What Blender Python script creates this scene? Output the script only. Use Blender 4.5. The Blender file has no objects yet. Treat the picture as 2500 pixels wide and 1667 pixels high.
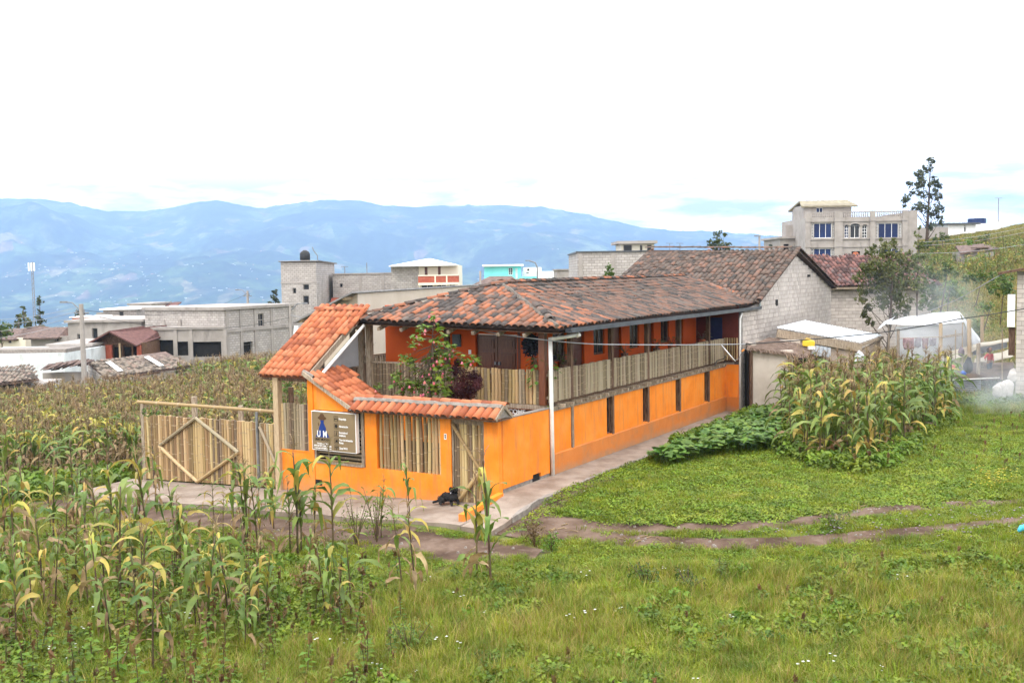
import bpy, math, random
import numpy as np
from mathutils import Matrix, Vector, noise as mnoise
random.seed(7); np.random.seed(7)
R = math.radians
sc = bpy.context.scene
COL = sc.collection
# ------------------------------------------------------------------ camera
H = 6.0
FPX, PITCH, ROLL, PSI = 2464.02, 0.066901, 0.0158019, 0.543171
CX, CY = 1250.0, 833.5
cam_d = bpy.data.cameras.new('camera'); cam = bpy.data.objects.new('camera', cam_d); COL.objects.link(cam)
cam_d.sensor_width = 36.0; cam_d.lens = FPX / 2500 * 36.0
cam_d.clip_start = 0.3; cam_d.clip_end = 30000
_c, _s, _cp, _sp = math.cos(ROLL), math.sin(ROLL), math.cos(PITCH), math.sin(PITCH)
_r = Vector((_c, -_sp * _s, -_cp * _s)); _u = -Vector((-_s, -_sp * _c, -_cp * _c)); _f = Vector((0, _cp, -_sp))
cam.matrix_world = Matrix(((_r.x, _u.x, -_f.x, 0), (_r.y, _u.y, -_f.y, 0), (_r.z, _u.z, -_f.z, H), (0, 0, 0, 1)))
sc.camera = cam
# ------------------------------------------------------------------ world: bright overcast sky over a clear-sky model
SUN_EL, SUN_AZ = R(52), R(205)          # azimuth clockwise from +Y
wd = bpy.data.worlds.new('World'); sc.world = wd; wd.use_nodes = True
nt = wd.node_tree; nt.nodes.clear()
def N(t, **k):
    n = nt.nodes.new(t)
    for a, b in k.items(): setattr(n, a, b)
    return n
out = N('ShaderNodeOutputWorld'); bg = N('ShaderNodeBackground'); bg.inputs['Strength'].default_value = 0.1
sky = N('ShaderNodeTexSky', sky_type='NISHITA', sun_disc=False, sun_elevation=SUN_EL, sun_rotation=SUN_AZ, altitude=2600)
tc = N('ShaderNodeTexCoord'); sep = N('ShaderNodeSeparateXYZ'); nt.links.new(tc.outputs['Generated'], sep.inputs[0])
mp = N('ShaderNodeMapping'); mp.inputs['Scale'].default_value = (5.0, 5.0, 26.0); nt.links.new(tc.outputs['Generated'], mp.inputs[0])
nz = N('ShaderNodeTexNoise'); nz.inputs['Scale'].default_value = 1.0; nz.inputs['Detail'].default_value = 7; nz.inputs['Roughness'].default_value = .55
nt.links.new(mp.outputs[0], nz.inputs['Vector'])
# thin blue-grey breaks in the deck low over the ridge; solid white higher up
r1 = N('ShaderNodeValToRGB'); r1.color_ramp.elements[0].position = .38; r1.color_ramp.elements[1].position = .60
nt.links.new(nz.outputs['Fac'], r1.inputs[0])
hr = N('ShaderNodeMapRange'); hr.inputs['From Min'].default_value = 0.075; hr.inputs['From Max'].default_value = 0.15
nt.links.new(sep.outputs['Z'], hr.inputs['Value'])
mx = N('ShaderNodeMath', operation='MAXIMUM'); nt.links.new(r1.outputs[0], mx.inputs[0]); nt.links.new(hr.outputs[0], mx.inputs[1])
cl = N('ShaderNodeMix', data_type='RGBA'); cl.inputs[6].default_value = (5.6, 5.2, 4.9, 1); cl.inputs[7].default_value = (33.0, 33.2, 33.6, 1)
nt.links.new(mx.outputs[0], cl.inputs[0])
mix = N('ShaderNodeMix', data_type='RGBA'); mix.inputs[0].default_value = 0.93
nt.links.new(sky.outputs[0], mix.inputs[6]); nt.links.new(cl.outputs[2], mix.inputs[7])
lowb = N('ShaderNodeMapRange'); lowb.interpolation_type = 'SMOOTHSTEP'; lowb.inputs['From Min'].default_value = .10; lowb.inputs['From Max'].default_value = .22; lowb.inputs['To Min'].default_value = 1.55; lowb.inputs['To Max'].default_value = .72
nt.links.new(sep.outputs['Z'], lowb.inputs['Value']); sca = N('ShaderNodeVectorMath', operation='SCALE'); nt.links.new(mix.outputs[2], sca.inputs[0]); zen = N('ShaderNodeMapRange'); zen.inputs['From Min'].default_value = .2; zen.inputs['From Max'].default_value = 1.0; zen.inputs['To Min'].default_value = 0.0; zen.inputs['To Max'].default_value = .75; nt.links.new(sep.outputs['Z'], zen.inputs['Value'])
lsum = N('ShaderNodeMath', operation='ADD'); nt.links.new(lowb.outputs[0], lsum.inputs[0]); nt.links.new(zen.outputs[0], lsum.inputs[1]); nt.links.new(lsum.outputs[0], sca.inputs['Scale'])
nt.links.new(sca.outputs[0], bg.inputs['Color']); nt.links.new(bg.outputs[0], out.inputs['Surface'])
# soft sun through the cloud deck
sd = bpy.data.lights.new('sun', 'SUN'); sd.energy = 1.5; sd.angle = R(10); sd.color = (1, .95, .87)
sun = bpy.data.objects.new('sun', sd); COL.objects.link(sun)
_d = Vector((math.sin(SUN_AZ) * math.cos(SUN_EL), math.cos(SUN_AZ) * math.cos(SUN_EL), math.sin(SUN_EL)))
sun.rotation_euler = _d.to_track_quat('Z', 'Y').to_euler()
sc.view_settings.view_transform = 'Standard'; sc.view_settings.look = 'None'
sc.view_settings.exposure = 0.0; sc.view_settings.gamma = 1.0; sc.view_settings.use_curve_mapping = False
sc.render.engine = 'CYCLES'
sc.cycles.max_bounces = 6; sc.cycles.diffuse_bounces = 3; sc.cycles.glossy_bounces = 2; sc.cycles.transmission_bounces = 4
sc.cycles.transparent_max_bounces = 8; sc.cycles.volume_bounces = 1; sc.cycles.volume_step_rate = 2.0; sc.cycles.volume_max_steps = 64
sc.cycles.use_denoising = True; sc.cycles.sample_clamp_indirect = 6
# ------------------------------------------------------------------ picture <-> place
CAM = np.array([0, 0, H])
def ray(x, y):
    vx, vy = (x - CX) / FPX, (y - CY) / FPX
    X, Y = vx * _c - vy * _s, vx * _s + vy * _c
    return np.array([X, _cp - _sp * Y, -_sp - _cp * Y])
def dp(x, y, Y):
    d = ray(x, y); return Vector(CAM + d * (Y / d[1]))
U = np.array([math.sin(PSI), math.cos(PSI), 0]); W = np.array([-math.cos(PSI), math.sin(PSI), 0])
G0 = np.array([1.08104402, 29.6575072, 0.0])
HF = Matrix.Translation(G0.tolist()) @ Matrix.Rotation(math.pi / 2 - PSI, 4, 'Z')     # house frame: a along the long wall, b to the left along the front
def ab(x, y):
    dx, dy = x - G0[0], y - G0[1]; return dx * U[0] + dy * U[1], dx * W[0] + dy * W[1]
def hw(a, b, z=0.0): return Vector(G0 + U * a + W * b + np.array([0, 0, z]))
def S(t, a, b):
    t = np.clip((np.asarray(t, float) - a) / (b - a), 0, 1); return t * t * (3 - 2 * t)
def gz(x, y):
    x = np.asarray(x, float); y = np.asarray(y, float); a, b = ab(x, y)
    z = -0.46 + .42 * S(a, -5.4, -1.5) * (1 - S(b, -.6, .1)) - .06 * S(-a, 5.4, 9)
    z = z - 0.045 * np.clip(b - .5, 0, 42)
    z = z + 0.012 * np.clip(-b - 2, 0, 40)
    z = z - .03 * np.clip(y - 62, 0, 90) * (1 - S(x, 5, 30))
    t = np.clip(13.5 - y, 0, 40); z = z + .34 * t * t / (t + 2.0)
    q = y + .6 * (x - .467 * y)
    hill = np.interp(q, [40, 50, 60, 85, 130, 160, 230], [0, .3, .85, 1.85, 9.9, 12.2, 15])
    z = z + hill * S(x / np.maximum(y, 1), .16, .38) * S(y, 36, 52)
    z = z + .05 * np.sin(x * .9 + 1.3 * np.sin(y * .33)) * np.sin(y * .7 + x * .21) * S(y, 8, 20) * (1 - .6 * S(y, 25, 30) * (1 - S(np.abs(x), 8, 14)))
    return z
def gp(px, py):
    d = ray(px, py); t = 8.0
    while t < 400:
        p = CAM + d * t
        if p[2] <= gz(p[0], p[1]): break
        t += .05 if t < 90 else .4
    return Vector((p[0], p[1], float(gz(p[0], p[1]))))
# ------------------------------------------------------------------ objects
MW = {}
def tag(o, label=None, cat=None, group=None, kind=None):
    for k, v in (('label', label), ('category', cat), ('group', group), ('kind', kind)):
        if v is not None: o[k] = v
    return o
def thing(name, label, cat, M=None, group=None):
    o = bpy.data.objects.new(name, None); COL.objects.link(o); o.empty_display_size = .3
    M = M.copy() if isinstance(M, Matrix) else Matrix.Translation(M or (0, 0, 0))
    o.matrix_world = M; MW[o.name] = M
    return tag(o, label, cat, group)
def link(o, parent, M):
    COL.objects.link(o)
    MW[o.name] = M.copy()
    if parent is not None:
        o.parent = parent; o.matrix_basis = MW[parent.name].inverted() @ M
    else: o.matrix_world = M
    return o
def inst(name, mesh, M, parent):
    return link(bpy.data.objects.new(name, mesh), parent, M)
class MB:
    def __init__(s): s.v = []; s.f = []; s.m = []; s.r = []
    def add(s, vs, fs, mi=0, r=None):
        k = len(s.v); s.v.extend([tuple(p) for p in vs])
        for f in fs: s.f.append(tuple(i + k for i in f)); s.m.append(mi); s.r.append(r if r is not None else .5)
        return s
    def hexa(s, p, mi=0, r=None):           # 8 points: bottom 4 then top 4, counter-clockwise
        return s.add(p, [(3, 2, 1, 0), (4, 5, 6, 7), (0, 1, 5, 4), (1, 2, 6, 5), (2, 3, 7, 6), (3, 0, 4, 7)], mi, r)
    def box(s, x0, x1, y0, y1, z0, z1, mi=0, r=None):
        return s.hexa([(x0, y0, z0), (x1, y0, z0), (x1, y1, z0), (x0, y1, z0), (x0, y0, z1), (x1, y0, z1), (x1, y1, z1), (x0, y1, z1)], mi, r)
    def beam(s, p, q, w, h, mi=0, up=(0, 0, 1)):
        p, q = Vector(p), Vector(q); d = (q - p).normalized(); u = Vector(up)
        if abs(d.dot(u)) > .98: u = Vector((1, 0, 0))
        x = d.cross(u).normalized() * (w / 2); y = x.cross(d).normalized() * (h / 2)
        return s.hexa([p - x - y, p + x - y, q + x - y, q - x - y, p - x + y, p + x + y, q + x + y, q - x + y], mi)
    def tube(s, pts, rad, n=6, mi=0, cap=True, r=None):
        pts = [Vector(p) for p in pts]; k = len(pts)
        if not hasattr(rad, '__len__'): rad = [rad] * k
        vs = []; ref = None
        for i, p in enumerate(pts):
            d = (pts[min(i + 1, k - 1)] - pts[max(i - 1, 0)])
            d = d.normalized() if d.length > 1e-9 else Vector((0, 0, 1))
            if ref is None: ref = Vector((1, 0, 0)) if abs(d.x) < .8 else Vector((0, 1, 0))
            x = (ref - d * ref.dot(d)).normalized(); y = d.cross(x); ref = x
            for j in range(n):
                t = 2 * math.pi * j / n; vs.append(p + (x * math.cos(t) + y * math.sin(t)) * rad[i])
        fs = [(i * n + j, i * n + (j + 1) % n, (i + 1) * n + (j + 1) % n, (i + 1) * n + j) for i in range(k - 1) for j in range(n)]
        if cap: fs += [tuple(range(n))[::-1], tuple((k - 1) * n + j for j in range(n))]
        return s.add(vs, fs, mi, r)
    def prism(s, poly, lo, hi, axis='y', mi=0):    # extrude a 2-D polygon
        n = len(poly)
        def P(a, b, t): return {'y': (a, t, b), 'x': (t, a, b), 'z': (a, b, t)}[axis]
        vs = [P(a, b, lo) for a, b in poly] + [P(a, b, hi) for a, b in poly]
        fs = [tuple(range(n)), tuple(range(2 * n - 1, n - 1, -1))] + [(i, i + n, (i + 1) % n + n, (i + 1) % n) for i in range(n)]
        return s.add(vs, fs, mi)
    def slab(s, quad, t, mi=0, r=None):            # quad given by its four top corners, thickened downwards
        q = [Vector(p) for p in quad]; n = (q[1] - q[0]).cross(q[3] - q[0]).normalized()
        if n.z < 0: q = q[::-1]; n = -n
        return s.hexa([p - n * t for p in q] + q, mi, r)
    def mesh(s, name, mats, F=None, smooth=False):
        me = bpy.data.meshes.new(name)
        vs = s.v if F is None else [tuple(F @ Vector(p)) for p in s.v]
        me.from_pydata(vs, [], s.f)
        mats = mats if isinstance(mats, (list, tuple)) else [mats]
        for m in mats: me.materials.append(m)
        me.polygons.foreach_set('material_index', s.m)
        if smooth: me.polygons.foreach_set('use_smooth', [True] * len(s.f))
        if any(abs(x - .5) > 1e-6 for x in s.r):
            at = me.attributes.new('rnd', 'FLOAT', 'FACE'); at.data.foreach_set('value', s.r)
        me.update(); return me
    def build(s, name, mats, parent=None, F=None, smooth=False, fix=True):
        """verts are in frame F (world when None); the object keeps F as its matrix, or its parent's"""
        F = F or Matrix.Identity(4)
        if parent is not None:
            Mo = MW[parent.name]; me = s.mesh(name, mats, Mo.inverted() @ F, smooth)
        else: Mo = F; me = s.mesh(name, mats, None, smooth)
        if fix:
            import bmesh
            bm = bmesh.new(); bm.from_mesh(me); bmesh.ops.recalc_face_normals(bm, faces=bm.faces); bm.to_mesh(me); bm.free()
        return link(bpy.data.objects.new(name, me), parent, Mo)
# ------------------------------------------------------------------ materials
def pmat(name, cols, scale=3.0, detail=6.0, rough=.85, bump=0.15, bscale=25.0, rand=0.0, spec=.25, metal=0.0, trans=0.0, stretch=(1, 1, 1), coord='W',
         attr=False, lo=.35, hi=.65, rough_noise=.6, hue=0.0, stain=None, brick=None, splash=None, spread=False):
    m = bpy.data.materials.new(name); m.use_nodes = True; t = m.node_tree; t.nodes.clear(); L = t.links.new
    def n(ty, **k):
        o = t.nodes.new(ty)
        for a, b in k.items(): setattr(o, a, b)
        return o
    o = n('ShaderNodeOutputMaterial'); b = n('ShaderNodeBsdfPrincipled')
    b.inputs['Roughness'].default_value = rough; b.inputs['Specular IOR Level'].default_value = spec; b.inputs['Metallic'].default_value = metal
    if coord == 'W': v = n('ShaderNodeNewGeometry').outputs['Position']
    else: v = n('ShaderNodeTexCoord').outputs['Object']
    mpn = n('ShaderNodeMapping'); mpn.inputs['Scale'].default_value = stretch; L(v, mpn.inputs[0]); vec = mpn.outputs[0]
    nz = n('ShaderNodeTexNoise'); nz.inputs['Scale'].default_value = scale; nz.inputs['Detail'].default_value = detail; nz.inputs['Roughness'].default_value = rough_noise; L(vec, nz.inputs['Vector'])
    rp = n('ShaderNodeValToRGB'); e = rp.color_ramp.elements
    k = len(cols)
    for i, c in enumerate(cols):
        pos = lo + (hi - lo) * i / max(k - 1, 1)
        if i < 2: el = e[i]; el.position = pos
        else: el = e.new(pos)
        el.color = tuple(c) + (1,)
    if k == 1: e[1].color = tuple(cols[0]) + (1,)
    fac = nz.outputs['Fac']
    if rand or hue or spread:
        if attr:
            a = n('ShaderNodeAttribute', attribute_name='rnd'); rv = a.outputs['Fac']
        else: rv = n('ShaderNodeObjectInfo').outputs['Random']
    if spread:           # the piece's own random number picks its colour, the noise only nudges it
        m1 = n('ShaderNodeMath', operation='MULTIPLY_ADD'); m1.inputs[1].default_value = .35; L(nz.outputs['Fac'], m1.inputs[0])
        m2 = n('ShaderNodeMath', operation='MULTIPLY_ADD'); m2.inputs[1].default_value = .8; m2.inputs[2].default_value = -.075; L(rv, m2.inputs[0]); L(m2.outputs[0], m1.inputs[2]); fac = m1.outputs[0]
    L(fac, rp.inputs[0]); col = rp.outputs[0]
    if rand:
        hs = n('ShaderNodeHueSaturation')
        mr = n('ShaderNodeMapRange'); mr.inputs['To Min'].default_value = 1 - rand; mr.inputs['To Max'].default_value = 1 + rand; L(rv, mr.inputs['Value']); L(mr.outputs[0], hs.inputs['Value'])
        if hue:
            w = n('ShaderNodeTexWhiteNoise', noise_dimensions='1D'); L(rv, w.inputs['W'])
            m2 = n('ShaderNodeMapRange'); m2.inputs['To Min'].default_value = .5 - hue; m2.inputs['To Max'].default_value = .5 + hue; L(w.outputs['Value'], m2.inputs['Value']); L(m2.outputs[0], hs.inputs['Hue'])
        L(col, hs.inputs['Color']); col = hs.outputs[0]
    if stain:            # (colour, scale, amount low, high, stretch)
        sm = n('ShaderNodeMapping'); sm.inputs['Scale'].default_value = stain[4] if len(stain) > 4 else (1, 1, 1); L(v, sm.inputs[0])
        sn = n('ShaderNodeTexNoise'); sn.inputs['Scale'].default_value = stain[1]; sn.inputs['Detail'].default_value = 7; sn.inputs['Roughness'].default_value = .65; L(sm.outputs[0], sn.inputs['Vector'])
        sr = n('ShaderNodeMapRange'); sr.inputs['From Min'].default_value = stain[2]; sr.inputs['From Max'].default_value = stain[3]; L(sn.outputs['Fac'], sr.inputs['Value'])
        sx = n('ShaderNodeMix', data_type='RGBA'); L(sr.outputs[0], sx.inputs[0]); L(col, sx.inputs[6]); sx.inputs[7].default_value = tuple(stain[0]) + (1,); col = sx.outputs[2]
    if splash:           # mud thrown up a wall: (colour, z where it is densest, z where it ends)
        pz = n('ShaderNodeSeparateXYZ'); L(n('ShaderNodeNewGeometry').outputs['Position'], pz.inputs[0])
        pr_ = n('ShaderNodeMapRange'); pr_.inputs['From Min'].default_value = splash[2]; pr_.inputs['From Max'].default_value = splash[1]; L(pz.outputs['Z'], pr_.inputs['Value'])
        pn = n('ShaderNodeTexNoise'); pn.inputs['Scale'].default_value = 3.5; pn.inputs['Detail'].default_value = 8; pn.inputs['Roughness'].default_value = .7; L(v, pn.inputs['Vector'])
        pm = n('ShaderNodeMath', operation='MULTIPLY'); L(pr_.outputs[0], pm.inputs[0]); L(pn.outputs['Fac'], pm.inputs[1])
        pq = n('ShaderNodeMapRange'); pq.inputs['From Min'].default_value = .16; pq.inputs['From Max'].default_value = .62; L(pm.outputs[0], pq.inputs['Value'])
        px_ = n('ShaderNodeMix', data_type='RGBA'); L(pq.outputs[0], px_.inputs[0]); L(col, px_.inputs[6]); px_.inputs[7].default_value = tuple(splash[0]) + (1,); col = px_.outputs[2]
    hgt = None
    if brick:            # (width, height, mortar colour, mortar size) on object coordinates x+y, z
        tcn = n('ShaderNodeTexCoord'); sx = n('ShaderNodeSeparateXYZ'); L(tcn.outputs['Object'], sx.inputs[0])
        ad = n('ShaderNodeMath', operation='ADD'); L(sx.outputs['X'], ad.inputs[0]); L(sx.outputs['Y'], ad.inputs[1])
        cb = n('ShaderNodeCombineXYZ'); L(ad.outputs[0], cb.inputs['X']); L(sx.outputs['Z'], cb.inputs['Y'])
        bt = n('ShaderNodeTexBrick'); bt.inputs['Scale'].default_value = 1; bt.inputs['Brick Width'].default_value = brick[0]; bt.inputs['Row Height'].default_value = brick[1]
        bt.inputs['Mortar Size'].default_value = brick[3]; bt.inputs['Color1'].default_value = (1, 1, 1, 1); bt.inputs['Color2'].default_value = (.78, .78, .78, 1); bt.inputs['Mortar'].default_value = tuple(brick[2]) + (1,)
        L(cb.outputs[0], bt.inputs['Vector'])
        bx = n('ShaderNodeMix', data_type='RGBA', blend_type='MULTIPLY'); bx.inputs[0].default_value = 1; L(col, bx.inputs[6]); L(bt.outputs['Color'], bx.inputs[7]); col = bx.outputs[2]
        iv = n('ShaderNodeMath', operation='SUBTRACT'); iv.inputs[0].default_value = 1; L(bt.outputs['Fac'], iv.inputs[1]); hgt = iv.outputs[0]
    L(col, b.inputs['Base Color'])
    if bump:
        bn = n('ShaderNodeTexNoise'); bn.inputs['Scale'].default_value = bscale; bn.inputs['Detail'].default_value = 6; L(vec, bn.inputs['Vector'])
        bp = n('ShaderNodeBump'); bp.inputs['Strength'].default_value = bump; bp.inputs['Distance'].default_value = .02
        L(bn.outputs['Fac'], bp.inputs['Height'])
        last = bp
        if hgt is not None:
            b2 = n('ShaderNodeBump'); b2.inputs['Strength'].default_value = .8; b2.inputs['Distance'].default_value = .012; L(hgt, b2.inputs['Height']); L(bp.outputs[0], b2.inputs['Normal']); last = b2
        L(last.outputs[0], b.inputs['Normal'])
    if trans:
        tr = n('ShaderNodeBsdfTranslucent'); L(col, tr.inputs['Color']); ms = n('ShaderNodeMixShader'); ms.inputs[0].default_value = trans
        L(b.outputs[0], ms.inputs[1]); L(tr.outputs[0], ms.inputs[2]); L(ms.outputs[0], o.inputs['Surface'])
    else: L(b.outputs[0], o.inputs['Surface'])
    return m
MT = {}
MT['orange'] = pmat('orange_paint', [(.74, .195, .010), (.80, .225, .016), (.79, .26, .035)], 1.4, rough=.8, bump=.25, bscale=18, stain=((.50, .17, .05), 2.6, .50, .78, (2.4, 2.4, .25)), splash=((.40, .22, .10), -.62, .22))
MT['plinth'] = pmat('plinth_paint', [(.52, .16, .03), (.58, .19, .04)], 2.0, rough=.85, bump=.25, bscale=18, stain=((.34, .17, .075), 1.6, .50, .80), splash=((.30, .20, .12), -.05, .42))
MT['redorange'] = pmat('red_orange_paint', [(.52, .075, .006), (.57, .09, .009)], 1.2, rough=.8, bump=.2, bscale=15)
MT['wood_dark'] = pmat('dark_timber', [(.055, .026, .014), (.12, .065, .038), (.17, .105, .065)], 6, stretch=(4, 4, .6), rough=.75, bump=.4, bscale=30, rand=.25)
MT['wood_red'] = pmat('varnished_timber', [(.085, .022, .008), (.15, .045, .016)], 5, stretch=(5, 5, .6), rough=.4, spec=.5, bump=.1, rand=.15)
MT['wood_grey'] = pmat('weathered_timber', [(.17, .125, .085), (.30, .23, .165), (.40, .33, .25)], 7, stretch=(5, 5, .7), rough=.85, bump=.4, bscale=40, rand=.22)
MT['wood_tan'] = pmat('pale_timber', [(.33, .235, .14), (.47, .35, .22)], 7, stretch=(5, 5, .7), rough=.8, bump=.3, bscale=40, rand=.15)
MT['bamboo'] = pmat('split_bamboo', [(.235, .15, .07), (.32, .21, .095), (.39, .265, .125), (.44, .32, .165)], 2.5, stretch=(4, 4, .5), rough=.6, spec=.35, bump=.15, rand=.16, hue=.012, spread=True, lo=.2, hi=.85)
MT['bamboo_old'] = pmat('grey_bamboo', [(.15, .105, .066), (.21, .155, .098), (.26, .20, .13), (.31, .255, .18)], 3, stretch=(4, 4, .5), rough=.7, bump=.2, rand=.15, hue=.012, spread=True, lo=.2, hi=.85)
MT['node'] = pmat('bamboo_node', [(.30, .22, .13), (.42, .33, .21)], 5, rough=.8, bump=0)
TILE_OLD = [(.055, .046, .042), (.08, .063, .055), (.125, .075, .056), (.20, .082, .046), (.30, .105, .05), (.105, .087, .074)]
TILE_MIX = [(.042, .037, .034), (.070, .058, .050), (.10, .062, .047), (.115, .066, .047), (.15, .073, .047), (.09, .077, .066)]
TILE_BROWN = [(.055, .046, .039), (.092, .062, .047), (.115, .075, .056), (.085, .071, .06), (.15, .078, .053), (.07, .057, .048)]
LICH = ((.12, .11, .10), 11.0, .53, .74)
MT['tile_old'] = pmat('old_clay_tile', TILE_OLD, 6, rough=.9, bump=.4, bscale=40, rand=.12, spread=True, lo=.15, hi=.9, stain=LICH)
MT['tile_old_mass'] = pmat('old_clay_tile_mass', TILE_OLD, 6, rough=.9, bump=.4, bscale=40, rand=.12, spread=True, attr=True, lo=.15, hi=.9, stain=LICH)
MT['tile_mix'] = pmat('mixed_clay_tile', TILE_MIX, 6, rough=.92, bump=.4, bscale=40, rand=.15, spread=True, lo=.15, hi=.9, stain=LICH)
MT['tile_mix_mass'] = pmat('mixed_clay_tile_mass', TILE_MIX, 6, rough=.92, bump=.4, bscale=40, rand=.15, spread=True, attr=True, lo=.15, hi=.9, stain=LICH)
MT['tile_brown'] = pmat('weathered_clay_tile', TILE_BROWN, 6, rough=.92, bump=.4, bscale=40, rand=.2, spread=True, lo=.15, hi=.9, stain=LICH)
MT['tile_brown_mass'] = pmat('weathered_clay_tile_mass', TILE_BROWN, 6, rough=.92, bump=.4, bscale=40, rand=.2, spread=True, attr=True, lo=.15, hi=.9, stain=LICH)
MT['tile_new'] = pmat('new_clay_tile', [(.25, .07, .03), (.34, .096, .038), (.39, .118, .048), (.32, .125, .06)], 5, rough=.75, bump=.25, bscale=40, rand=.13, spread=True, lo=.2, hi=.85)
MT['pan'] = pmat('clay_pan', [(.13, .05, .03), (.24, .085, .045)], 6, rough=.9, bump=.3)
MT['pan_old'] = pmat('old_clay_pan', [(.045, .035, .03), (.10, .065, .05)], 6, rough=.95, bump=.3)
MT['mortar'] = pmat('lime_mortar', [(.17, .145, .125), (.27, .235, .205)], 8, rough=.95, bump=.5, bscale=30)
MT['hip_mortar'] = pmat('mossy_mortar', [(.085, .07, .058), (.16, .135, .11)], 8, rough=.95, bump=.6, bscale=30)
MT['concrete'] = pmat('concrete', [(.20, .15, .115), (.255, .20, .158), (.30, .245, .20)], 1.5, rough=.9, bump=.3, bscale=35, stain=((.15, .105, .075), .9, .48, .74))
MT['conc_wall'] = pmat('cement_render', [(.265, .235, .21), (.345, .31, .28)], .9, rough=.92, bump=.2, bscale=12, stain=((.15, .13, .12), 1.1, .56, .8, (1, 1, .35)))
MT['blockwork'] = pmat('block_wall', [(.38, .345, .315), (.47, .425, .39)], .8, rough=.93, bump=.2, bscale=14, coord='O', brick=(.42, .21, (.55, .54, .53), .018), stain=((.19, .165, .15), .8, .58, .84, (1, 1, .4)))
MT['block'] = pmat('concrete_block', [(.40, .35, .315), (.49, .435, .39)], 3, rough=.95, bump=.35, bscale=60, rand=.10)
MT['block_mass'] = pmat('concrete_block_mass', [(.40, .35, .315), (.49, .435, .39)], 3, rough=.95, bump=.35, bscale=60, rand=.10, attr=True)
MT['joint'] = pmat('mortar_joint', [(.20, .18, .16), (.30, .27, .25)], 5, rough=.95, bump=.3)
MT['pipe'] = pmat('white_pipe', [(.62, .60, .57), (.74, .72, .69)], 4, rough=.45, spec=.4, bump=0)
MT['gutter'] = pmat('gutter_metal', [(.035, .038, .044), (.075, .08, .088)], 2.5, rough=.4, spec=.5, bump=.05)
MT['glass'] = pmat('dark_glass', [(.012, .013, .016), (.02, .021, .024)], 2, rough=.15, spec=.3, bump=0)
MT['glass_blue'] = pmat('blue_glass', [(.008, .016, .06), (.014, .03, .10)], .5, rough=.2, spec=.2, bump=0)
MT['dark'] = pmat('dark_interior', [(.010, .009, .008), (.018, .016, .014)], 2, rough=.9, bump=0)
MT['white'] = pmat('white_paint', [(.72, .71, .69), (.80, .79, .77)], 2, rough=.6, bump=.05)
MT['steel'] = pmat('steel', [(.16, .16, .165), (.26, .26, .27)], 4, rough=.45, metal=.4, bump=.05)
MT['cable'] = pmat('cable_sheath', [(.02, .02, .02), (.03, .03, .03)], 4, rough=.6, bump=0)
MT['cable_grey'] = pmat('grey_cable', [(.24, .24, .25), (.34, .34, .35)], 4, rough=.5, bump=0)
# ------------------------------------------------------------------ land
def grid_mesh(name, X, Y, Z, mats, kind='structure', smooth=True):
    ny, nx = X.shape
    vs = np.stack([X, Y, Z], -1).reshape(-1, 3)
    i = np.arange(ny - 1)[:, None] * nx + np.arange(nx - 1)[None, :]
    fs = np.stack([i, i + 1, i + nx + 1, i + nx], -1).reshape(-1, 4)
    me = bpy.data.meshes.new(name); me.from_pydata(vs.tolist(), [], fs.tolist())
    for m in mats if isinstance(mats, list) else [mats]: me.materials.append(m)
    me.polygons.foreach_set('use_smooth', [smooth] * len(fs)); me.update()
    o = bpy.data.objects.new(name, me); link(o, None, Matrix.Identity(4)); o['kind'] = kind
    return o
def land_mat():
    m = bpy.data.materials.new('turf_soil'); m.use_nodes = True; t = m.node_tree; L = t.links.new; b = t.nodes['Principled BSDF']
    def n(ty, **k):
        o = t.nodes.new(ty)
        for a, c in k.items(): setattr(o, a, c)
        return o
    g = n('ShaderNodeNewGeometry')
    def nz(sc_, det=7, ro=.6):
        a = n('ShaderNodeTexNoise'); a.inputs['Scale'].default_value = sc_; a.inputs['Detail'].default_value = det; a.inputs['Roughness'].default_value = ro; L(g.outputs['Position'], a.inputs['Vector']); return a.outputs['Fac']
    r = n('ShaderNodeValToRGB'); e = r.color_ramp.elements
    e[0].position = .33; e[0].color = (.055, .062, .018, 1); e[1].position = .68; e[1].color = (.12, .13, .03, 1)
    x = e.new(.5); x.color = (.075, .105, .022, 1)
    L(nz(.55), r.inputs[0])
    r2 = n('ShaderNodeValToRGB'); r2.color_ramp.elements[0].position = .42; r2.color_ramp.elements[0].color = (.075, .05, .034, 1); r2.color_ramp.elements[1].position = .6; r2.color_ramp.elements[1].color = (.20, .17, .06, 1)
    L(nz(3.5), r2.inputs[0])
    mr = n('ShaderNodeMapRange'); mr.inputs['From Min'].default_value = .5; mr.inputs['From Max'].default_value = .62; L(nz(.16, 4), mr.inputs['Value'])
    mx = n('ShaderNodeMix', data_type='RGBA'); L(mr.outputs[0], mx.inputs[0]); L(r.outputs[0], mx.inputs[6]); L(r2.outputs[0], mx.inputs[7])
    L(mx.outputs[2], b.inputs['Base Color']); b.inputs['Roughness'].default_value = .95; b.inputs['Specular IOR Level'].default_value = .1
    bp = n('ShaderNodeBump'); bp.inputs['Strength'].default_value = .6; bp.inputs['Distance'].default_value = .06; L(nz(7), bp.inputs['Height']); L(bp.outputs[0], b.inputs['Normal'])
    return m
xs = np.concatenate([np.arange(-80, -22, 2.0), np.arange(-22, 30, .5), np.arange(30, 112, 2.0)])
ys = np.concatenate([np.arange(-14, 8, 2.0), np.arange(8, 52, .5), np.arange(52, 172, 2.0)])
X, Y = np.meshgrid(xs, ys)
ground = grid_mesh('ground', X, Y, gz(X, Y), land_mat())
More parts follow.
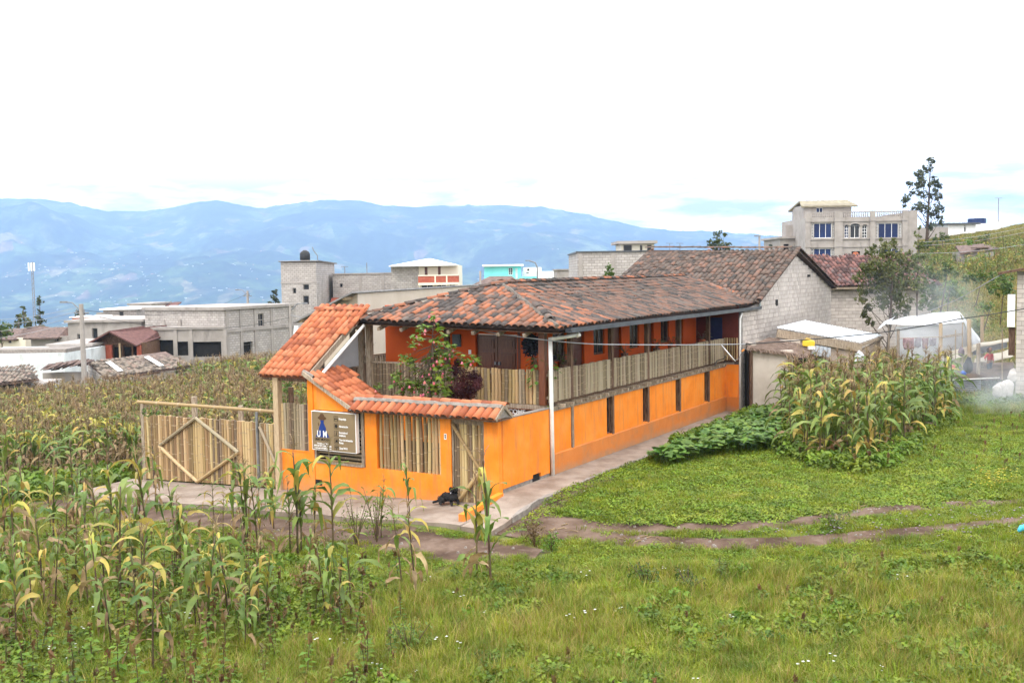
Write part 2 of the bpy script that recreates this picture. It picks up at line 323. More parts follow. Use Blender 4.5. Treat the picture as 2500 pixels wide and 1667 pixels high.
# far country: valley floor and the hazy range beyond it
SKY = np.array([[-500, 470], [-200, 480], [0, 485], [100, 486], [180, 495], [260, 513], [350, 515], [420, 508], [500, 495], [540, 489], [600, 502], [650, 508], [690, 500], [760, 489], [820, 485], [880, 487], [930, 500], [1000, 505], [1060, 503], [1150, 500], [1250, 503], [1330, 508], [1400, 522], [1480, 538], [1560, 553], [1640, 560], [1750, 565], [1850, 572], [2000, 586], [2300, 600], [3200, 600]], float)
RY = 7000.0
def sky_elev(tx):
    px = CX + tx * FPX; py = np.interp(px, SKY[:, 0], SKY[:, 1])
    return np.array([ray(a, b)[2] / ray(a, b)[1] for a, b in zip(px, py)])
tx = np.concatenate([np.linspace(-1.25, -.56, 24)[:-1], np.linspace(-.56, .45, 330), np.linspace(.45, 1.25, 22)[1:]])
yr = np.concatenate([np.array([70, 110, 150, 200, 300, 500, 900, 1500]), np.geomspace(1900, 6990, 150), np.array([7000, 7150, 7400, 8000, 9000])])
TX, YR = np.meshgrid(tx, yr); XF = TX * YR
hr = np.tile(sky_elev(tx) * RY + H, (len(yr), 1))
floor = np.interp(YR, [70, 110, 150, 300, 900, 1900, 3300, 9000], [-14, -17, -22, -50, -120, -150, -150, -150])
up = np.clip((YR - 3300) / (RY - 3300), 0, 1)
fr = np.array([mnoise.fractal(Vector((x / 900, y / 900, 3.1)), .9, 2.1, 6) for x, y in zip(XF.ravel(), YR.ravel())]).reshape(XF.shape)
fr2 = np.array([mnoise.ridged_multi_fractal(Vector((x / 1500, y / 1500, 8.3)), .8, 2.0, 5, 1.0, 2.0) for x, y in zip(XF.ravel(), YR.ravel())]).reshape(XF.shape)
ZF = floor + (hr + 150) * up ** 1.55 + (fr * 70 + (fr2 - 1.1) * 75) * np.clip(up * 3, 0, 1) * np.clip((RY - YR) / 900, 0, 1) + fr * 14 * S(YR, 1500, 2600)
ZF = ZF + 190 * np.exp(-((TX + .50) / .10) ** 2 - ((YR - 5600) / 700) ** 2) * (1 + .4 * fr)
ZF = np.where(YR > RY, hr - (YR - RY) * .25 + fr * 20 * np.clip((YR - RY) / 200, 0, 1), ZF)
mnz = [mnoise.noise(Vector((t * 34, 0, 7))) * 9 + mnoise.noise(Vector((t * 110, 0, 2))) * 8 + mnoise.noise(Vector((t * 260, 0, 5))) * 5 for t in tx]
ZF = ZF + np.array(mnz)[None, :] * np.clip((YR - 6000) / 900, 0, 1)
def far_mat():
    m = bpy.data.materials.new('far_country'); m.use_nodes = True; t = m.node_tree; L = t.links.new; b = t.nodes['Principled BSDF']
    def n(ty, **k):
        o = t.nodes.new(ty)
        for a, c in k.items(): setattr(o, a, c)
        return o
    g = n('ShaderNodeNewGeometry')
    def mapd(s):
        a = n('ShaderNodeMapping'); a.inputs['Scale'].default_value = s; L(g.outputs['Position'], a.inputs[0]); return a.outputs[0]
    w = n('ShaderNodeTexNoise'); w.inputs['Scale'].default_value = .004; w.inputs['Detail'].default_value = 4; L(g.outputs['Position'], w.inputs['Vector'])
    av = n('ShaderNodeVectorMath', operation='MULTIPLY_ADD'); L(w.outputs['Color'], av.inputs[0]); av.inputs[1].default_value = (160, 160, 0); L(g.outputs['Position'], av.inputs[2])
    mm = n('ShaderNodeMapping'); mm.inputs['Scale'].default_value = (.016, .0085, 0); L(av.outputs[0], mm.inputs[0])
    vo = n('ShaderNodeTexVoronoi'); vo.inputs['Scale'].default_value = 1; L(mm.outputs[0], vo.inputs['Vector'])
    r = n('ShaderNodeValToRGB'); e = r.color_ramp.elements; r.color_ramp.interpolation = 'CONSTANT'
    e[0].color = (.04, .075, .025, 1); e[1].position = .28; e[1].color = (.09, .135, .04, 1)
    for p, c in ((.45, (.05, .09, .028, 1)), (.6, (.15, .18, .065, 1)), (.72, (.08, .125, .04, 1)), (.86, (.22, .19, .10, 1)), (.91, (.11, .13, .05, 1)), (.97, (.20, .14, .09, 1))): e.new(p).color = c
    sp = n('ShaderNodeSeparateColor'); L(vo.outputs['Color'], sp.inputs[0]); L(sp.outputs[0], r.inputs[0])
    f = n('ShaderNodeTexNoise'); f.inputs['Scale'].default_value = .0023; f.inputs['Detail'].default_value = 6; f.inputs['Roughness'].default_value = .62; L(g.outputs['Position'], f.inputs['Vector'])
    mr = n('ShaderNodeMapRange'); mr.inputs['From Min'].default_value = .43; mr.inputs['From Max'].default_value = .55; L(f.outputs['Fac'], mr.inputs['Value'])
    mx = n('ShaderNodeMix', data_type='RGBA'); L(mr.outputs[0], mx.inputs[0]); L(r.outputs[0], mx.inputs[6]); mx.inputs[7].default_value = (.022, .040, .018, 1)
    k = n('ShaderNodeTexNoise'); k.inputs['Scale'].default_value = .02; k.inputs['Detail'].default_value = 6; k.inputs['Roughness'].default_value = .7; L(g.outputs['Position'], k.inputs['Vector'])
    r3 = n('ShaderNodeMapRange'); r3.inputs['From Min'].default_value = .35; r3.inputs['From Max'].default_value = .65; r3.inputs['To Min'].default_value = .3; r3.inputs['To Max'].default_value = 1.15; L(k.outputs['Fac'], r3.inputs['Value'])
    vm = n('ShaderNodeVectorMath', operation='SCALE'); L(mx.outputs[2], vm.inputs[0]); L(r3.outputs[0], vm.inputs['Scale'])
    L(vm.outputs[0], b.inputs['Base Color']); b.inputs['Roughness'].default_value = 1; b.inputs['Specular IOR Level'].default_value = 0
    return m
hills = grid_mesh('hills', XF, YR, ZF, far_mat())
def far_z(x, y):
    i = np.clip(np.searchsorted(yr, y) - 1, 0, len(yr) - 2); f = (y - yr[i]) / (yr[i + 1] - yr[i])
    t = x / y
    return (1 - f) * np.interp(t, tx, ZF[i]) + f * np.interp(t, tx, ZF[i + 1])
# haze: one closed box of even air round everything
hb = MB().box(-11600, 11600, -60, 9200, -176, float(ZF.max()) + 25)
hm = bpy.data.materials.new('haze'); hm.use_nodes = True; t = hm.node_tree; t.nodes.clear()
ho = t.nodes.new('ShaderNodeOutputMaterial'); hv = t.nodes.new('ShaderNodeVolumePrincipled')
hv.inputs['Color'].default_value = (.39, .565, .88, 1); hv.inputs['Density'].default_value = 1.65e-4; hv.inputs['Anisotropy'].default_value = 0.0
t.links.new(hv.outputs[0], ho.inputs['Volume'])
haze = hb.build('haze', hm); haze['kind'] = 'stuff'
# pavements
def strip(name, left, right, mats, thick, kind='structure', smooth=False):
    mb = MB(); n = len(left)
    vs = [tuple(p) for p in left] + [tuple(p) for p in right]
    vs += [(p[0], p[1], p[2] - thick) for p in left] + [(p[0], p[1], p[2] - thick) for p in right]
    fs = []
    for i in range(n - 1):
        fs.append((i, i + 1, n + i + 1, n + i)); fs.append((2 * n + i, 2 * n + i + 1, i + 1, i)); fs.append((n + i, n + i + 1, 3 * n + i + 1, 3 * n + i))
    fs += [(0, n, 3 * n, 2 * n), (n - 1, 3 * n - 1, 4 * n - 1, 2 * n - 1)]
    mb.add(vs, fs); o = mb.build(name, mats); o['kind'] = kind; return o
def zf_walk(b): return -.28 - .045 * b
bs = np.linspace(-.25, 15.2, 32)
strip('pavement', [hw(-2.86, b, zf_walk(b)) for b in bs], [hw(-5.15 - .05 * min(b, 4) + .05 * math.sin(b * 1.7) + .03 * math.sin(b * 5.1), b, zf_walk(b) - .03) for b in bs], MT['concrete'], .35)
As = np.concatenate([np.linspace(-5.15, -2.9, 8), np.linspace(-2.4, 16, 30)])
def zs_walk(a): return -.33 + .34 * float(S(a, -5.3, -2.4))
strip('pavement', [hw(a, -.005 if a > -2.95 else -.16, zs_walk(a)) for a in As], [hw(a, -1.18 + .05 * math.sin(a * 1.3) + .03 * math.sin(a * 4.7), zs_walk(a) - .02) for a in As], MT['concrete'], .4)
strip('kerb', [hw(a, -1.18 + .05 * math.sin(a * 1.3) + .03 * math.sin(a * 4.7), zs_walk(a) + .012) for a in As[3:22]], [hw(a, -1.28 + .05 * math.sin(a * 1.3) + .05 * math.sin(a * 5.7), zs_walk(a) + .004) for a in As[3:22]], MT['mortar'], .3)
# dirt: the bare strip below the pavement and the two wheel ruts of the track
MT['dirt'] = pmat('bare_earth', [(.058, .036, .025), (.10, .065, .046), (.15, .104, .078)], 1.1, rough=.97, bump=.6, bscale=14, spec=.1, stain=((.17, .125, .10), 3.5, .56, .78))
def ribbon(name, ctr, wid, mat, seg=.35, lift=.02):
    P = [Vector((p[0], p[1])) for p in ctr]; pts = []
    cum = [0.]
    for i in range(1, len(P)): cum.append(cum[-1] + (P[i] - P[i - 1]).length)
    k = max(2, int(cum[-1] / seg)); s_ = np.linspace(0, cum[-1], k)
    cx_ = np.interp(s_, cum, [p.x for p in P]); cy_ = np.interp(s_, cum, [p.y for p in P]); ww = np.interp(s_, cum, wid)
    for _ in range(6):
        cx_[1:-1] = (cx_[:-2] + 2 * cx_[1:-1] + cx_[2:]) / 4; cy_[1:-1] = (cy_[:-2] + 2 * cy_[1:-1] + cy_[2:]) / 4
    tx_ = np.gradient(cx_); ty_ = np.gradient(cy_); l = np.hypot(tx_, ty_); nx_, ny_ = -ty_ / l, tx_ / l
    cols = 7; u = np.linspace(-1, 1, cols)
    jl = np.array([1 + .28 * mnoise.noise(Vector((s * 1.1, 3.3, len(name)))) + .15 * mnoise.noise(Vector((s * 3.3, 1, 5))) for s in s_])
    jr = np.array([1 + .28 * mnoise.noise(Vector((s * 1.1, 9.3, len(name)))) + .15 * mnoise.noise(Vector((s * 3.3, 7, 5))) for s in s_])
    j = np.where(u[None, :] < 0, jl[:, None], jr[:, None])
    Xr = cx_[:, None] + nx_[:, None] * u[None, :] * ww[:, None] / 2 * j; Yr = cy_[:, None] + ny_[:, None] * u[None, :] * ww[:, None] / 2 * j
    Zr = gz(Xr, Yr) + lift - .035 * (np.abs(u[None, :]) > .99) - .03 * (1 - u[None, :] ** 2) * 0
    o = grid_mesh(name, Xr, Yr, Zr, mat)
    return (cx_, cy_, ww)
TRACKS = []
def gpl(l): return [gp(*p) for p in l]
TRACKS.append(ribbon('dirt_road', [hw(-6.2, 15.5), hw(-6.3, 10), hw(-6.4, 5), hw(-6.5, 1), hw(-6.5, -1.4), hw(-6.0, -3)], [1.2, 1.8, 2.1, 2.4, 2.2, 1.2], MT['dirt']))
TRACKS.append(ribbon('dirt_road', gpl([(1190, 1262), (1330, 1285), (1500, 1292), (1700, 1292), (1900, 1280), (2100, 1258), (2300, 1240), (2520, 1224), (2700, 1205)]), [2.0, 1.3, .75, .7, .7, .7, .65, .65, .65], MT['dirt'], lift=.026))
TRACKS.append(ribbon('dirt_road', gpl([(1210, 1280), (1400, 1306), (1600, 1326), (1800, 1331), (2000, 1318), (2200, 1301), (2350, 1288), (2520, 1268), (2700, 1245)]), [1.4, .9, .7, .65, .7, .7, .65, .65, .65], MT['dirt'], lift=.032))
TRACKS.append(ribbon('dirt_road', [hw(-5.0, -1.55), hw(-2.5, -1.6), hw(1, -1.5), hw(5, -1.45), hw(8, -1.4)], [.9, .75, .6, .45, .3], MT['dirt'], lift=.03))
TRACKS.append(ribbon('dirt_road', gpl([(2090, 1252), (2180, 1238), (2300, 1232), (2420, 1226)]), [.3, .5, .5, .3], MT['dirt'], lift=.05))
# ------------------------------------------------------------------ building helpers
def ident(): return Matrix.Identity(4)
def frame_at(p, ang):             # local x to the right along the facade, y into depth, z up
    return Matrix.Translation(p) @ Matrix.Rotation(ang, 4, 'Z')
def wall_holes(mb, x0, x1, z0, z1, holes, y0=0.0, th=.22, mi=0, axis='x'):
    """a wall slab in the x-z plane (or y-z when axis='y') with rectangular openings, built from cells"""
    xs_ = sorted(set([x0, x1] + [h[0] for h in holes] + [h[1] for h in holes])); zs_ = sorted(set([z0, z1] + [h[2] for h in holes] + [h[3] for h in holes]))
    xs_ = [x for x in xs_ if x0 <= x <= x1]; zs_ = [z for z in zs_ if z0 <= z <= z1]
    solid = lambda i, j: 0 <= i < len(xs_) - 1 and 0 <= j < len(zs_) - 1 and not any(h[0] - 1e-6 <= xs_[i] and xs_[i + 1] <= h[1] + 1e-6 and h[2] - 1e-6 <= zs_[j] and zs_[j + 1] <= h[3] + 1e-6 for h in holes)
    def P(x, y, z): return (x, y, z) if axis == 'x' else (y, x, z)
    for i in range(len(xs_) - 1):
        for j in range(len(zs_) - 1):
            if not solid(i, j): continue
            a, b, c, d = xs_[i], xs_[i + 1], zs_[j], zs_[j + 1]
            q = lambda *pts: mb.add([P(*p) for p in pts], [(0, 1, 2, 3)], mi)
            q((a, y0, c), (b, y0, c), (b, y0, d), (a, y0, d)); q((b, y0 + th, c), (a, y0 + th, c), (a, y0 + th, d), (b, y0 + th, d))
            if not solid(i - 1, j): q((a, y0 + th, c), (a, y0, c), (a, y0, d), (a, y0 + th, d))
            if not solid(i + 1, j): q((b, y0, c), (b, y0 + th, c), (b, y0 + th, d), (b, y0, d))
            if not solid(i, j - 1): q((a, y0 + th, c), (b, y0 + th, c), (b, y0, c), (a, y0, c))
            if not solid(i, j + 1): q((a, y0, d), (b, y0, d), (b, y0 + th, d), (a, y0 + th, d))
    return mb
def window(parent, F, x0, x1, z0, z1, y=.10, cols=2, rows=1, fw=.05, frame='white', pane='glass', name='window', sill=False):
    """frame (with its bars) as the part, panes as its sub-parts"""
    f = MB(); t = .06
    f.box(x0, x1, y, y + t, z0, z0 + fw); f.box(x0, x1, y, y + t, z1 - fw, z1); f.box(x0, x0 + fw, y, y + t, z0 + fw, z1 - fw); f.box(x1 - fw, x1, y, y + t, z0 + fw, z1 - fw)
    for i in range(1, cols):
        x = x0 + (x1 - x0) * i / cols; f.box(x - fw * .4, x + fw * .4, y + .005, y + t - .005, z0 + fw, z1 - fw)
    for j in range(1, rows):
        z = z0 + (z1 - z0) * j / rows; f.box(x0 + fw, x1 - fw, y + .01, y + t - .01, z - fw * .35, z + fw * .35)
    if sill: f.box(x0 - .08, x1 + .08, y - .14, y - .002, z0 - .07, z0 - .002)
    fo = f.build(name, MT[frame], parent, F)
    MB().box(x0 + fw * .5, x1 - fw * .5, y + .025, y + .035, z0 + fw * .5, z1 - fw * .5).build('pane', MT[pane], fo, F)
    return fo
# ---- clay barrel tile: x across, y up the slope (0 = lower end), z off the roof
def tile_mesh(name, mat, L=.46, r0=.118, r1=.098, seg=6, flat=.62, n=1):
    mb = MB(); vs = []; fs = []
    def arc(r, y, dz=0): return [(-r * math.cos(math.pi * k / seg), y, r * flat * math.sin(math.pi * k / seg) + dz) for k in range(seg + 1)]
    a = arc(r0, 0, .015); b = arc(r1, L); c = arc(r0 - .014, 0, .015); d = arc(r0 - .022, L * .3, .008); m = arc((r0 + r1) / 2 + .002, L * .5, .008)
    vs = a + m + b + c + d; s = seg + 1
    for k in range(seg):
        fs += [(k, k + 1, s + k + 1, s + k), (s + k, s + k + 1, 2 * s + k + 1, 2 * s + k), (k + 1, k, 3 * s + k, 3 * s + k + 1), (3 * s + k + 1, 3 * s + k, 4 * s + k, 4 * s + k + 1)]
    mb.add(vs, fs); me = mb.mesh(name, mat, smooth=True); return me, vs, fs
def in_poly(x, y, P):
    c = False; j = len(P) - 1
    for i in range(len(P)):
        if (P[i][1] > y) != (P[j][1] > y) and x < (P[j][0] - P[i][0]) * (y - P[i][1]) / (P[j][1] - P[i][1]) + P[i][0]: c = not c
        j = i
    return c
def roof_field(corners, spacing, course, F, rng, jit=.012, off=0.0, sag=0.0, over=.06):
    """corners: polygon in frame F, first edge is the eave (left to right seen from below). Returns tile matrices in world."""
    C = [F @ Vector(c) for c in corners]
    ex = (C[1] - C[0]).normalized(); nn = (C[1] - C[0]).cross(C[-1] - C[0]).normalized()
    if nn.z < 0: nn = -nn
    eu = nn.cross(ex).normalized()
    if eu.z < 0: eu = -eu; ex = -ex if ex.cross(eu).dot(nn) < 0 else ex
    if ex.cross(eu).dot(nn) < 0: ex = -ex; origin = C[1]
    else: origin = C[0]
    P2 = [((c - origin).dot(ex), (c - origin).dot(eu)) for c in C]
    mx_ = max(p[0] for p in P2); my_ = max(p[1] for p in P2); out_ = []; mn_ = min(p[0] for p in P2)
    k = 0; s = mn_ + spacing * .5 + off
    while s < mx_:
        tt = -over + rng.uniform(-.02, .02); row = 0
        while tt < my_:
            if in_poly(s, min(tt + course * .55, my_ - .001) if tt > 0 else .12, P2):
                sg = -sag * math.sin(math.pi * max(0, min(1, (s - mn_) / (mx_ - mn_)))) * math.sin(math.pi * max(0, min(1, tt / my_)))
                p = origin + ex * (s + rng.uniform(-.01, .01)) + eu * (tt + rng.uniform(-.012, .012)) + nn * (.03 + sg + rng.uniform(-jit, jit) * .5)
                M = Matrix.Identity(4)
                for i in range(3): M[i][0] = ex[i]; M[i][1] = eu[i]; M[i][2] = nn[i]; M[i][3] = p[i]
                M = M @ Matrix.Rotation(rng.uniform(-.03, .03), 4, 'Z') @ Matrix.Rotation(R(2.6) + rng.uniform(-jit, jit), 4, 'X') @ Matrix.Rotation(rng.uniform(-.04, .04), 4, 'Y')
                out_.append(M)
            tt += course; row += 1
        s += spacing; k += 1
    return out_
def place_tiles(mats_list, parent, tm, massmat, limit=300, name='tile'):
    """nearest tiles as parts of their own, the rest joined"""
    me, vs, fs = tm
    order = sorted(mats_list, key=lambda M: (M.translation - Vector(CAM)).length)
    for M in order[:limit]: inst(name, me, M, parent)
    rest = order[limit:]
    if rest:
        A = np.array([list(map(list, M)) for M in rest]); v = np.array([list(p) + [1] for p in vs])
        V = np.einsum('nij,kj->nki', A, v)[:, :, :3].reshape(-1, 3); f = np.array(fs)
        Fc = (f[None] + (np.arange(len(rest)) * len(vs))[:, None, None]).reshape(-1, 4)
        inv = np.array(MW[parent.name].inverted()); V = V @ inv[:3, :3].T + inv[:3, 3]
        m = bpy.data.meshes.new('roof_tiles'); m.from_pydata(V.tolist(), [], Fc.tolist()); m.materials.append(massmat)
        at = m.attributes.new('rnd', 'FLOAT', 'FACE'); at.data.foreach_set('value', np.repeat(np.random.rand(len(rest)), len(fs)).tolist())
        m.polygons.foreach_set('use_smooth', [True] * len(Fc)); m.update()
        o = link(bpy.data.objects.new('roof_tiles', m), parent, MW[parent.name]); o['kind'] = 'stuff'
def cap_row(parent, p, q, tm, F, step=.36, name='ridge_tile', lift=.05, up=Vector((0, 0, 1)), rng=random, scale=1.12):
    p, q = F @ Vector(p), F @ Vector(q); d = (q - p); n_ = max(1, int(d.length / step)); e = d.normalized(); x = e.cross(up).normalized(); z = x.cross(e)
    for i in range(n_):
        c = p + d * (i / n_) + z * (lift + rng.uniform(-.01, .01)); M = Matrix.Identity(4)
        for k in range(3): M[k][0] = x[k]; M[k][1] = e[k]; M[k][2] = z[k]; M[k][3] = c[k]
        inst(name, tm[0], M @ Matrix.Rotation(rng.uniform(-.04, .04), 4, 'Z') @ Matrix.Scale(scale, 4), parent)
# ---- bamboo pole of unit length along z, with nodes
def pole_mesh(name, mat, seed, L=1.0, r=.05, nodes=4, seg=7):
    rr = random.Random(seed); mb = MB(); pts = []; rad = []
    zs_ = sorted([(i + .5 + rr.uniform(-.3, .3)) / nodes for i in range(nodes)])
    k = 5; bx, by = rr.uniform(-.012, .012), rr.uniform(-.012, .012)
    for i in range(k + 1):
        t = i / k; pts.append((bx * math.sin(math.pi * t), by * math.sin(math.pi * t), t * L)); rad.append(r * (1.05 - .1 * t))
    mb.tube(pts, rad, seg)
    for z in zs_:
        a = bx * math.sin(math.pi * z); b = by * math.sin(math.pi * z)
        mb.tube([(a, b, (z - .006) * L), (a, b, (z + .006) * L)], r * 1.11, seg, 1, cap=True)
    return mb.mesh(name, [mat, MT['node']], smooth=False)
POLES = {k: [pole_mesh('bamboo_pole', MT[k], i + 11 * len(k)) for i in range(5)] for k in ('bamboo', 'bamboo_old')}
def pole(parent, p, q, r, kind, rng, F=None, name='bamboo_pole'):
    F = F or ident(); p, q = F @ Vector(p), F @ Vector(q); d = q - p
    M = Matrix.Translation(p) @ d.to_track_quat('Z', 'Y').to_matrix().to_4x4() @ Matrix.Rotation(rng.uniform(0, 6.28), 4, 'Z') @ Matrix.Diagonal((r / .05, r / .05, d.length, 1))
    return inst(name, rng.choice(POLES[kind]), M, parent)
TM_OLD = tile_mesh('old_tile', MT['tile_old']); TM_MIX = tile_mesh('mixed_tile', MT['tile_mix']); TM_BROWN = tile_mesh('brown_tile', MT['tile_brown']); TM_NEW = tile_mesh('new_tile', MT['tile_new'], L=.40, r0=.115, r1=.098, flat=.72)
# ================================================================== the orange guesthouse
rng = random.Random(3)
house = thing('guesthouse', 'long orange guesthouse with a clay tile hip roof and a bamboo railed balcony', 'house', HF)
SL = [(3.87, 4.41), (6.80, 7.35), (9.88, 10.38), (12.97, 13.55)]
w = MB(); wall_holes(w, 0.02, 15.5, .60, 1.90, [(a, b, .66, 1.90) for a, b in SL] + [(1.34, 1.46, .66, 1.90)], 0, .24)
w.box(0.02, .25, .24, 7.0, -.2, 1.95)
w.box(15.49, 15.62, -.62, -.001, -.2, 2.0)
w.build('lower_wall', MT['orange'], house, HF)
pl = MB(); pl.hexa([(0.02, -.055, -.25), (15.49, -.055, -.25), (15.49, .2, -.25), (0.02, .2, -.25), (0.02, -.045, .60), (15.49, -.045, .60), (15.49, .2, .66), (0.02, .2, .66)])
pl.add([(0.02, -.045, .601), (15.49, -.045, .601), (15.49, .02, .655), (0.02, .02, .655)], [(0, 1, 2, 3)])
pl.box(15.44, 15.485, -.62, -.06, -.2, .62)
pl.build('plinth', MT['plinth'], house, HF)
for a, b in SL:
    o = window(house, HF, a + .03, b - .16, .68, 1.88, y=.09, cols=1, rows=1, fw=.035, frame='wood_dark', pane='glass')
up = MB(); DR = (1.86, 3.43, 2.16, 4.08)
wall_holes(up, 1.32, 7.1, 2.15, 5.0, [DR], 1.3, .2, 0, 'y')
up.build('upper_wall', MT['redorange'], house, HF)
WN = [(2.6, 3.5), (5.56, 6.43), (8.58, 9.43), (11.56, 12.41)]; DN = [(4.0, 4.85), (7.0, 7.85), (10.0, 10.85), (13.1, 13.95)]
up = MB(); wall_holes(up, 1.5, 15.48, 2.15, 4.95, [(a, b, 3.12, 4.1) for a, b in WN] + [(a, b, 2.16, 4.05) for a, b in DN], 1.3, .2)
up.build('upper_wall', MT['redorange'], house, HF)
for a, b in WN: window(house, HF, a, b, 3.12, 4.1, y=1.36, cols=2, fw=.07, frame='wood_dark', pane='glass')
for a, b in DN:
    d = MB().box(a, b, 1.40, 1.44, 2.16, 4.05); d = d.build('door', MT['wood_red'], house, HF)
    m = MB()
    for k in range(3): m.box(a + .1, b - .1, 1.385, 1.4, 2.3 + k * .58, 2.75 + k * .58)
    m.build('door_panel', MT['wood_red'], d, HF)
for i in range(2):
    b0 = DR[0] + i * (DR[1] - DR[0]) / 2 + .01; b1 = b0 + (DR[1] - DR[0]) / 2 - .02
    d = MB().box(1.40, 1.45, b0, b1, 2.16, 4.06).build('door', MT['wood_red'], house, HF)
    for (z0, z1) in ((2.28, 2.62), (2.74, 3.5), (3.62, 3.95)):
        p = MB(); p.box(1.37, 1.40, b0 + .12, b1 - .12, z0, z1); p.box(1.355, 1.37, b0 + .2, b1 - .2, z0 + .07, z1 - .07); p.build('door_panel', MT['wood_red'], d, HF)
    MB().box(1.34, 1.398, (b1 - .1) if i == 0 else (b0 + .03), (b1 - .03) if i == 0 else (b0 + .1), 3.1, 3.2).build('handle', MT['steel'], d, HF)
MB().box(1.30, 1.312, 1.74, 1.84, 2.16, 4.2).build('door_frame', MT['wood_red'], house, HF)
MB().box(1.22, 1.318, 4.42, 4.62, 2.15, 4.5).build('wall_post', MT['wood_dark'], house, HF)
mt = MB(); mt.box(1.24, 1.318, 3.98, 4.30, 3.66, 4.06); mt.box(1.22, 1.24, 4.03, 4.25, 3.72, 4.0); mt.build('meter_box', pmat('meter_plastic', [(.06, .075, .085), (.085, .10, .115)], 3, rough=.5), house, HF)
MB().box(1.29, 1.318, 3.60, 3.70, 3.42, 3.56).build('switch_plate', MT['white'], house, HF)
MB().box(1.29, 1.318, 1.32, 1.38, 3.44, 3.58).build('switch_plate', MT['white'], house, HF)
MB().box(15.46, 15.488, .12, .85, 2.16, 4.0).build('door', pmat('blue_paint', [(.012, .016, .06), (.02, .026, .09)], 2, rough=.6), house, HF)
MB().box(15.47, 15.489, -.6, 1.29, 2.15, 4.6).build('end_wall', pmat('maroon_paint', [(.10, .022, .014), (.14, .03, .02)], 2, rough=.8), house, HF)
# balcony floor, beams, joist ends
fl = MB(); fl.box(.05, 15.45, .02, 1.3, 2.10, 2.16); fl.box(.05, 1.3, 1.302, 7.98, 2.10, 2.16); fl.box(1.302, 3.6, 7.12, 7.98, 2.10, 2.16); fl.build('balcony_floor', MT['wood_dark'], house, HF)
MB().box(-.04, 15.46, -.035, .12, 1.905, 2.03).build('beam', MT['wood_grey'], house, HF)
MB().box(-.06, .09, .125, 7.98, 1.96, 2.10).build('beam', MT['wood_grey'], house, HF)
jm = MB().box(-.045, .045, -.24, 1.25, -.055, .045).mesh('joist', MT['wood_grey'])
for i in range(30):
    a = .55 + i * .5
    if a < 15.3: inst('joist', jm, HF @ Matrix.Translation((a + rng.uniform(-.05, .05), rng.uniform(-.04, .03), 2.055)) @ Matrix.Rotation(rng.uniform(-.05, .05), 4, 'Z') @ Matrix.Diagonal((rng.uniform(.85, 1.2), 1, rng.uniform(.85, 1.1), 1)), house)
for i, a in enumerate((1.4, 4.30, 7.27, 10.33, 13.52)):
    MB().box(a - .075, a + .075, -.03, .11, 2.165, 4.32).build('post', MT['wood_dark'], house, HF)
MB().hexa([(1.35, -.05, .64), (1.45, -.05, .64), (1.45, .06, .64), (1.35, .06, .64), (1.35, -.05, 1.9), (1.45, -.05, 1.9), (1.45, .06, 1.9), (1.35, .06, 1.9)]).build('post', MT['wood_grey'], house, HF)
for a, b in SL: MB().box(b - .15, b - .02, -.03, .085, .64, 1.9).build('post', MT['wood_dark'], house, HF)
MB().box(-.10, .10, .10, .30, 2.105, 4.35).build('corner_post', MT['wood_red'], house, HF)
for b in (6.74, 7.08): MB().box(-.09, .09, b - .09, b + .09, 1.9, 4.45).build('post', MT['wood_grey'], house, HF)
MB().box(.02, .16, 6.66, 7.16, 3.10, 3.34).build('planter_box', MT['wood_grey'], house, HF)
# rails
bays = [(.02, 1.32), (1.48, 4.22), (4.38, 7.19), (7.35, 10.25), (10.41, 13.44), (13.60, 15.36)]
for a0, a1 in bays:
    k = int((a1 - a0) / .108)
    for i in range(k):
        a = a0 + .055 + i * (a1 - a0 - .11) / max(1, k - 1); t = rng.uniform(-.02, .02)
        pole(house, (a, .02, 2.17 + rng.uniform(0, .02)), (a + t * .5, .02 + t * .3, 3.13 + rng.uniform(-.015, .02)), rng.uniform(.052, .058), 'bamboo_old', rng, HF)
    MB().box(a0, a1, .075, .12, 2.95, 3.03).build('rail', MT['wood_grey'], house, HF); MB().box(a0, a1, .075, .12, 2.28, 2.36).build('rail', MT['wood_grey'], house, HF)
k = 52
for i in range(k):
    b = .37 + i * (6.62 - .37) / (k - 1); t = rng.uniform(-.03, .03)
    pole(house, (-.02, b, 2.115), (-.02 + t * .3, b + t, 3.13 + .03 * b / 7 + rng.uniform(-.02, .02)), rng.uniform(.050, .060), 'bamboo_old' if b > 3.2 or rng.random() < .25 else 'bamboo', rng, HF)
MB().box(.035, .085, .34, 6.64, 2.97, 3.06).build('rail', MT['wood_grey'], house, HF); MB().box(.035, .085, .34, 6.64, 2.3, 2.38).build('rail', MT['wood_grey'], house, HF)
MB().box(-.05, .06, 4.3, 7.0, 3.165, 3.21).build('rail', MT['wood_grey'], house, HF)
for i in range(19):
    a = .15 + i * .14; pole(house, (a, 7.95, 2.2), (a, 7.95, 3.2), .045, 'bamboo_old', rng, HF)
MB().box(.05, 2.8, 7.9, 8.0, 3.21, 3.27).build('rail', MT['wood_grey'], house, HF)
for i in range(6):
    b = -.55 + i * .105; pole(house, (15.38, b, 2.2), (15.38, b, 3.15), .034, 'bamboo', rng, HF)
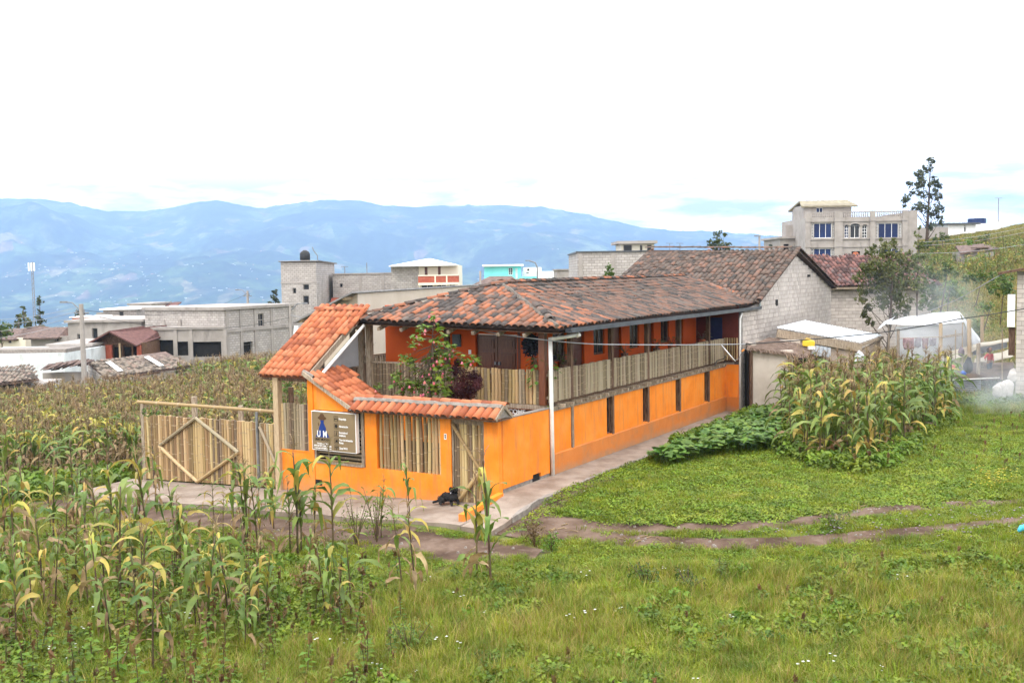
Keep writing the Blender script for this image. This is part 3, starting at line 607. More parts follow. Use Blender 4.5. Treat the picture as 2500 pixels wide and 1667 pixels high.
# roof
E0, E1, AP = (-.60, -.62, 4.40), (-.60, 7.0, 4.58), (3.1, 3.52, 5.61)
S1, RE = (17.9, -.62, 4.50), (20.0, 3.52, 5.68)
deck = MB(); lo = lambda p, d=.045: (p[0], p[1], p[2] - d)
deck.add([lo(E0), lo(E1), lo(AP)], [(0, 1, 2)]); deck.add([lo(E0), lo(AP), lo(RE), lo(S1)], [(0, 1, 2, 3)])
LB = (17.5, 7.6, 4.6); deck.add([lo(E1), lo((17.5, 7.0, 4.58)), lo(RE), lo(AP)], [(0, 1, 2, 3)])
roof = deck.build('roof', MT['pan_old'], house, HF)
sof = MB(); sof.add([lo(E0, .13), lo(E1, .13), lo((1.3, 7, 4.95), .13), lo((1.3, 1.3, 4.75), .13)], [(0, 1, 2, 3)]); sof.add([lo(E0, .13), lo((1.3, 1.3, 4.75), .13), lo((17, 1.3, 4.85), .13), lo((17, -.62, 4.5), .13)], [(0, 1, 2, 3)])
sof.build('soffit', MT['wood_dark'], roof, HF)
rt = roof_field([E0, E1, AP], .245, .33, HF, rng, .03)
rs = roof_field([E0, S1, RE, AP], .245, .33, HF, rng, .025, sag=.10)
HI = HF.inverted(); near = lambda M: (HI @ M.translation).x + rng.gauss(0, .9) < 3.2
rt += [M for M in rs if near(M)]; rs = [M for M in rs if M not in rt]
# parts: the tiles that show largest; older, browner tiles lie farther along the slope
place_tiles(rt, roof, TM_OLD, MT['tile_old_mass']); place_tiles(rs, roof, TM_MIX, MT['tile_mix_mass'], limit=0)
mo = MB()
def mortar_line(p, q, wd=.2, h=.09):
    p, q = Vector(p), Vector(q); k = 12; pts = [p.lerp(q, i / k) + Vector((0, 0, .07 + rng.uniform(-.012, .012))) for i in range(k + 1)]
    mo.tube(pts, [wd * .55 + rng.uniform(-.02, .02) for _ in pts], 6)
mortar_line(E0, AP, .14); mortar_line(AP, RE, .12)
mo.build('hip_mortar', MT['hip_mortar'], roof, HF)
cap_row(roof, E1, AP, TM_OLD, HF, lift=.10, rng=rng); cap_row(roof, AP, RE, TM_OLD, HF, lift=.11, rng=rng); cap_row(roof, RE, (18.0, -.3, 4.66), TM_OLD, HF, lift=.06, rng=rng, step=.42)
cap_row(roof, (-.1, -.15, 4.53), (1.0, 1.0, 4.92), TM_OLD, HF, lift=.13, rng=rng)
rm = MB().box(-.05, .05, -.6, 1.4, -.05, .05).mesh('rafter_end', MT['wood_grey'])
for i in range(8):
    b = .5 + i * .9; inst('rafter_end', rm, HF @ Matrix.Translation((.0, b, 4.34 + .02 * b)) @ Matrix.Rotation(R(-90), 4, 'Z') @ Matrix.Rotation(R(15), 4, 'X'), roof)
g = MB()
def gut(a0, a1, b, z):
    prof = [(b + .10, z + .12), (b + .10, z), (b - .10, z), (b - .10, z + .13), (b - .085, z + .13), (b - .085, z + .015), (b + .085, z + .015), (b + .085, z + .12)]
    g.add([(a0, p[0], p[1]) for p in prof] + [(a1, p[0], p[1]) for p in prof], [(i, (i + 1) % 8, (i + 1) % 8 + 8, i + 8) for i in range(8)] + [(0, 1, 2, 3, 4, 5, 6, 7), (15, 14, 13, 12, 11, 10, 9, 8)])
gut(-.12, 18.0, -.72, 4.27)
g.build('gutter', MT['gutter'], roof, HF)
dpz = MB(); dpz.tube([(.02, -.07, .0), (-.01, -.075, 1.5), (-.03, -.08, 3.0), (-.06, -.085, 4.12)], .062, 10); dpz.tube([(-.06, -.085, 4.07), (.25, -.3, 4.10), (.62, -.62, 4.16)], .058, 10); dpz.tube([(.6, -.6, 4.13), (.68, -.68, 4.19)], .072, 10)
dpz.build('downpipe', MT['pipe'], house, HF, smooth=True)
dpz = MB(); dpz.tube([(15.46, -.66, .1), (15.46, -.66, 3.95), (15.7, -.66, 4.18)], .05, 10); dpz.build('downpipe', MT['pipe'], house, HF, smooth=True)
# ================================================================== courtyard wall with coping, bars and door
cw = thing('courtyard_wall', 'bright orange front courtyard wall with a clay tile coping', 'wall', HF @ Matrix.Translation((-2.8, 0, -.3)))
FA, BA = -2.9, -2.7
w = MB()
def wb(b0, b1, z0, z1): w.box(FA, BA, b0, b1, z0, z1)
wall_holes(w, 0.0, 6.82, -.75, 2.10, [(.46, 1.56, -.75, 2.02), (1.92, 4.20, .36, 2.06), (4.64, 6.60, .35, 1.97)], FA, .2, 0, 'y')
w.prism([(4.9, 2.101), (6.82, 2.101), (6.82, 3.02), (4.9, 2.12)], FA, BA, 'x')
w.box(-2.93, -2.66, 6.62, 6.83, -.75, 3.0)
w.build('front_wall', MT['orange'], cw, HF)
w = MB()
for a0, a1, z0 in ((-2.698, -1.08, .12), (-1.08, -.62, .22), (-.62, -.06, .10)):
    w.hexa([(a0, -.02, z0), (a1, -.02, z0), (a1, .16, z0), (a0, .16, z0), (a0, -.02, 2.03), (a1, -.02, 2.0), (a1, .16, 2.0), (a0, .16, 2.03)])
w.build('side_wall', MT['orange'], cw, HF)
MB().hexa([(-2.69, -.03, 2.031), (-.05, -.03, 2.001), (-.05, .17, 2.001), (-2.69, .17, 2.031), (-2.69, -.03, 2.06), (-.05, -.03, 2.03), (-.05, .17, 2.03), (-2.69, .17, 2.06)]).build('wall_cap', MT['mortar'], cw, HF)
MB().box(-2.69, -1.08, .0, .14, -.3, .119).box(-.62, -.06, .0, .14, -.2, .099).build('footing', MT['mortar'], cw, HF)
MB().box(-1.07, -.63, .03, .14, -.1, .219).build('drain_hole', MT['dark'], cw, HF)
k_ = MB(); k_.hexa([(-4.85, -.14, -.75), (-2.901, -.14, -.6), (-2.901, .02, -.6), (-4.85, .02, -.75), (-4.85, -.14, -.12), (-2.901, -.14, .07), (-2.901, .02, .07), (-4.85, .02, -.12)])
k_.build('ramp_wall', MT['orange'], cw, HF)
w = MB(); wall_holes(w, 6.84, 8.02, -.95, .62, [], -2.86, .2, 0, 'y'); w.box(-2.88, -2.64, 6.84, 8.02, .622, .66); w.build('low_wall', MT['orange'], cw, HF)
MB().box(-2.912, -2.903, 6.36, 6.62, -.35, -.18).build('vent_hole', MT['dark'], cw, HF)
hn = MB().box(-2.915, -2.902, 1.70, 1.78, 1.40, 1.56).build('number_plate', MT['white'], cw, HF)
MB().box(-2.918, -2.9155, 1.72, 1.76, 1.43, 1.48).box(-2.918, -2.9155, 1.72, 1.76, 1.49, 1.54).build('digit', MT['dark'], hn, HF)
# bars in the window opening
for i in range(17):
    b = 1.97 + i * (4.10 - 1.97) / 16 + rng.uniform(-.012, .012); t = rng.uniform(-.025, .025)
    pole(cw, (-2.80, b, .36), (-2.80, b + t, 2.08), rng.uniform(.044, .056), 'bamboo', rng, HF)
MB().box(-2.88, -2.72, 1.9, 4.22, 2.062, 2.13).build('lintel', MT['wood_dark'], cw, HF)
for i in range(9):
    z = .42 + i * .125; pole(cw, (-2.80, 4.72, z), (-2.80, 6.56, z + rng.uniform(-.01, .01)), .04, 'bamboo_old' if i % 3 else 'bamboo', rng, HF)
fr = MB(); fr.box(-2.93, -2.80, 4.66, 4.76, .36, 1.97); fr.box(-2.93, -2.80, 6.52, 6.60, .36, 1.97); fr.box(-2.93, -2.80, 4.76, 6.52, .34, .40); fr.build('opening_frame', MT['wood_grey'], cw, HF)
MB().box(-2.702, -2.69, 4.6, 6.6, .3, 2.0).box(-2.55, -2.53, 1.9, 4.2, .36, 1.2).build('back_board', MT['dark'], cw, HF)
# bamboo door
dr = MB(); dr.box(-2.86, -2.80, 1.50, 1.56, -.33, 2.0); dr.box(-2.86, -2.80, .47, .53, -.33, 2.0); dr.box(-2.86, -2.80, .53, 1.50, 1.9, 2.0); dr.box(-2.84, -2.82, .5, 1.52, 1.85, 2.02)
dr = dr.build('door', MT['wood_grey'], cw, HF)
for i in range(11):
    b = .575 + i * .0895; pole(dr, (-2.80, b, -.36), (-2.80, b + rng.uniform(-.015, .015), 1.9), .047, 'bamboo' if rng.random() < .6 else 'bamboo_old', rng, HF)
pole(dr, (-2.90, 1.50, 1.84), (-2.90, .58, .60), .045, 'bamboo', rng, HF, 'brace'); pole(dr, (-2.90, .57, .60), (-2.90, 1.34, -.32), .06, 'bamboo', rng, HF, 'brace')
# coping
cop = MB(); cop.hexa([(-3.20, -.12, 2.10), (-2.40, -.12, 2.10), (-2.40, 5.0, 2.06), (-3.20, 5.0, 2.06), (-2.83, -.12, 2.40), (-2.77, -.12, 2.40), (-2.77, 5.0, 2.36), (-2.83, 5.0, 2.36)])
cop = cop.build('coping', MT['mortar'], cw, HF)
TM_COP = tile_mesh('coping_tile', MT['tile_new'], L=.50, r0=.125, r1=.105, flat=.8)
for i in range(20):
    b = -.02 + i * .2545
    for sgn in (1, -1):
        M = HF @ Matrix.Translation((-2.8 - sgn * .47, b + rng.uniform(-.012, .012), 2.085 - .008 * b)) @ Matrix.Rotation(R(-90 * sgn), 4, 'Z') @ Matrix.Rotation(R(33) + rng.uniform(-.02, .02), 4, 'X') @ Matrix.Rotation(rng.uniform(-.03, .03), 4, 'Z')
        inst('tile', TM_COP[0], M, cop)
mrt = MB(); mrt.tube([(-2.86, b, 2.395 - .008 * b + rng.uniform(-.012, .012)) for b in np.linspace(-.12, 5.0, 26)], [.085 + rng.uniform(-.012, .012) for _ in range(26)], 6); mrt.build('mortar', MT['mortar'], cop, HF)
cap_row(cop, (-2.72, 5.0, 2.38), (-2.72, -.1, 2.42), TM_NEW, HF, lift=.03, rng=rng, step=.34)
bd = MB(); bd.box(-3.22, -3.17, -.1, 5.0, 2.035, 2.075); bd.box(-3.2, -2.42, -.16, -.125, 2.04, 2.08); bd.build('batten', MT['wood_dark'], cop, HF)
bd = MB(); bd.beam((-3.24, -.15, 2.08), (-2.80, -.15, 2.42), .03, .09); bd.beam((-2.36, -.15, 2.08), (-2.80, -.15, 2.42), .03, .09); bd.build('barge_board', MT['wood_grey'], cop, HF)
# sloping tile roof between the wall and the gateway
lr = MB().slab([(-3.06, 6.78, 3.06), (-3.06, 4.92, 2.05), (-1.35, 5.05, 2.18), (-1.35, 6.85, 3.16)], .05).build('lean_to_roof', MT['pan'], cw, HF)
place_tiles(roof_field([(-3.06, 4.92, 2.07), (-1.35, 5.02, 2.17), (-1.35, 6.85, 3.18), (-3.06, 6.78, 3.08)], .243, .335, HF, rng, .02), lr, TM_NEW, MT['tile_new'])
bd = MB(); bd.beam((-3.09, 6.86, 3.09), (-3.09, 4.88, 2.03), .05, .12); bd.build('barge_board', MT['wood_grey'], lr, HF)
MB().tube([(-3.02, 6.9, 3.13), (-2.95, 6.55, 2.97)], .07, 6).build('mortar', MT['mortar'], lr, HF)
# ================================================================== gateway canopy
cp = thing('gateway_canopy', 'steep bright clay tile canopy over the gateway on timber posts', 'canopy', HF @ Matrix.Translation((-2.85, 8.1, -.7)))
MB().box(-2.98, -2.78, 8.02, 8.22, -.85, 2.95).build('post', MT['wood_tan'], cp, HF)
MB().box(-.5, -.35, 8.4, 8.55, -.85, 4.6).build('post', MT['wood_grey'], cp, HF); MB().box(-.6, -.45, 6.95, 7.08, 1.9, 4.4).build('post', MT['wood_grey'], cp, HF)
MB().box(-2.93, -2.80, 6.84, 8.70, 2.80, 2.93).build('beam', MT['wood_dark'], cp, HF)
CR = [(-3.02, 6.78, 2.95), (-3.02, 8.74, 2.95), (-.28, 8.74, 4.86), (-.28, 6.60, 4.86)]
cr = MB().slab(CR, .07).build('roof', MT['pan'], cp, HF)
place_tiles(roof_field(CR, .243, .295, HF, rng, .02), cr, TM_NEW, MT['tile_new'])
cap_row(cr, (-.3, 8.75, 4.88), (-.3, 6.6, 4.88), TM_NEW, HF, lift=.02, rng=rng)
bd = MB(); bd.beam((-3.05, 6.70, 2.93), (-.5, 6.66, 4.70), .05, .16); bd.build('barge_board', MT['wood_grey'], cr, HF)
MB().tube([(-2.55, 6.56, 3.02), (-.55, 6.50, 4.42)], .05, 8).build('pipe', MT['pipe'], cr, HF)
MB().box(-2.4, -.6, 6.75, 6.78, 2.6, 2.65).hexa([(-2.3, 6.72, 3.1), (-.6, 6.72, 3.1), (-.6, 6.75, 3.1), (-2.3, 6.75, 3.1), (-2.3, 6.72, 3.12), (-.6, 6.72, 4.25), (-.6, 6.75, 4.25), (-2.3, 6.75, 3.12)]).build('tarp', pmat('grey_tarp', [(.20, .20, .21), (.27, .27, .28)], 1), cp, HF)
# bamboo screen on the low wall
scr = thing('bamboo_screen', 'narrow screen of dark bamboo poles on the low orange wall beside the gate', 'fence', HF @ Matrix.Translation((-2.78, 7.4, .66)))
for i in range(11):
    b = 6.90 + i * .107; pole(scr, (-2.83, b, .66), (-2.83, b + rng.uniform(-.02, .02), 2.10 + rng.uniform(-.03, .03)), .05, 'bamboo_old' if rng.random() < .8 else 'bamboo', rng, HF)
MB().box(-2.77, -2.72, 6.86, 8.0, .9, .97).build('rail', MT['wood_grey'], scr, HF); MB().box(-2.77, -2.72, 6.86, 8.0, 1.85, 1.92).build('rail', MT['wood_grey'], scr, HF)
# ================================================================== bamboo gate
gt = thing('bamboo_gate', 'wide double gate of split bamboo poles with a diamond brace', 'gate', HF @ Matrix.Translation((-2.85, 11.8, -.8)))
k = 47
for i in range(k):
    b = 9.10 + i * (14.38 - 9.10) / (k - 1); t = rng.uniform(-.03, .03)
    pole(gt, (-2.85, b, zf_walk(b) + .05), (-2.85, b + t * .6, 1.42 - .012 * (b - 9) + rng.uniform(-.02, .02)), rng.uniform(.058, .067), 'bamboo' if rng.random() < .88 else 'bamboo_old', rng, HF)
for i in range(7):
    b = 8.30 + i * .105; pole(gt, (-2.85, b, zf_walk(b) + .05), (-2.85, b, 1.40), .053, 'bamboo' if rng.random() < .7 else 'bamboo_old', rng, HF)
D = {'t': (11.78, 1.40), 'l': (13.62, .33), 'r': (9.85, .40), 'b': (11.80, -.74)}
for a_, b_ in (('t', 'l'), ('l', 'b'), ('b', 'r'), ('r', 't')):
    pole(gt, (-2.95, *D[a_]), (-2.95, *D[b_]), .058, 'bamboo_old' if 't' in (a_, b_) else 'bamboo', rng, HF, 'brace')
pole(gt, (-2.95, 8.88, 1.30), (-2.95, 8.25, .22), .045, 'bamboo_old', rng, HF, 'brace'); pole(gt, (-2.95, 8.25, .2), (-2.95, 8.85, -.58), .045, 'bamboo', rng, HF, 'brace')
MB().tube([(-2.93, 9.0, -.72), (-2.93, 9.0, 1.76)], .045, 8).build('post', MT['steel'], gt, HF)
MB().box(-2.93, -2.78, 14.40, 14.55, -1.0, 1.72).build('post', MT['wood_grey'], gt, HF)
MB().box(-2.87, -2.83, 11.76, 11.80, -.8, 1.44).build('stile', MT['wood_dark'], gt, HF)
pole(gt, (-2.86, 14.75, 1.77), (-2.86, 8.15, 1.80), .058, 'bamboo', rng, HF, 'top_pole')
for b in (14.0, 11.5, 9.6): MB().box(-2.77, -2.73, b - .9 if b < 10 else b - 1.2, b + .4, 1.05, 1.12).build('rail', MT['wood_grey'], gt, HF)
gpost = MB().box(-.07, .07, -.07, .07, 0, 2.9)
for i, (px, py, y, lab) in enumerate(((474, 968, 34.2, 'grey timber post standing behind the middle of the bamboo gate'), (588, 990, 34.0, 'short grey timber post seen over the right half of the gate'), (710, 945, 34.6, 'dark timber post under the tiled gateway canopy'))):
    p = dp(px, py, y); z0 = float(gz(p.x, p.y)); o = MB().box(-.08, .08, -.08, .08, 0, p.z - z0).build('fence_post', MT['wood_dark'] if i == 2 else MT['wood_grey'], None, Matrix.Translation((p.x, p.y, z0))); tag(o, lab, 'post', 'posts behind the gate')
# ================================================================== hanging sign
sg = thing('sign_board', 'brown guesthouse sign with a blue volcano emblem and white lettering', 'sign', HF @ Matrix.Translation((-3.02, 5.69, .8)))
M_BR = pmat('sign_brown', [(.20, .14, .072), (.225, .16, .085)], 1.5, rough=.5, spec=.3, bump=0)
MB().box(-3.07, -2.95, 4.84, 6.54, .79, 1.94).build('board', M_BR, sg, HF)
f = MB(); f.box(-3.082, -2.95, 4.815, 6.56, 1.942, 1.956); f.box(-3.082, -2.95, 4.825, 6.55, .778, .788); f.box(-3.082, -2.95, 6.542, 6.55, .788, 1.942); f.box(-3.09, -2.95, 4.812, 4.838, .788, 1.942); f.build('frame', MT['white'], sg, HF)
SF = HF @ Matrix.Translation((-3.073, 6.54, 1.94)) @ Matrix(((0, 0, -1, 0), (-1, 0, 0, 0), (0, 1, 0, 0), (0, 0, 0, 1)))   # x to the right, y up, z towards the viewer; origin top left of the board (1.70 x 1.15)
def flat(name, mat, polys, parent, d=.004):
    m = MB()
    for P in polys: m.prism(P, .001, d, 'z')
    return m.build(name, mat, parent, SF)
def text(s, x, y, size, mat, parent, name='lettering', F=None, align='LEFT', bold=.0, sx=1.0):
    c = bpy.data.curves.new(name, 'FONT'); c.body = s; c.size = size; c.align_x = align; c.extrude = .002; c.offset = bold; c.materials.append(mat)
    o = bpy.data.objects.new(name, c); me = bpy.data.meshes.new_from_object(o); bpy.data.objects.remove(o); bpy.data.curves.remove(c)
    me.materials.clear(); me.materials.append(mat)
    return link(bpy.data.objects.new(name, me), parent, (F or SF) @ Matrix.Translation((x, y, .004)) @ Matrix.Diagonal((sx, 1, 1, 1)))
M_BL = pmat('sign_blue', [(.008, .03, .16), (.012, .04, .20)], 2, rough=.5, bump=0); M_HT = pmat('sign_hat', [(.075, .035, .014), (.10, .05, .02)], 2, rough=.5, bump=0); M_BK = MT['dark']
el = lambda cx_, cy_, rx, ry, n=20, a0=0, a1=2 * math.pi: [(cx_ + rx * math.cos(a0 + (a1 - a0) * i / n), cy_ + ry * math.sin(a0 + (a1 - a0) * i / n)) for i in range(n)]
flat('emblem_hat', M_HT, [[(.23, -.17), (.30, -.13), (.33, -.07), (.37, -.045), (.43, -.045), (.47, -.07), (.50, -.13), (.57, -.17), (.56, -.20), (.48, -.24), (.40, -.25), (.32, -.24), (.24, -.20)]], sg)
flat('emblem_volcano', M_BL, [[(.33, -.25), (.47, -.25), (.46, -.33), (.55, -.49), (.54, -.55), (.69, -.77), (.13, -.77), (.27, -.55), (.27, -.49), (.35, -.33)]], sg)
flat('emblem_bird', M_HT, [[(.235, -.35), (.255, -.31), (.265, -.36), (.275, -.41), (.25, -.43)]], sg)
text('U', .19, -.755, .27, MT['white'], sg, bold=.006, sx=.75); text('M', .42, -.755, .27, MT['white'], sg, bold=.006, sx=.8)
text('UNAY MUCHIKU', .41, -.87, .105, M_BK, sg, align='CENTER', bold=.002, sx=.78)
text('Telf: (06) 2947 006', .41, -.98, .062, MT['white'], sg, align='CENTER', bold=.002, sx=.95); text('0997 527 877 / 0998 463 896', .41, -1.05, .062, MT['white'], sg, align='CENTER', bold=.002, sx=.95); text('e-mail: unaymuchiku@hotmail.com', .41, -1.115, .058, MT['white'], sg, align='CENTER', bold=.0015, sx=.82)
rows = [(-.17, ['Hospedaje']), (-.395, ['Alimentación']), (-.62, ['Excursión al', 'Imbabura']), (-.84, ['Tour de Artesanías', 'Runas']), (-1.05, ['Zona Wi-Fi'])]
for i, (y, tx_) in enumerate(rows):
    f = MB(); x0, x1, y0, y1 = .87, 1.03, y - .08, y + .08
    for q in ((x0, x1, y1 - .008, y1), (x0, x1, y0, y0 + .008), (x0, x0 + .008, y0, y1), (x1 - .008, x1, y0, y1)): f.box(q[0], q[1], q[2], q[3], .001, .004)
    f.build('icon_frame', M_BK, sg, SF)
    cx_ = .95
    ic = {0: [[(.89, y - .05), (.90, y - .05), (.90, y - .02), (1.0, y - .02), (1.0, y - .05), (1.01, y - .05), (1.01, y), (.89, y + .01)], [(.90, y + .035), (.95, y + .055), (1.0, y + .035), (1.0, y + .025), (.95, y + .045), (.90, y + .025)]],
          1: [el(cx_, y, .05, .055)],
          2: [el(cx_ - .005, y + .048, .014, .014, 8), [(.935, y + .03), (.965, y + .03), (.96, y - .005), (.975, y - .06), (.96, y - .06), (.948, y - .02), (.93, y - .06), (.915, y - .06), (.935, y - .005)]],
          3: [[(.90, y - .05), (.93, y + .05), (.96, y + .02), (.99, y + .055), (1.0, y - .01), (.98, y - .06), (.95, y - .03)]],
          4: [el(cx_, y - .045, .012, .012, 8)] + [[(cx_ + rr * math.cos(t), y - .05 + rr * math.sin(t)) for t in np.linspace(R(45), R(135), 9)] + [(cx_ + (rr - .014) * math.cos(t), y - .05 + (rr - .014) * math.sin(t)) for t in np.linspace(R(135), R(45), 9)] for rr in (.04, .07, .10)]}[i]
    flat('icon', M_BK, ic, sg)
    for j, s in enumerate(tx_): text(s, 1.06, y - .025 + (.04 if len(tx_) > 1 else 0) - j * .085, .085, MT['white'], sg, bold=.002, sx=.78)
# WELCOME board hanging under the balcony beam
wl = thing('welcome_board', 'dark wooden board lettered WELCOME under the front balcony beam', 'sign', HF @ Matrix.Translation((.04, 1.2, 1.7)))
MB().box(.02, .06, .45, 1.95, 1.50, 1.93).build('board', pmat('dark_board', [(.03, .012, .010), (.05, .02, .016)], 3), wl, HF)
WF = HF @ Matrix.Translation((.018, 1.88, 1.80)) @ Matrix(((0, 0, -1, 0), (-1, 0, 0, 0), (0, 1, 0, 0), (0, 0, 0, 1)))
text('WELCOME', .02, -.02, .20, MT['white'], wl, F=WF, bold=.006, sx=1.05)
# ================================================================== block houses and the yard on the right
rng = random.Random(5)
BLK = {}
def block_wall(parent, F, poly, rng, limit=300, bw=.40, bh=.20, y=0.0, holes=(), th=.3, back=True, mat='block', skip=None):
    """blocks laid in courses over a recessed mortar backing; polygon is (x, z)"""
    if back: MB().prism(poly, y, y + th, 'y').build('wall', MT['joint'], parent, F)
    key = (bw, bh)
    if key not in BLK: BLK[key] = MB().box(-bw / 2 + .008, bw / 2 - .008, -.018, .05, -bh / 2 + .008, bh / 2 - .008).mesh('block', MT['block'])
    xs_ = [p[0] for p in poly]; zs_ = [p[1] for p in poly]; spots = []
    z = min(zs_) + bh / 2; row = 0
    while z < max(zs_):
        x = min(xs_) + bw / 2 + (row % 2) * bw / 2 - bw / 2
        while x < max(xs_):
            if all(in_poly(x + dx, z + dz, poly) for dx in (-bw * .45, bw * .45) for dz in (-bh * .45, bh * .45)) and not any(h[0] < x < h[1] and h[2] < z < h[3] for h in holes) and not (skip and skip(x, z)):
                spots.append((x, z))
            elif in_poly(x, z, poly) and not any(h[0] < x < h[1] and h[2] < z < h[3] for h in holes) and not (skip and skip(x, z)):
                lo_, hi_ = -bw / 2, bw / 2
                while lo_ < 0 and not all(in_poly(x + lo_ * .95, z + dz, poly) for dz in (-bh * .45, bh * .45)): lo_ += .04
                while hi_ > 0 and not all(in_poly(x + hi_ * .95, z + dz, poly) for dz in (-bh * .45, bh * .45)): hi_ -= .04
                if hi_ - lo_ > .14: spots.append((x + (lo_ + hi_) / 2, z, (hi_ - lo_) / bw))
            x += bw
        z += bh; row += 1
    spots.sort(key=lambda s: ((F @ Vector((s[0], y, s[1]))) - Vector(CAM)).length)
    mass = MB()
    for i, s in enumerate(spots):
        k = s[2] if len(s) > 2 else 1; off = rng.uniform(-.008, .008)
        if i < limit: inst('block', BLK[key], F @ Matrix.Translation((s[0], y + off, s[1])) @ Matrix.Rotation(rng.uniform(-.012, .012), 4, 'Y') @ Matrix.Diagonal((k * rng.uniform(.97, 1), 1, rng.uniform(.93, 1), 1)), parent)
        else: mass.box(s[0] - bw / 2 * k + .008, s[0] + bw / 2 * k - .008, y - .016 + off, y + .04, s[1] - bh / 2 + .008, s[1] + bh / 2 - .008, 0, rng.random())
    if mass.v: o = mass.build('blocks', MT[mat + '_mass'], parent, F, fix=False); o['kind'] = 'stuff'
gh = thing('block_house', 'bare block house with a big gable and mossy tile roof joined to the orange guesthouse', 'house', HF @ Matrix.Translation((23, -.65, 0)))
GP = [(15.64, -.2), (31.1, -.2), (31.1, 4.98), (23.8, 6.74), (17.6, 4.50), (15.64, 4.16)]
block_wall(gh, HF, GP, rng, y=-.65)
w = MB(); w.box(15.64, 15.9, -.34, 7.0, -.2, 4.1); w.box(16, 31.1, 6.7, 7.0, -.2, 4.9); w.prism([(17.6, 4.4), (31.1, 4.9), (23.8, 6.7)], 6.7, 7.0, 'y'); w.build('rear_wall', MT['blockwork'], gh, HF)
MB().box(15.60, 15.72, -.70, -.60, -.2, 4.1).build('corner_pier', MT['joint'], gh, HF)
RN = [(17.35, -.88, 4.56), (17.35, 7.1, 4.66), (23.8, 7.1, 7.14), (23.8, -.88, 6.92)]
rf = MB().slab([RN[0], RN[1], RN[2], RN[3]], .07).slab([(23.8, -.88, 6.92), (23.8, 7.1, 7.14), (31.4, 7.1, 4.95), (31.4, -.88, 4.95)], .07).build('roof', MT['pan_old'], gh, HF)
place_tiles(roof_field(RN, .25, .34, HF, rng, .045, sag=.05), rf, TM_BROWN, MT['tile_brown_mass'])
cap_row(rf, (23.8, -.9, 6.98), (23.8, 7.1, 7.2), TM_BROWN, HF, lift=.05, rng=rng)
cap_row(rf, (17.4, -.86, 4.64), (23.7, -.86, 6.98), TM_BROWN, HF, lift=.03, rng=rng, step=.33)
cap_row(rf, (31.3, -.86, 5.02), (23.9, -.86, 6.98), TM_BROWN, HF, lift=.0, rng=rng, step=.36)
MB().box(20.55, 20.85, -.70, -.62, 4.32, 4.60).box(26.1, 26.5, -.72, -.64, 5.6, 5.72).build('wall_niche', MT['dark'], gh, HF)
MB().tube([(17.75, -.70, 4.66), (17.9, -.75, 4.62), (17.95, -.74, 4.35), (18.0, -.70, 4.28)], .06, 8).build('pipe_elbow', pmat('zinc', [(.40, .46, .47), (.55, .60, .60)], 3, rough=.4, metal=.3), gh, HF)
# second block house behind it
p0 = dp(2026, 800, 62); F2 = frame_at((p0.x, p0.y, 0), R(0))
bh2 = thing('block_house', 'lower grey block house behind the gable with a dark reddish tile roof', 'house', F2 @ Matrix.Translation((3, 0, .3)))
block_wall(bh2, F2, [(-.1, -.1), (6.3, -.1), (6.3, 4.95), (-.1, 4.95)], rng, bw=.42, bh=.205)
MB().box(6.0, 6.3, .3, 6, -.1, 4.95).build('side_wall', MT['blockwork'], bh2, F2)
RB = [(-2.4, -.45, 4.92), (6.7, -.45, 4.92), (6.7, 4.2, 6.72), (-2.4, 4.2, 6.72)]
rf = MB().slab(RB, .08).build('roof', MT['pan_old'], bh2, F2)
place_tiles(roof_field(RB, .25, .36, F2, rng, .04), rf, tile_mesh('red_brown_tile', pmat('dark_red_tile', [(.06, .034, .03), (.10, .048, .04), (.15, .07, .058), (.08, .06, .056)], 6, rough=.9, rand=.2, spread=True, lo=.2, hi=.85), seg=4), pmat('dark_red_tile_mass', [(.06, .034, .03), (.10, .048, .04), (.15, .07, .058)], 6, rough=.9, rand=.2, spread=True, attr=True, lo=.2, hi=.85))
MB().box(-.3, 6.5, -.5, -.38, 4.74, 4.86).build('eave_beam', MT['wood_grey'], bh2, F2)
# zinc roofed lean-to
def quadp(l): return [dp(*q) for q in l]
zn = thing('zinc_shed', 'low shed with a white sheet metal roof against the block gable', 'shed', (13.4, 46.5, .2))
Q = quadp([(1897, 799, 44.5), (2103, 836, 46), (2156, 818, 49.5), (1967, 782, 49.5)])
M_ZN = pmat('sheet_zinc', [(.62, .66, .68), (.76, .79, .80)], .8, rough=.38, metal=.25, spec=.5, bump=.03)
def corr(mb, Q, n, amp=.02, t=.012, sub=1, mi=0):
    """corrugated sheet over a quad, ridges running from edge 0-1 to edge 3-2"""
    a, b, c, d = [Vector(q) for q in Q]; nn = (b - a).cross(d - a).normalized(); nn = nn if nn.z > 0 else -nn; vs = []; k = n * 4
    for i in range(k + 1):
        u = i / k; h = amp * math.cos(2 * math.pi * i / 4)
        p = a.lerp(b, u) + nn * h; q = d.lerp(c, u) + nn * h; vs += [p, q, p - nn * t, q - nn * t]
    fs = []
    for i in range(k): j = 4 * i; fs += [(j, j + 4, j + 5, j + 1), (j + 3, j + 7, j + 6, j + 2), (j, j + 2, j + 6, j + 4), (j + 1, j + 5, j + 7, j + 3)]
    return mb.add(vs, fs, mi)
corr(MB(), Q, 26).build('roof', M_ZN, zn)
n_ = [q - Vector((0, 0, .04)) for q in Q]
fa = MB(); fa.beam(n_[0] - Vector((0, 0, .22)), n_[1] - Vector((0, 0, .22)), .06, .36); fa.beam(n_[1] - Vector((0, 0, .08)), n_[2] - Vector((0, 0, .08)), .06, .12); fa.build('fascia', MT['wood_grey'], zn)
w = MB()
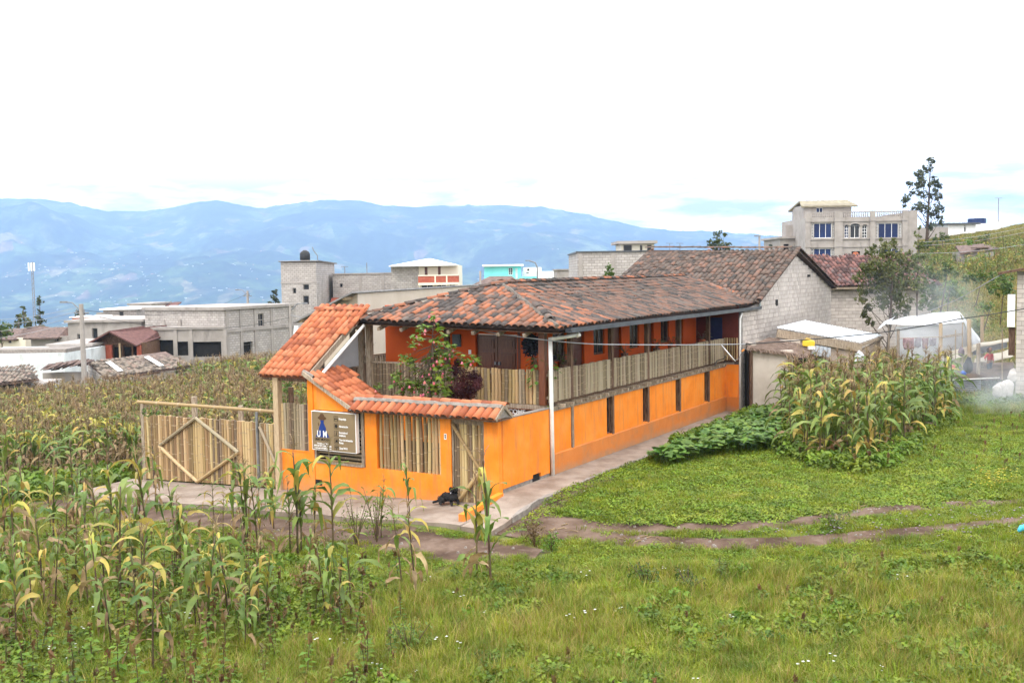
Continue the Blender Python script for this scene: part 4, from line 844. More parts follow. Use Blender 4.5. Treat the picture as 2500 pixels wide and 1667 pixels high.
for a_, b_ in ((0, 1), (1, 2)):
    a, b = n_[a_], n_[b_]; d = (b - a).normalized(); ins = Vector((d.y, -d.x, 0)) * -.12
    w.hexa([(a.x + ins.x, a.y + ins.y, 0), (b.x + ins.x, b.y + ins.y, 0), (b.x + ins.x * 2, b.y + ins.y * 2, 0), (a.x + ins.x * 2, a.y + ins.y * 2, 0), (a.x + ins.x, a.y + ins.y, a.z - .42), (b.x + ins.x, b.y + ins.y, b.z - (.42 if a_ == 0 else .15)), (b.x + ins.x * 2, b.y + ins.y * 2, b.z - .2), (a.x + ins.x * 2, a.y + ins.y * 2, a.z - .42)])
w.build('wall', pmat('adobe', [(.33, .26, .21), (.42, .33, .27)], 2, rough=.95, bump=.4), zn)
sh = MB(); A, B = n_[0].lerp(n_[1], .03), n_[0].lerp(n_[1], .62); corr(sh, [A + Vector((-.1, -.35, -.95)), B + Vector((-.1, -.35, -.85)), B + Vector((0, -.1, -.45)), A + Vector((0, -.1, -.45))], 12, .015); sh.build('awning', pmat('dull_zinc', [(.20, .22, .24), (.30, .32, .34)], 1.5, rough=.5, metal=.3), zn)
MB().box(16.05, 16.15, 46.6, 47.4, .2, 2.0).build('door', MT['wood_dark'], zn)
# thatched cream shed
ts = thing('earth_shed', 'small cream walled shed under a ragged brown thatch roof', 'shed', (10.9, 42.6, 0))
Qs = quadp([(1822, 847, 41.9), (1972, 868, 42.0), (1990, 842, 44.6), (1878, 823, 44.6)])
M_TH = pmat('old_thatch', [(.10, .065, .05), (.18, .125, .095), (.26, .19, .15)], 5, stretch=(1, 3, 1), rough=1, bump=.9, bscale=30)
MB().slab(Qs, .12).build('roof', M_TH, ts)
th = MB()
for i in range(900):
    u, v = rng.random(), rng.random(); p = Qs[0].lerp(Qs[1], u).lerp(Qs[3].lerp(Qs[2], u), v) + Vector((0, 0, .015)); L_ = rng.uniform(.15, .4); d = Vector((rng.uniform(-.3, .3), -1, -.28 + rng.uniform(-.05, .25))).normalized() * L_; s = Vector((rng.uniform(.008, .02), 0, 0))
    if v < .08: d.z -= .12
    th.add([p - s, p + s, p + d + s * .3, p + d - s * .3], [(0, 1, 2, 3)], 0, rng.random())
o = th.build('thatch_straw', M_TH, ts, fix=False); o['kind'] = 'stuff'
zb = float(gz(11, 42.5)) - .2
w = MB(); c0, c1 = dp(1838, 950, 42.15), dp(1935, 950, 42.25)
w.box(c0.x, c1.x, 42.15, 42.4, zb, 2.62); w.box(c0.x, c0.x + .2, 42.4, 44.4, zb, 2.9); w.box(c0.x, c1.x + .9, 44.3, 44.5, zb, 2.9); w.build('wall', pmat('cream_plaster', [(.45, .38, .32), (.55, .48, .41)], 1.2, rough=.95, bump=.3, stain=((.30, .23, .18), 1.5, .55, .8, (1, 1, .4))), ts)
MB().box(c0.x - .16, c0.x - .05, 42.0, 42.12, zb, 2.66).box(c1.x + .75, c1.x + .85, 42.05, 42.15, zb, 2.45).build('post', MT['wood_dark'], ts)
MB().box(c1.x + .02, c1.x + .74, 42.9, 42.95, zb, 2.5).box(c0.x - .14, c0.x - .02, 42.5, 44.3, zb, 2.6).build('dark_doorway', MT['dark'], ts)
p = dp(1974, 838, 43.6)
jc = thing('jerrycan', 'yellow plastic jerrycan lying on the thatch of the small shed', 'jerrycan', p)
M_YE = pmat('yellow_plastic', [(.62, .42, .03), (.72, .52, .05)], 3, rough=.45, bump=0)
m = MB(); F = Matrix.Translation(p) @ Matrix.Rotation(R(-14), 4, 'Z') @ Matrix.Rotation(R(8), 4, 'Y')
prof = [(-.26, -.10), (-.22, -.15), (.20, -.15), (.26, -.08), (.26, .08), (.20, .15), (-.22, .15), (-.26, .10)]; m.prism(prof, -.12, .12, 'y'); o = m.build('body', M_YE, jc, F); b = o.modifiers.new('b', 'BEVEL'); b.width = .03; b.segments = 2
MB().tube([(-.26, 0, .09), (-.33, 0, .11)], .035, 8).build('cap', MT['cable'], jc, F); MB().tube([(-.15, 0, .15), (-.12, 0, .20), (.06, 0, .20), (.1, 0, .15)], .018, 6).build('handle', M_YE, jc, F)
p = dp(1981, 851, 43.0); o = MB().box(-.13, .13, -.1, .1, -.03, .09).build('white_box', MT['white'], None, Matrix.Translation(p)); tag(o, 'small white box left on the thatch below the yellow jerrycan', 'box')
# ------------------------------------------------------------------ tarp tent, poles, washing, person
M_TA = pmat('white_tarp', [(.60, .61, .63), (.74, .75, .76)], .9, rough=.5, bump=.25, bscale=3, trans=.25)
M_CR = pmat('cream_tarp', [(.56, .50, .40), (.66, .60, .50)], .9, rough=.6, bump=.25, bscale=3, trans=.2)
tt = thing('tarp_tent', 'white plastic tarp tent stretched over poles in the yard', 'tent', (20.3, 50, .5))
def cloth(name, grid, mat, parent, wr=.05, sub=5, seed=1, th=.012):
    """a sheet through a coarse grid of points, wrinkled and given thickness"""
    rows_, cols_ = len(grid), len(grid[0]); G = [[Vector(p) for p in r] for r in grid]; V = []; nr, nc = (rows_ - 1) * sub + 1, (cols_ - 1) * sub + 1
    for i in range(nr):
        a, fi = divmod(i / sub, 1); a = int(min(a, rows_ - 2)); fi = i / sub - a
        for j in range(nc):
            b = int(min(j // sub, cols_ - 2)); fj = j / sub - b
            p = G[a][b].lerp(G[a][b + 1], fj).lerp(G[a + 1][b].lerp(G[a + 1][b + 1], fj), fi)
            q = mnoise.noise_vector(Vector((i * .45, j * .45, seed * 7.7))); V.append(p + q * wr)
    F_ = [(i * nc + j, i * nc + j + 1, (i + 1) * nc + j + 1, (i + 1) * nc + j) for i in range(nr - 1) for j in range(nc - 1)]
    m = MB(); m.add(V, F_); o = m.build(name, mat, parent, smooth=True); s = o.modifiers.new('s', 'SOLIDIFY'); s.thickness = th
    return o
T = dp
cloth('roof_sheet', [[T(2160, 787, 50.5), T(2200, 775, 51), T(2270, 765, 51.2), T(2342, 761, 51)], [T(2160, 790, 48.2), T(2210, 795, 48.2), T(2290, 792, 48.3), T(2352, 786, 48.6)]], M_TA, tt, .06, 6, 1)
cloth('front_sheet', [[T(2186, 797, 48.4), T(2240, 796, 48.4), T(2295, 792, 48.4), T(2350, 783, 48.6)], [T(2188, 838, 48.5), T(2240, 838, 48.5), T(2300, 838, 48.5), T(2368, 835, 48.8)], [T(2192, 900, 48.7), T(2240, 895, 48.7), T(2300, 880, 48.7), T(2378, 850, 49)]], M_TA, tt, .05, 6, 2)
cloth('side_sheet', [[T(2343, 761, 51), T(2349, 770, 50), T(2354, 784, 48.6)], [T(2372, 800, 51.5), T(2374, 810, 50.5), T(2370, 836, 49)], [T(2394, 828, 52), T(2396, 836, 51), T(2378, 851, 49.2)]], M_TA, tt, .05, 5, 3)
cloth('flap', [[T(2158, 785, 49.5), T(2185, 772, 50.5)], [T(2142, 803, 48.6), T(2160, 793, 48.4)]], M_TA, tt, .05, 5, 4)
cloth('lower_sheet', [[T(2300, 860, 48.3), T(2350, 850, 48.4), T(2396, 836, 49.5), T(2470, 824, 51)], [T(2302, 884, 48.1), T(2350, 872, 48.1), T(2400, 846, 49.3), T(2472, 832, 50.8)]], M_CR, tt, .05, 6, 5)
cloth('lower_sheet', [[T(2380, 875, 49), T(2420, 866, 50), T(2475, 850, 50.5)], [T(2380, 884, 48.6), T(2420, 882, 49.5), T(2475, 870, 50)]], M_CR, tt, .06, 6, 6)
m = MB(); corr(m, [T(2375, 868, 49.6), T(2374, 850, 49.8), T(2458, 832, 51.2), T(2460, 848, 51)], 5, .03); m.build('corrugated_sheet', pmat('grey_zinc', [(.20, .20, .21), (.32, .32, .33)], 3, rough=.5, metal=.3), tt)
def yard_pole(px, y0, y1, Y, w_, lab, mat='wood_grey', lean=0):
    b = T(px + lean, y1, Y); t_ = T(px, y0, Y); g_ = float(gz(b.x, b.y)); b.z = min(b.z, g_)
    o = MB().tube([Vector((b.x, b.y, g_ - .1)) - Vector((t_.x, t_.y, g_)), Vector((0, 0, t_.z - g_))], w_, 7).build('yard_post', MT[mat], None, Matrix.Translation((t_.x, t_.y, g_))); tag(o, lab, 'post', 'poles of the tarp yard'); return o
yard_pole(2193, 803, 920, 48.0, .075, 'grey post at the left end of the washing line')
yard_pole(2297, 789, 905, 47.4, .085, 'thick pale post with a capped top in front of the tarp', 'wood_tan')
yard_pole(2366, 780, 885, 48.2, .10, 'thick leaning post holding up the right corner of the tarp', 'wood_tan', 3)
yard_pole(2398, 770, 870, 50.5, .08, 'pale post standing on the slope right of the tarp', 'wood_tan')
yard_pole(2389, 838, 930, 46.5, .09, 'short grey stump post left of the child in red')
yard_pole(2333, 805, 905, 47.0, .03, 'thin stick holding the two cross bars')
yard_pole(2350, 787, 900, 47.0, .03, 'thin stick with the dark bag hanging on it')
yard_pole(2447, 800, 960, 45.0, .025, 'thin bare stick beside the right hand block house')
yard_pole(2170, 795, 880, 48.6, .05, 'slim post under the left flap of the tarp')
o = MB().tube([T(2195, 826, 47.9), T(2297, 822, 47.3), T(2352, 814, 46.9)], .022, 6).tube([T(2300, 824, 47.2), T(2350, 818, 46.9)], .02, 6).build('clothes_rail', MT['wood_grey'], None); tag(o, 'horizontal stick carrying the washing in front of the tarp', 'rail')
M_CL = [pmat('maroon_cloth', [(.10, .035, .04), (.20, .09, .09), (.30, .22, .22)], 9, rough=.95), pmat('grey_cloth', [(.14, .12, .14), (.26, .22, .24)], 9, rough=.95), pmat('white_cloth', [(.55, .56, .6), (.68, .69, .72)], 4, rough=.9), pmat('black_cloth', [(.012, .012, .016), (.03, .03, .04)], 6, rough=.9), pmat('red_cloth', [(.42, .02, .03), (.52, .035, .045)], 5, rough=.9), pmat('jean_cloth', [(.05, .075, .12), (.08, .11, .17)], 8, rough=.9)]
for i, (x0, x1, y1, mi, lab) in enumerate(((2205, 2232, 852, 0, 'maroon patterned cloth at the left of the washing line'), (2233, 2250, 846, 1, 'grey striped cloth hanging in the middle of the washing line'), (2251, 2268, 850, 0, 'reddish cloth hanging beside the grey one on the washing line'), (2269, 2287, 843, 1, 'grey cloth nearest the thick post on the washing line'))):
    o = cloth('washing', [[T(x0, 825, 47.75), T((x0 + x1) / 2, 825, 47.6), T(x1, 824, 47.5)], [T(x0 + 1, y1, 47.7), T((x0 + x1) / 2, y1 + 2, 47.6), T(x1 - 1, y1 - 1, 47.5)]], M_CL[mi], None, .05, 5, 20 + i); tag(o, lab, 'cloth', 'washing on the line')
o = cloth('shirt', [[T(2089, 862, 44.5), T(2097, 855, 44.4), T(2106, 862, 44.5)], [T(2086, 885, 44.5), T(2095, 884, 44.3), T(2109, 882, 44.5)]], M_CL[2], None, .05, 5, 31); tag(o, 'white shirt hanging outside the zinc roofed shed', 'shirt')
o = cloth('jacket', [[T(2358, 876, 46.9), T(2364, 869, 46.8), T(2372, 876, 46.9)], [T(2352, 896, 46.9), T(2363, 892, 46.7), T(2376, 897, 46.9)], [T(2356, 912, 46.9), T(2363, 912, 46.7), T(2374, 905, 46.9)]], M_CL[3], None, .06, 5, 32); tag(o, 'black jacket hung up beside the thin sticks in the yard', 'jacket')
m = MB(); m.tube([T(2346, 846, 46.9), T(2347, 850, 46.9), T(2347, 857, 46.85), T(2347, 866, 46.9), T(2347, 870, 46.9)], [.01, .09, .15, .14, .04], 8); o = m.build('bag', M_CL[1], None, smooth=True); tag(o, 'small dark bag hanging from a thin stick', 'bag')
o = MB().tube([T(2306, 908, 46.6), T(2330, 907, 46.4), T(2336, 905, 46.4)], .03, 6).hexa([T(2305, 922, 46.4), T(2332, 920, 46.2), T(2332, 920, 47), T(2305, 922, 47.2), T(2304, 912, 46.4), T(2336, 908, 46.2), T(2336, 907, 47), T(2304, 910, 47.2)]).build('wash_trough', MT['conc_wall'], None); tag(o, 'low grey wash trough left of the black jacket', 'trough')
o = MB().tube([T(2315, 908, 46.7), T(2317, 898, 46.7), T(2321, 893, 46.7), T(2324, 900, 46.7), T(2330, 907, 46.7)], [.12, .2, .14, .2, .1], 8).build('red_bundle', M_CL[4], None, smooth=True); tag(o, 'red bundle of cloth lying on the wash trough', 'bundle')
o = MB().tube([T(2347, 913, 46), T(2351, 909, 46), T(2357, 913, 46)], [.08, .12, .08], 8).build('basin', pmat('blue_plastic', [(.05, .14, .55), (.07, .18, .62)], 3, rough=.4), None, smooth=True); tag(o, 'small blue plastic basin on the ground below the black jacket', 'basin')
m = MB(); corr(m, [T(2296, 968, 45.0), T(2296, 930, 45.0), T(2395, 926, 45.5), T(2395, 962, 45.5)], 8, .035); fe = m.build('sheet_fence', pmat('old_zinc', [(.24, .25, .27), (.40, .41, .43)], 3, rough=.5, metal=.3), None); tag(fe, 'low fence of ribbed metal sheet behind the maize patch', 'fence')
o = MB().tube([T(2290, 927, 44.9), T(2360, 926, 45.2), T(2440, 922, 45.8)], .03, 6).build('fence_rail', MT['white'], None); tag(o, 'pale pole laid along the top of the ribbed metal fence', 'pole')
# bare earth terrace the child walks on
ez = MB(); ez.hexa([T(2300, 932, 46.0), T(2475, 925, 46.2), T(2475, 915, 52), T(2300, 915, 52), T(2300, 916, 46.4), T(2475, 906, 46.6), T(2475, 884, 52), T(2300, 886, 52)]); o = ez.build('earth_bank', MT['dirt'], None); o['kind'] = 'structure'
# sacks by the block house
M_SK = pmat('white_sack', [(.40, .355, .325), (.54, .49, .455)], 7, rough=.85, bump=.3)
for i, (px, py, Y, r, h, lab) in enumerate(((2444, 968, 43.4, .22, .55, 'white sack standing at the foot of the right hand block house'), (2458, 966, 43.6, .26, .62, 'fattest white sack at the foot of the right hand block house'), (2470, 930, 43.9, .2, .5, 'white sack leaning high against the right hand block wall'), (2436, 966, 43.2, .18, .42, 'smallest slumped white sack left of the others'))):
    b = T(px, py, Y); m = MB(); k = 9; n_ = 12; vs = []
    for j in range(k + 1):
        t = j / k; rr_ = r * min(1, .82 + t) * (1 if t < .72 else 1 - .62 * ((t - .72) / .28) ** 1.5) * (.35 if j == k else 1)
        for q_ in range(n_): a = 2 * math.pi * q_ / n_; v = mnoise.noise_vector(Vector((math.cos(a) * 1.6, math.sin(a) * 1.6, t * 3 + i * 9))) * .075; vs.append((rr_ * (abs(math.cos(a)) ** .75) * math.copysign(1, math.cos(a)) + v.x, rr_ * .7 * math.sin(a) + v.y, h * t * 1.15 + v.z * .6))
    m.add(vs, [(j * n_ + q_, j * n_ + (q_ + 1) % n_, (j + 1) * n_ + (q_ + 1) % n_, (j + 1) * n_ + q_) for j in range(k) for q_ in range(n_)] + [tuple(k * n_ + q_ for q_ in range(n_))])
    o = m.build('sack', M_SK, None, Matrix.Translation(b) @ Matrix.Rotation(R((-6, 4, 14, -10)[i]), 4, 'Y'), smooth=True); tag(o, lab, 'sack', 'white sacks by the block house')
# right hand block house
Fr = frame_at((dp(2478, 985, 43.8).x, 43.8, 0), R(-27))
rh = thing('block_house', 'grey block house cut off by the right edge of the picture', 'house', Fr @ Matrix.Translation((2, 0, .3)))
block_wall(rh, Fr, [(0, -.2), (4.4, -.2), (4.4, 5.75), (0, 5.75)], rng, bw=.4, bh=.2)
MB().box(0.02, .3, .3, 6, -.2, 5.7).build('side_wall', MT['blockwork'], rh, Fr)
MB().slab([(-.75, -.5, 5.72), (4.9, -.5, 6.75), (4.9, 6, 6.75), (-.75, 6, 5.72)], .10).build('roof', MT['wood_dark'], rh, Fr)
MB().box(-.36, -.06, -.05, .9, 3.35, 4.75).build('wall_cupboard', MT['white'], rh, Fr)
MB().box(-.30, -.04, .1, .5, 2.1, 3.3).build('brace', MT['wood_dark'], rh, Fr)
# person: child in a red top, seen from behind, walking
def skin_body(name, chain, edges, mat, parent, F, sub=1, root=0):
    me = bpy.data.meshes.new(name); me.from_pydata([c[:3] for c in chain], edges, []); me.materials.append(mat)
    o = bpy.data.objects.new(name, me); link(o, parent, F)
    md = o.modifiers.new('skin', 'SKIN'); md.use_smooth_shade = True
    for v, c in zip(me.skin_vertices[0].data, chain):
        r = c[3]; v.radius = r if isinstance(r, tuple) else (r, r)
    me.skin_vertices[0].data[root].use_root = True
    s = o.modifiers.new('sub', 'SUBSURF'); s.levels = sub; s.render_levels = sub
    return o
pf = T(2415, 911, 48.6); PF = Matrix.Translation(pf) @ Matrix.Rotation(R(10), 4, 'Z')
pe = thing('person', 'child in a red top and blue jeans walking across the yard', 'person', PF)
M_SKN = pmat('skin', [(.26, .13, .08), (.30, .155, .10)], 3, rough=.6, bump=0)
body = [(0, 0, .55, (.115, .09)), (0, 0, .68, (.115, .085)), (0, .01, .82, (.13, .09)), (0, .0, .92, (.10, .07)), (0, -.01, .985, .045), (0, -.02, 1.06, .05),
        (.07, 0, .50, .075), (.08, .03, .28, .055), (.08, .12, .06, .038), (.08, .06, .02, .035), (-.07, 0, .50, .075), (-.075, -.05, .29, .055), (-.075, .0, .05, .038), (-.075, -.08, .02, .035),
        (.13, 0, .90, .05), (.19, .03, .70, .042), (.17, -.08, .55, .032), (.165, -.12, .50, .028), (-.13, 0, .90, .05), (-.25, -.02, .76, .042), (-.30, -.10, .66, .032), (-.31, -.14, .63, .028)]
ed = [(0, 1), (1, 2), (2, 3), (3, 4), (4, 5), (0, 6), (6, 7), (7, 8), (8, 9), (0, 10), (10, 11), (11, 12), (12, 13), (3, 14), (14, 15), (15, 16), (16, 17), (3, 18), (18, 19), (19, 20), (20, 21)]
skin_body('body', body, ed, M_SKN, pe, PF)
hd = MB(); k = 8; hd.tube([(0, -.01, 1.03), (0, -.02, 1.06), (0, -.015, 1.12), (0, -.01, 1.18), (0, -.005, 1.23), (0, 0, 1.25)], [.05, .085, .105, .105, .07, .02], 10); hd.tube([(0, -.10, 1.13), (0, -.125, 1.12), (0, -.105, 1.10)], [.015, .016, .012], 6)
for s_ in (-1, 1): hd.tube([(.1 * s_, 0, 1.10), (.118 * s_, .01, 1.125), (.1 * s_, 0, 1.15)], .015, 6)
hd.build('head', M_SKN, pe, PF, smooth=True)
MB().tube([(0, .075, 1.0), (0, .05, 1.06), (0, .025, 1.13), (0, .01, 1.2), (0, .0, 1.27)], [.05, .105, .125, .118, .04], 10).build('hair', M_CL[3], pe, PF, smooth=True)
top = [(0, 0, .60, (.135, .105)), (0, 0, .70, (.13, .10)), (0, .01, .82, (.145, .105)), (0, 0, .92, (.11, .085)), (0, -.01, .97, .055), (.14, 0, .90, .062), (.195, .03, .70, .052), (.18, -.05, .60, .044), (-.14, 0, .90, .062), (-.255, -.02, .76, .052), (-.285, -.07, .70, .044)]
skin_body('red_top', top, [(0, 1), (1, 2), (2, 3), (3, 4), (3, 5), (5, 6), (6, 7), (3, 8), (8, 9), (9, 10)], M_CL[4], pe, PF)
jn = [(0, 0, .58, (.125, .10)), (0, 0, .52, (.12, .10)), (.075, 0, .46, .083), (.082, .03, .28, .066), (.08, .11, .09, .052), (-.075, 0, .46, .083), (-.077, -.05, .29, .066), (-.075, -.0, .09, .052)]
skin_body('jeans', jn, [(0, 1), (1, 2), (2, 3), (3, 4), (1, 5), (5, 6), (6, 7)], M_CL[5], pe, PF)
# ------------------------------------------------------------------ satellite dish on the balcony edge
sdp = hw(13.9, -.25, 2.1); dsh = thing('satellite_dish', 'white satellite dish fixed to the balcony edge of the guesthouse', 'satellite dish', sdp)
ctr = hw(13.55, -.75, 2.62); nrm = Vector((.76, -.13, .64)).normalized(); DF = Matrix.Translation(ctr) @ nrm.to_track_quat('Z', 'Y').to_matrix().to_4x4()
m = MB(); rr = [0, .12, .24, .34, .42]; vs = []; 
for r_ in rr:
    for j in range(20): t = 2 * math.pi * j / 20; vs.append((r_ * math.cos(t), r_ * 1.08 * math.sin(t), .42 * r_ * r_))
m.add(vs, [(i * 20 + j, i * 20 + (j + 1) % 20, (i + 1) * 20 + (j + 1) % 20, (i + 1) * 20 + j) for i in range(4) for j in range(20)])
o = m.build('reflector', MT['white'], dsh, DF, smooth=True); s = o.modifiers.new('s', 'SOLIDIFY'); s.thickness = .02
e = DF @ Vector((0, -.42, .08)); lnb = DF @ Vector((0, -.30, .56))
MB().tube([e, e.lerp(lnb, .5) + Vector((0, 0, -.10)), lnb], .014, 6).build('feed_arm', MT['steel'], dsh)
MB().tube([lnb - nrm * .05, lnb + nrm * .09], .04, 8).build('receiver', pmat('lnb_orange', [(.55, .22, .05)], 3, rough=.5), dsh)
MB().tube([ctr - nrm * .02, ctr - nrm * .15 - Vector((0, 0, .1)), hw(13.9, -.2, 2.3), hw(13.9, -.1, 2.05)], .025, 6).build('mount', MT['steel'], dsh)
# cables
def cable(name, pts, r, mat, lab, sag=0, n=10):
    P = [Vector(p) for p in pts]; out_ = []
    for i in range(len(P) - 1):
        for k in range(n): t = k / n; out_.append(P[i].lerp(P[i + 1], t) - Vector((0, 0, sag * 4 * t * (1 - t))))
    out_.append(P[-1]); o = MB().tube(out_, r, 5).build(name, MT[mat], None, smooth=True); tag(o, lab, 'cable'); return o
cable('power_cable', [T(1168, 806, 30.6), T(1342, 831, 29.25), T(1480, 841, 31.0), T(1820, 840, 37)], .016, 'cable_grey', 'pale twisted power cable strung across the front of the balcony', .02)
cable('power_cable', [T(1820, 840, 37), T(2150, 812, 39.5), T(2340, 779, 40.5), T(2540, 746, 41.5)], .022, 'cable', 'black power cable running over the yard to the right hand house', .03)
cable('guy_wire', [T(2462, 660, 43.6), T(2340, 730, 47), T(2230, 775, 50)], .018, 'cable_grey', 'pale wire from the right hand house down to the tarp')
# ================================================================== far houses: big balustraded house, hill buildings, left town
rng = random.Random(9)
def pl_hit(px, py, P0, ang):
    d = ray(px, py); n = np.array([math.sin(ang), -math.cos(ang), 0]); t = ((np.array(P0) - CAM) @ n) / (d @ n); p = CAM + d * t
    return (p[0] - P0[0]) * math.cos(ang) + (p[1] - P0[1]) * math.sin(ang), p[2]
class Facade:
    def __init__(s, name, label, px0, px1, ptop, Y, cat='house', ang=0.0, group=None):
        p = dp(px0, ptop, Y); s.P0 = (p.x, p.y, 0.0); s.ang = ang; s.F = frame_at(s.P0, ang)
        s.w, s.z1 = s.xz(px1, ptop)[0], p.z; s.g = float(gz(p.x, p.y)) - 1.5
        s.t = thing(name, label, cat, s.F @ Matrix.Translation((s.w / 2, 0, s.g)), group)
    def xz(s, px, py): return pl_hit(px, py, s.P0, s.ang)
    def rect(s, x0, x1, y0, y1):
        a = s.xz(x0, y0); b = s.xz(x1, y1); return (a[0], b[0], b[1], a[1])
    def body(s, depth, mat, wins=(), top=None, name='wall', base=None, th=.25):
        """wins: (px0, px1, py0, py1, cols, rows, frame, pane)"""
        s.d = depth; z0 = s.g if base is None else base; z1 = s.z1 if top is None else top
        H_ = [s.rect(*w[:4]) for w in wins]; w = MB(); wall_holes(w, 0, s.w, z0, z1, H_, 0, th)
        w.box(0, th, th, depth, z0, z1); w.box(s.w - th, s.w, th, depth, z0, z1); w.box(th, s.w - th, depth - th, depth, z0, z1); w.box(th, s.w - th, th, depth - th, z1 - .35, z1 - .2)
        w.build(name, MT[mat] if isinstance(mat, str) else mat, s.t, s.F)
        for h, q in zip(H_, wins):
            c, r_, fr_, pa = (list(q[4:]) + [2, 1, 'white', 'glass'])[:4] if len(q) > 4 else (2, 1, 'white', 'glass')
            if c: window(s.t, s.F, h[0], h[1], h[2], h[3], y=.12, cols=c, rows=r_, fw=.06, frame=fr_, pane=pa)
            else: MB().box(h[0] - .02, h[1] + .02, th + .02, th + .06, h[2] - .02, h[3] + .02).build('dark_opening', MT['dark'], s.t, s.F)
        return s
    def part(s, name, mb, mat): return mb.build(name, MT[mat] if isinstance(mat, str) else mat, s.t, s.F)
    def slab(s, name, over, th, mat, z=None, x0=0, x1=None, d0=0, d1=None):
        z = s.z1 if z is None else z; x1 = s.w if x1 is None else x1; d1 = s.d if d1 is None else d1
        return s.part(name, MB().box(x0 - over, x1 + over, d0 - over, d1 + over, z + .002, z + th), mat)
    def pillars(s, pxs, mat, wd=.35, pr=.12, z1=None):
        for px in pxs:
            x = s.xz(px, 700)[0]; s.part('pillar', MB().box(x - wd / 2, x + wd / 2, -pr, -.003, s.g, s.z1 if z1 is None else z1), mat)
M_RED = pmat('brick_red', [(.30, .07, .04), (.40, .11, .065)], 4, rough=.85, bump=.2)
M_TURQ = pmat('turquoise_paint', [(.17, .60, .58), (.22, .68, .65)], 1, rough=.7, bump=.05)
M_CREAM = pmat('cream_paint', [(.62, .56, .44), (.70, .64, .52)], 1, rough=.8, bump=.1)
M_BEIGE = pmat('beige_render', [(.50, .42, .33), (.57, .49, .40)], .7, rough=.9, bump=.1, stain=((.36, .29, .22), .9, .58, .82, (1, 1, .5)))
M_DARKROOF = pmat('dark_roof_tile', [(.07, .05, .045), (.13, .09, .075), (.18, .12, .10)], 4, rough=.95, bump=.5, bscale=8)
M_PINKROOF = pmat('faded_red_roof', [(.10, .048, .042), (.15, .075, .064)], 3, rough=.95, bump=.5, bscale=8)
WG = ('white', 'glass_blue')
# --- big balustraded house on the right skyline
b = Facade('balustrade_house', 'big three storey grey house with roof balustrade and white framed windows', 1970, 2240, 517, 119)
zf = lambda py: b.xz(2000, py)[1]
wins = [(1987, 2031, 545, 581, 3, 1, *WG), (2033, 2038.5, 545, 581, 2, 5, 'white', 'glass'), (1982, 1986, 545, 581, 1, 5, 'white', 'glass'), (2062, 2072, 551, 581, 2, 4, 'white', 'glass_blue'), (2076, 2099, 551, 581, 2, 1, 'white', 'glass'), (2105, 2117, 551, 581, 2, 4, 'white', 'glass'), (2145, 2194, 545, 581, 3, 1, *WG), (2195.5, 2201, 545, 581, 2, 5, 'white', 'glass'), (2140, 2144, 545, 581, 1, 5, 'white', 'glass'),
        (1987, 2030, 607, 650, 3, 1, *WG), (2031.5, 2037, 607, 650, 2, 6, 'white', 'glass'), (1981, 1986, 607, 650, 1, 6, 'white', 'glass'), (2145, 2194, 607, 650, 3, 1, *WG), (2195.5, 2201, 607, 650, 2, 6, 'white', 'glass'), (2060, 2070, 619, 650, 2, 3, 'white', 'glass'), (2079, 2100, 614, 660, 0), (2109, 2118, 619, 650, 2, 3, 'white', 'glass')]
b.body(11, 'conc_wall', wins, top=zf(531))
x0, x1, z0, z1 = b.rect(2079, 2100, 614, 660); dd = MB().prism([(x0, z0), (x1, z0), (x1, z1 - .5), (x1 - .25, z1 - .12), ((x0 + x1) / 2, z1), (x0 + .25, z1 - .12), (x0, z1 - .5)], .1, .18, 'y'); b.part('door', dd, pmat('orange_door', [(.46, .13, .06), (.55, .17, .08)], 3, rough=.6))
for px0, px1, w_ in ((2062, 2072, 1), (2076, 2099, 1), (2105, 2117, 1)):
    a0, a1, zz, zt = b.rect(px0, px1, 545, 551); c_ = (a0 + a1) / 2; r_ = (a1 - a0) / 2
    b.part('arch', MB().prism([(c_ + (r_ + .12) * math.cos(t), zt - .32 + (r_ * .55 + .12) * math.sin(t)) for t in np.linspace(0, math.pi, 11)] + [(c_ + r_ * math.cos(t), zt - .32 + r_ * .5 * math.sin(t)) for t in np.linspace(math.pi, 0, 11)], -.07, -.004, 'y'), 'conc_wall')
    b.part('fanlight', MB().prism([(c_ + r_ * math.cos(t), zt - .32 + r_ * .5 * math.sin(t)) for t in np.linspace(0, math.pi, 11)], -.03, -.004, 'y'), 'glass')
for px in (1973, 2049, 2131, 2210): x = b.xz(px, 560)[0]; wd = .38 if px != 2049 else .62; b.part('pillar', MB().box(x - wd, x + wd * .55, -.22, -.003, b.g, zf(517)).box(x - wd - .06, x + wd * .55 + .06, -.28, -.223, zf(540) - .1, zf(540) + .1).box(x - wd - .06, x + wd * .55 + .06, -.28, -.223, zf(602) - .1, zf(602) + .1), 'conc_wall')
for py in (540.5, 584, 603): b.part('cornice', MB().box(0, b.w * .9, -.12, -.004, zf(py) - .09, zf(py) + .07), 'conc_wall')
bal = MB().tube([(0, 0, 0), (0, 0, .12), (0, 0, .22), (0, 0, .38), (0, 0, .5)], [.045, .075, .08, .04, .055], 6).mesh('baluster', MT['conc_wall'], smooth=True)
for p0_, p1_, n_ in ((1983, 2039, 11), (2058, 2122, 12), (2141, 2202, 12)):
    for i in range(n_):
        px = p0_ + (p1_ - p0_) * (i + .5) / n_; x = b.xz(px, 525)[0]; inst('baluster', bal, b.F @ Matrix.Translation((x, .1, zf(531))), b.t)
b.part('handrail', MB().box(0, b.w * .88, 0.0, .2, zf(531) + .5, zf(531) + .62), 'conc_wall')
b.part('parapet', MB().box(b.w * .885, b.w, .0, .2, zf(531), zf(517.5)).box(b.w - .2, b.w, .2, 11, zf(531), zf(518)), 'conc_wall')
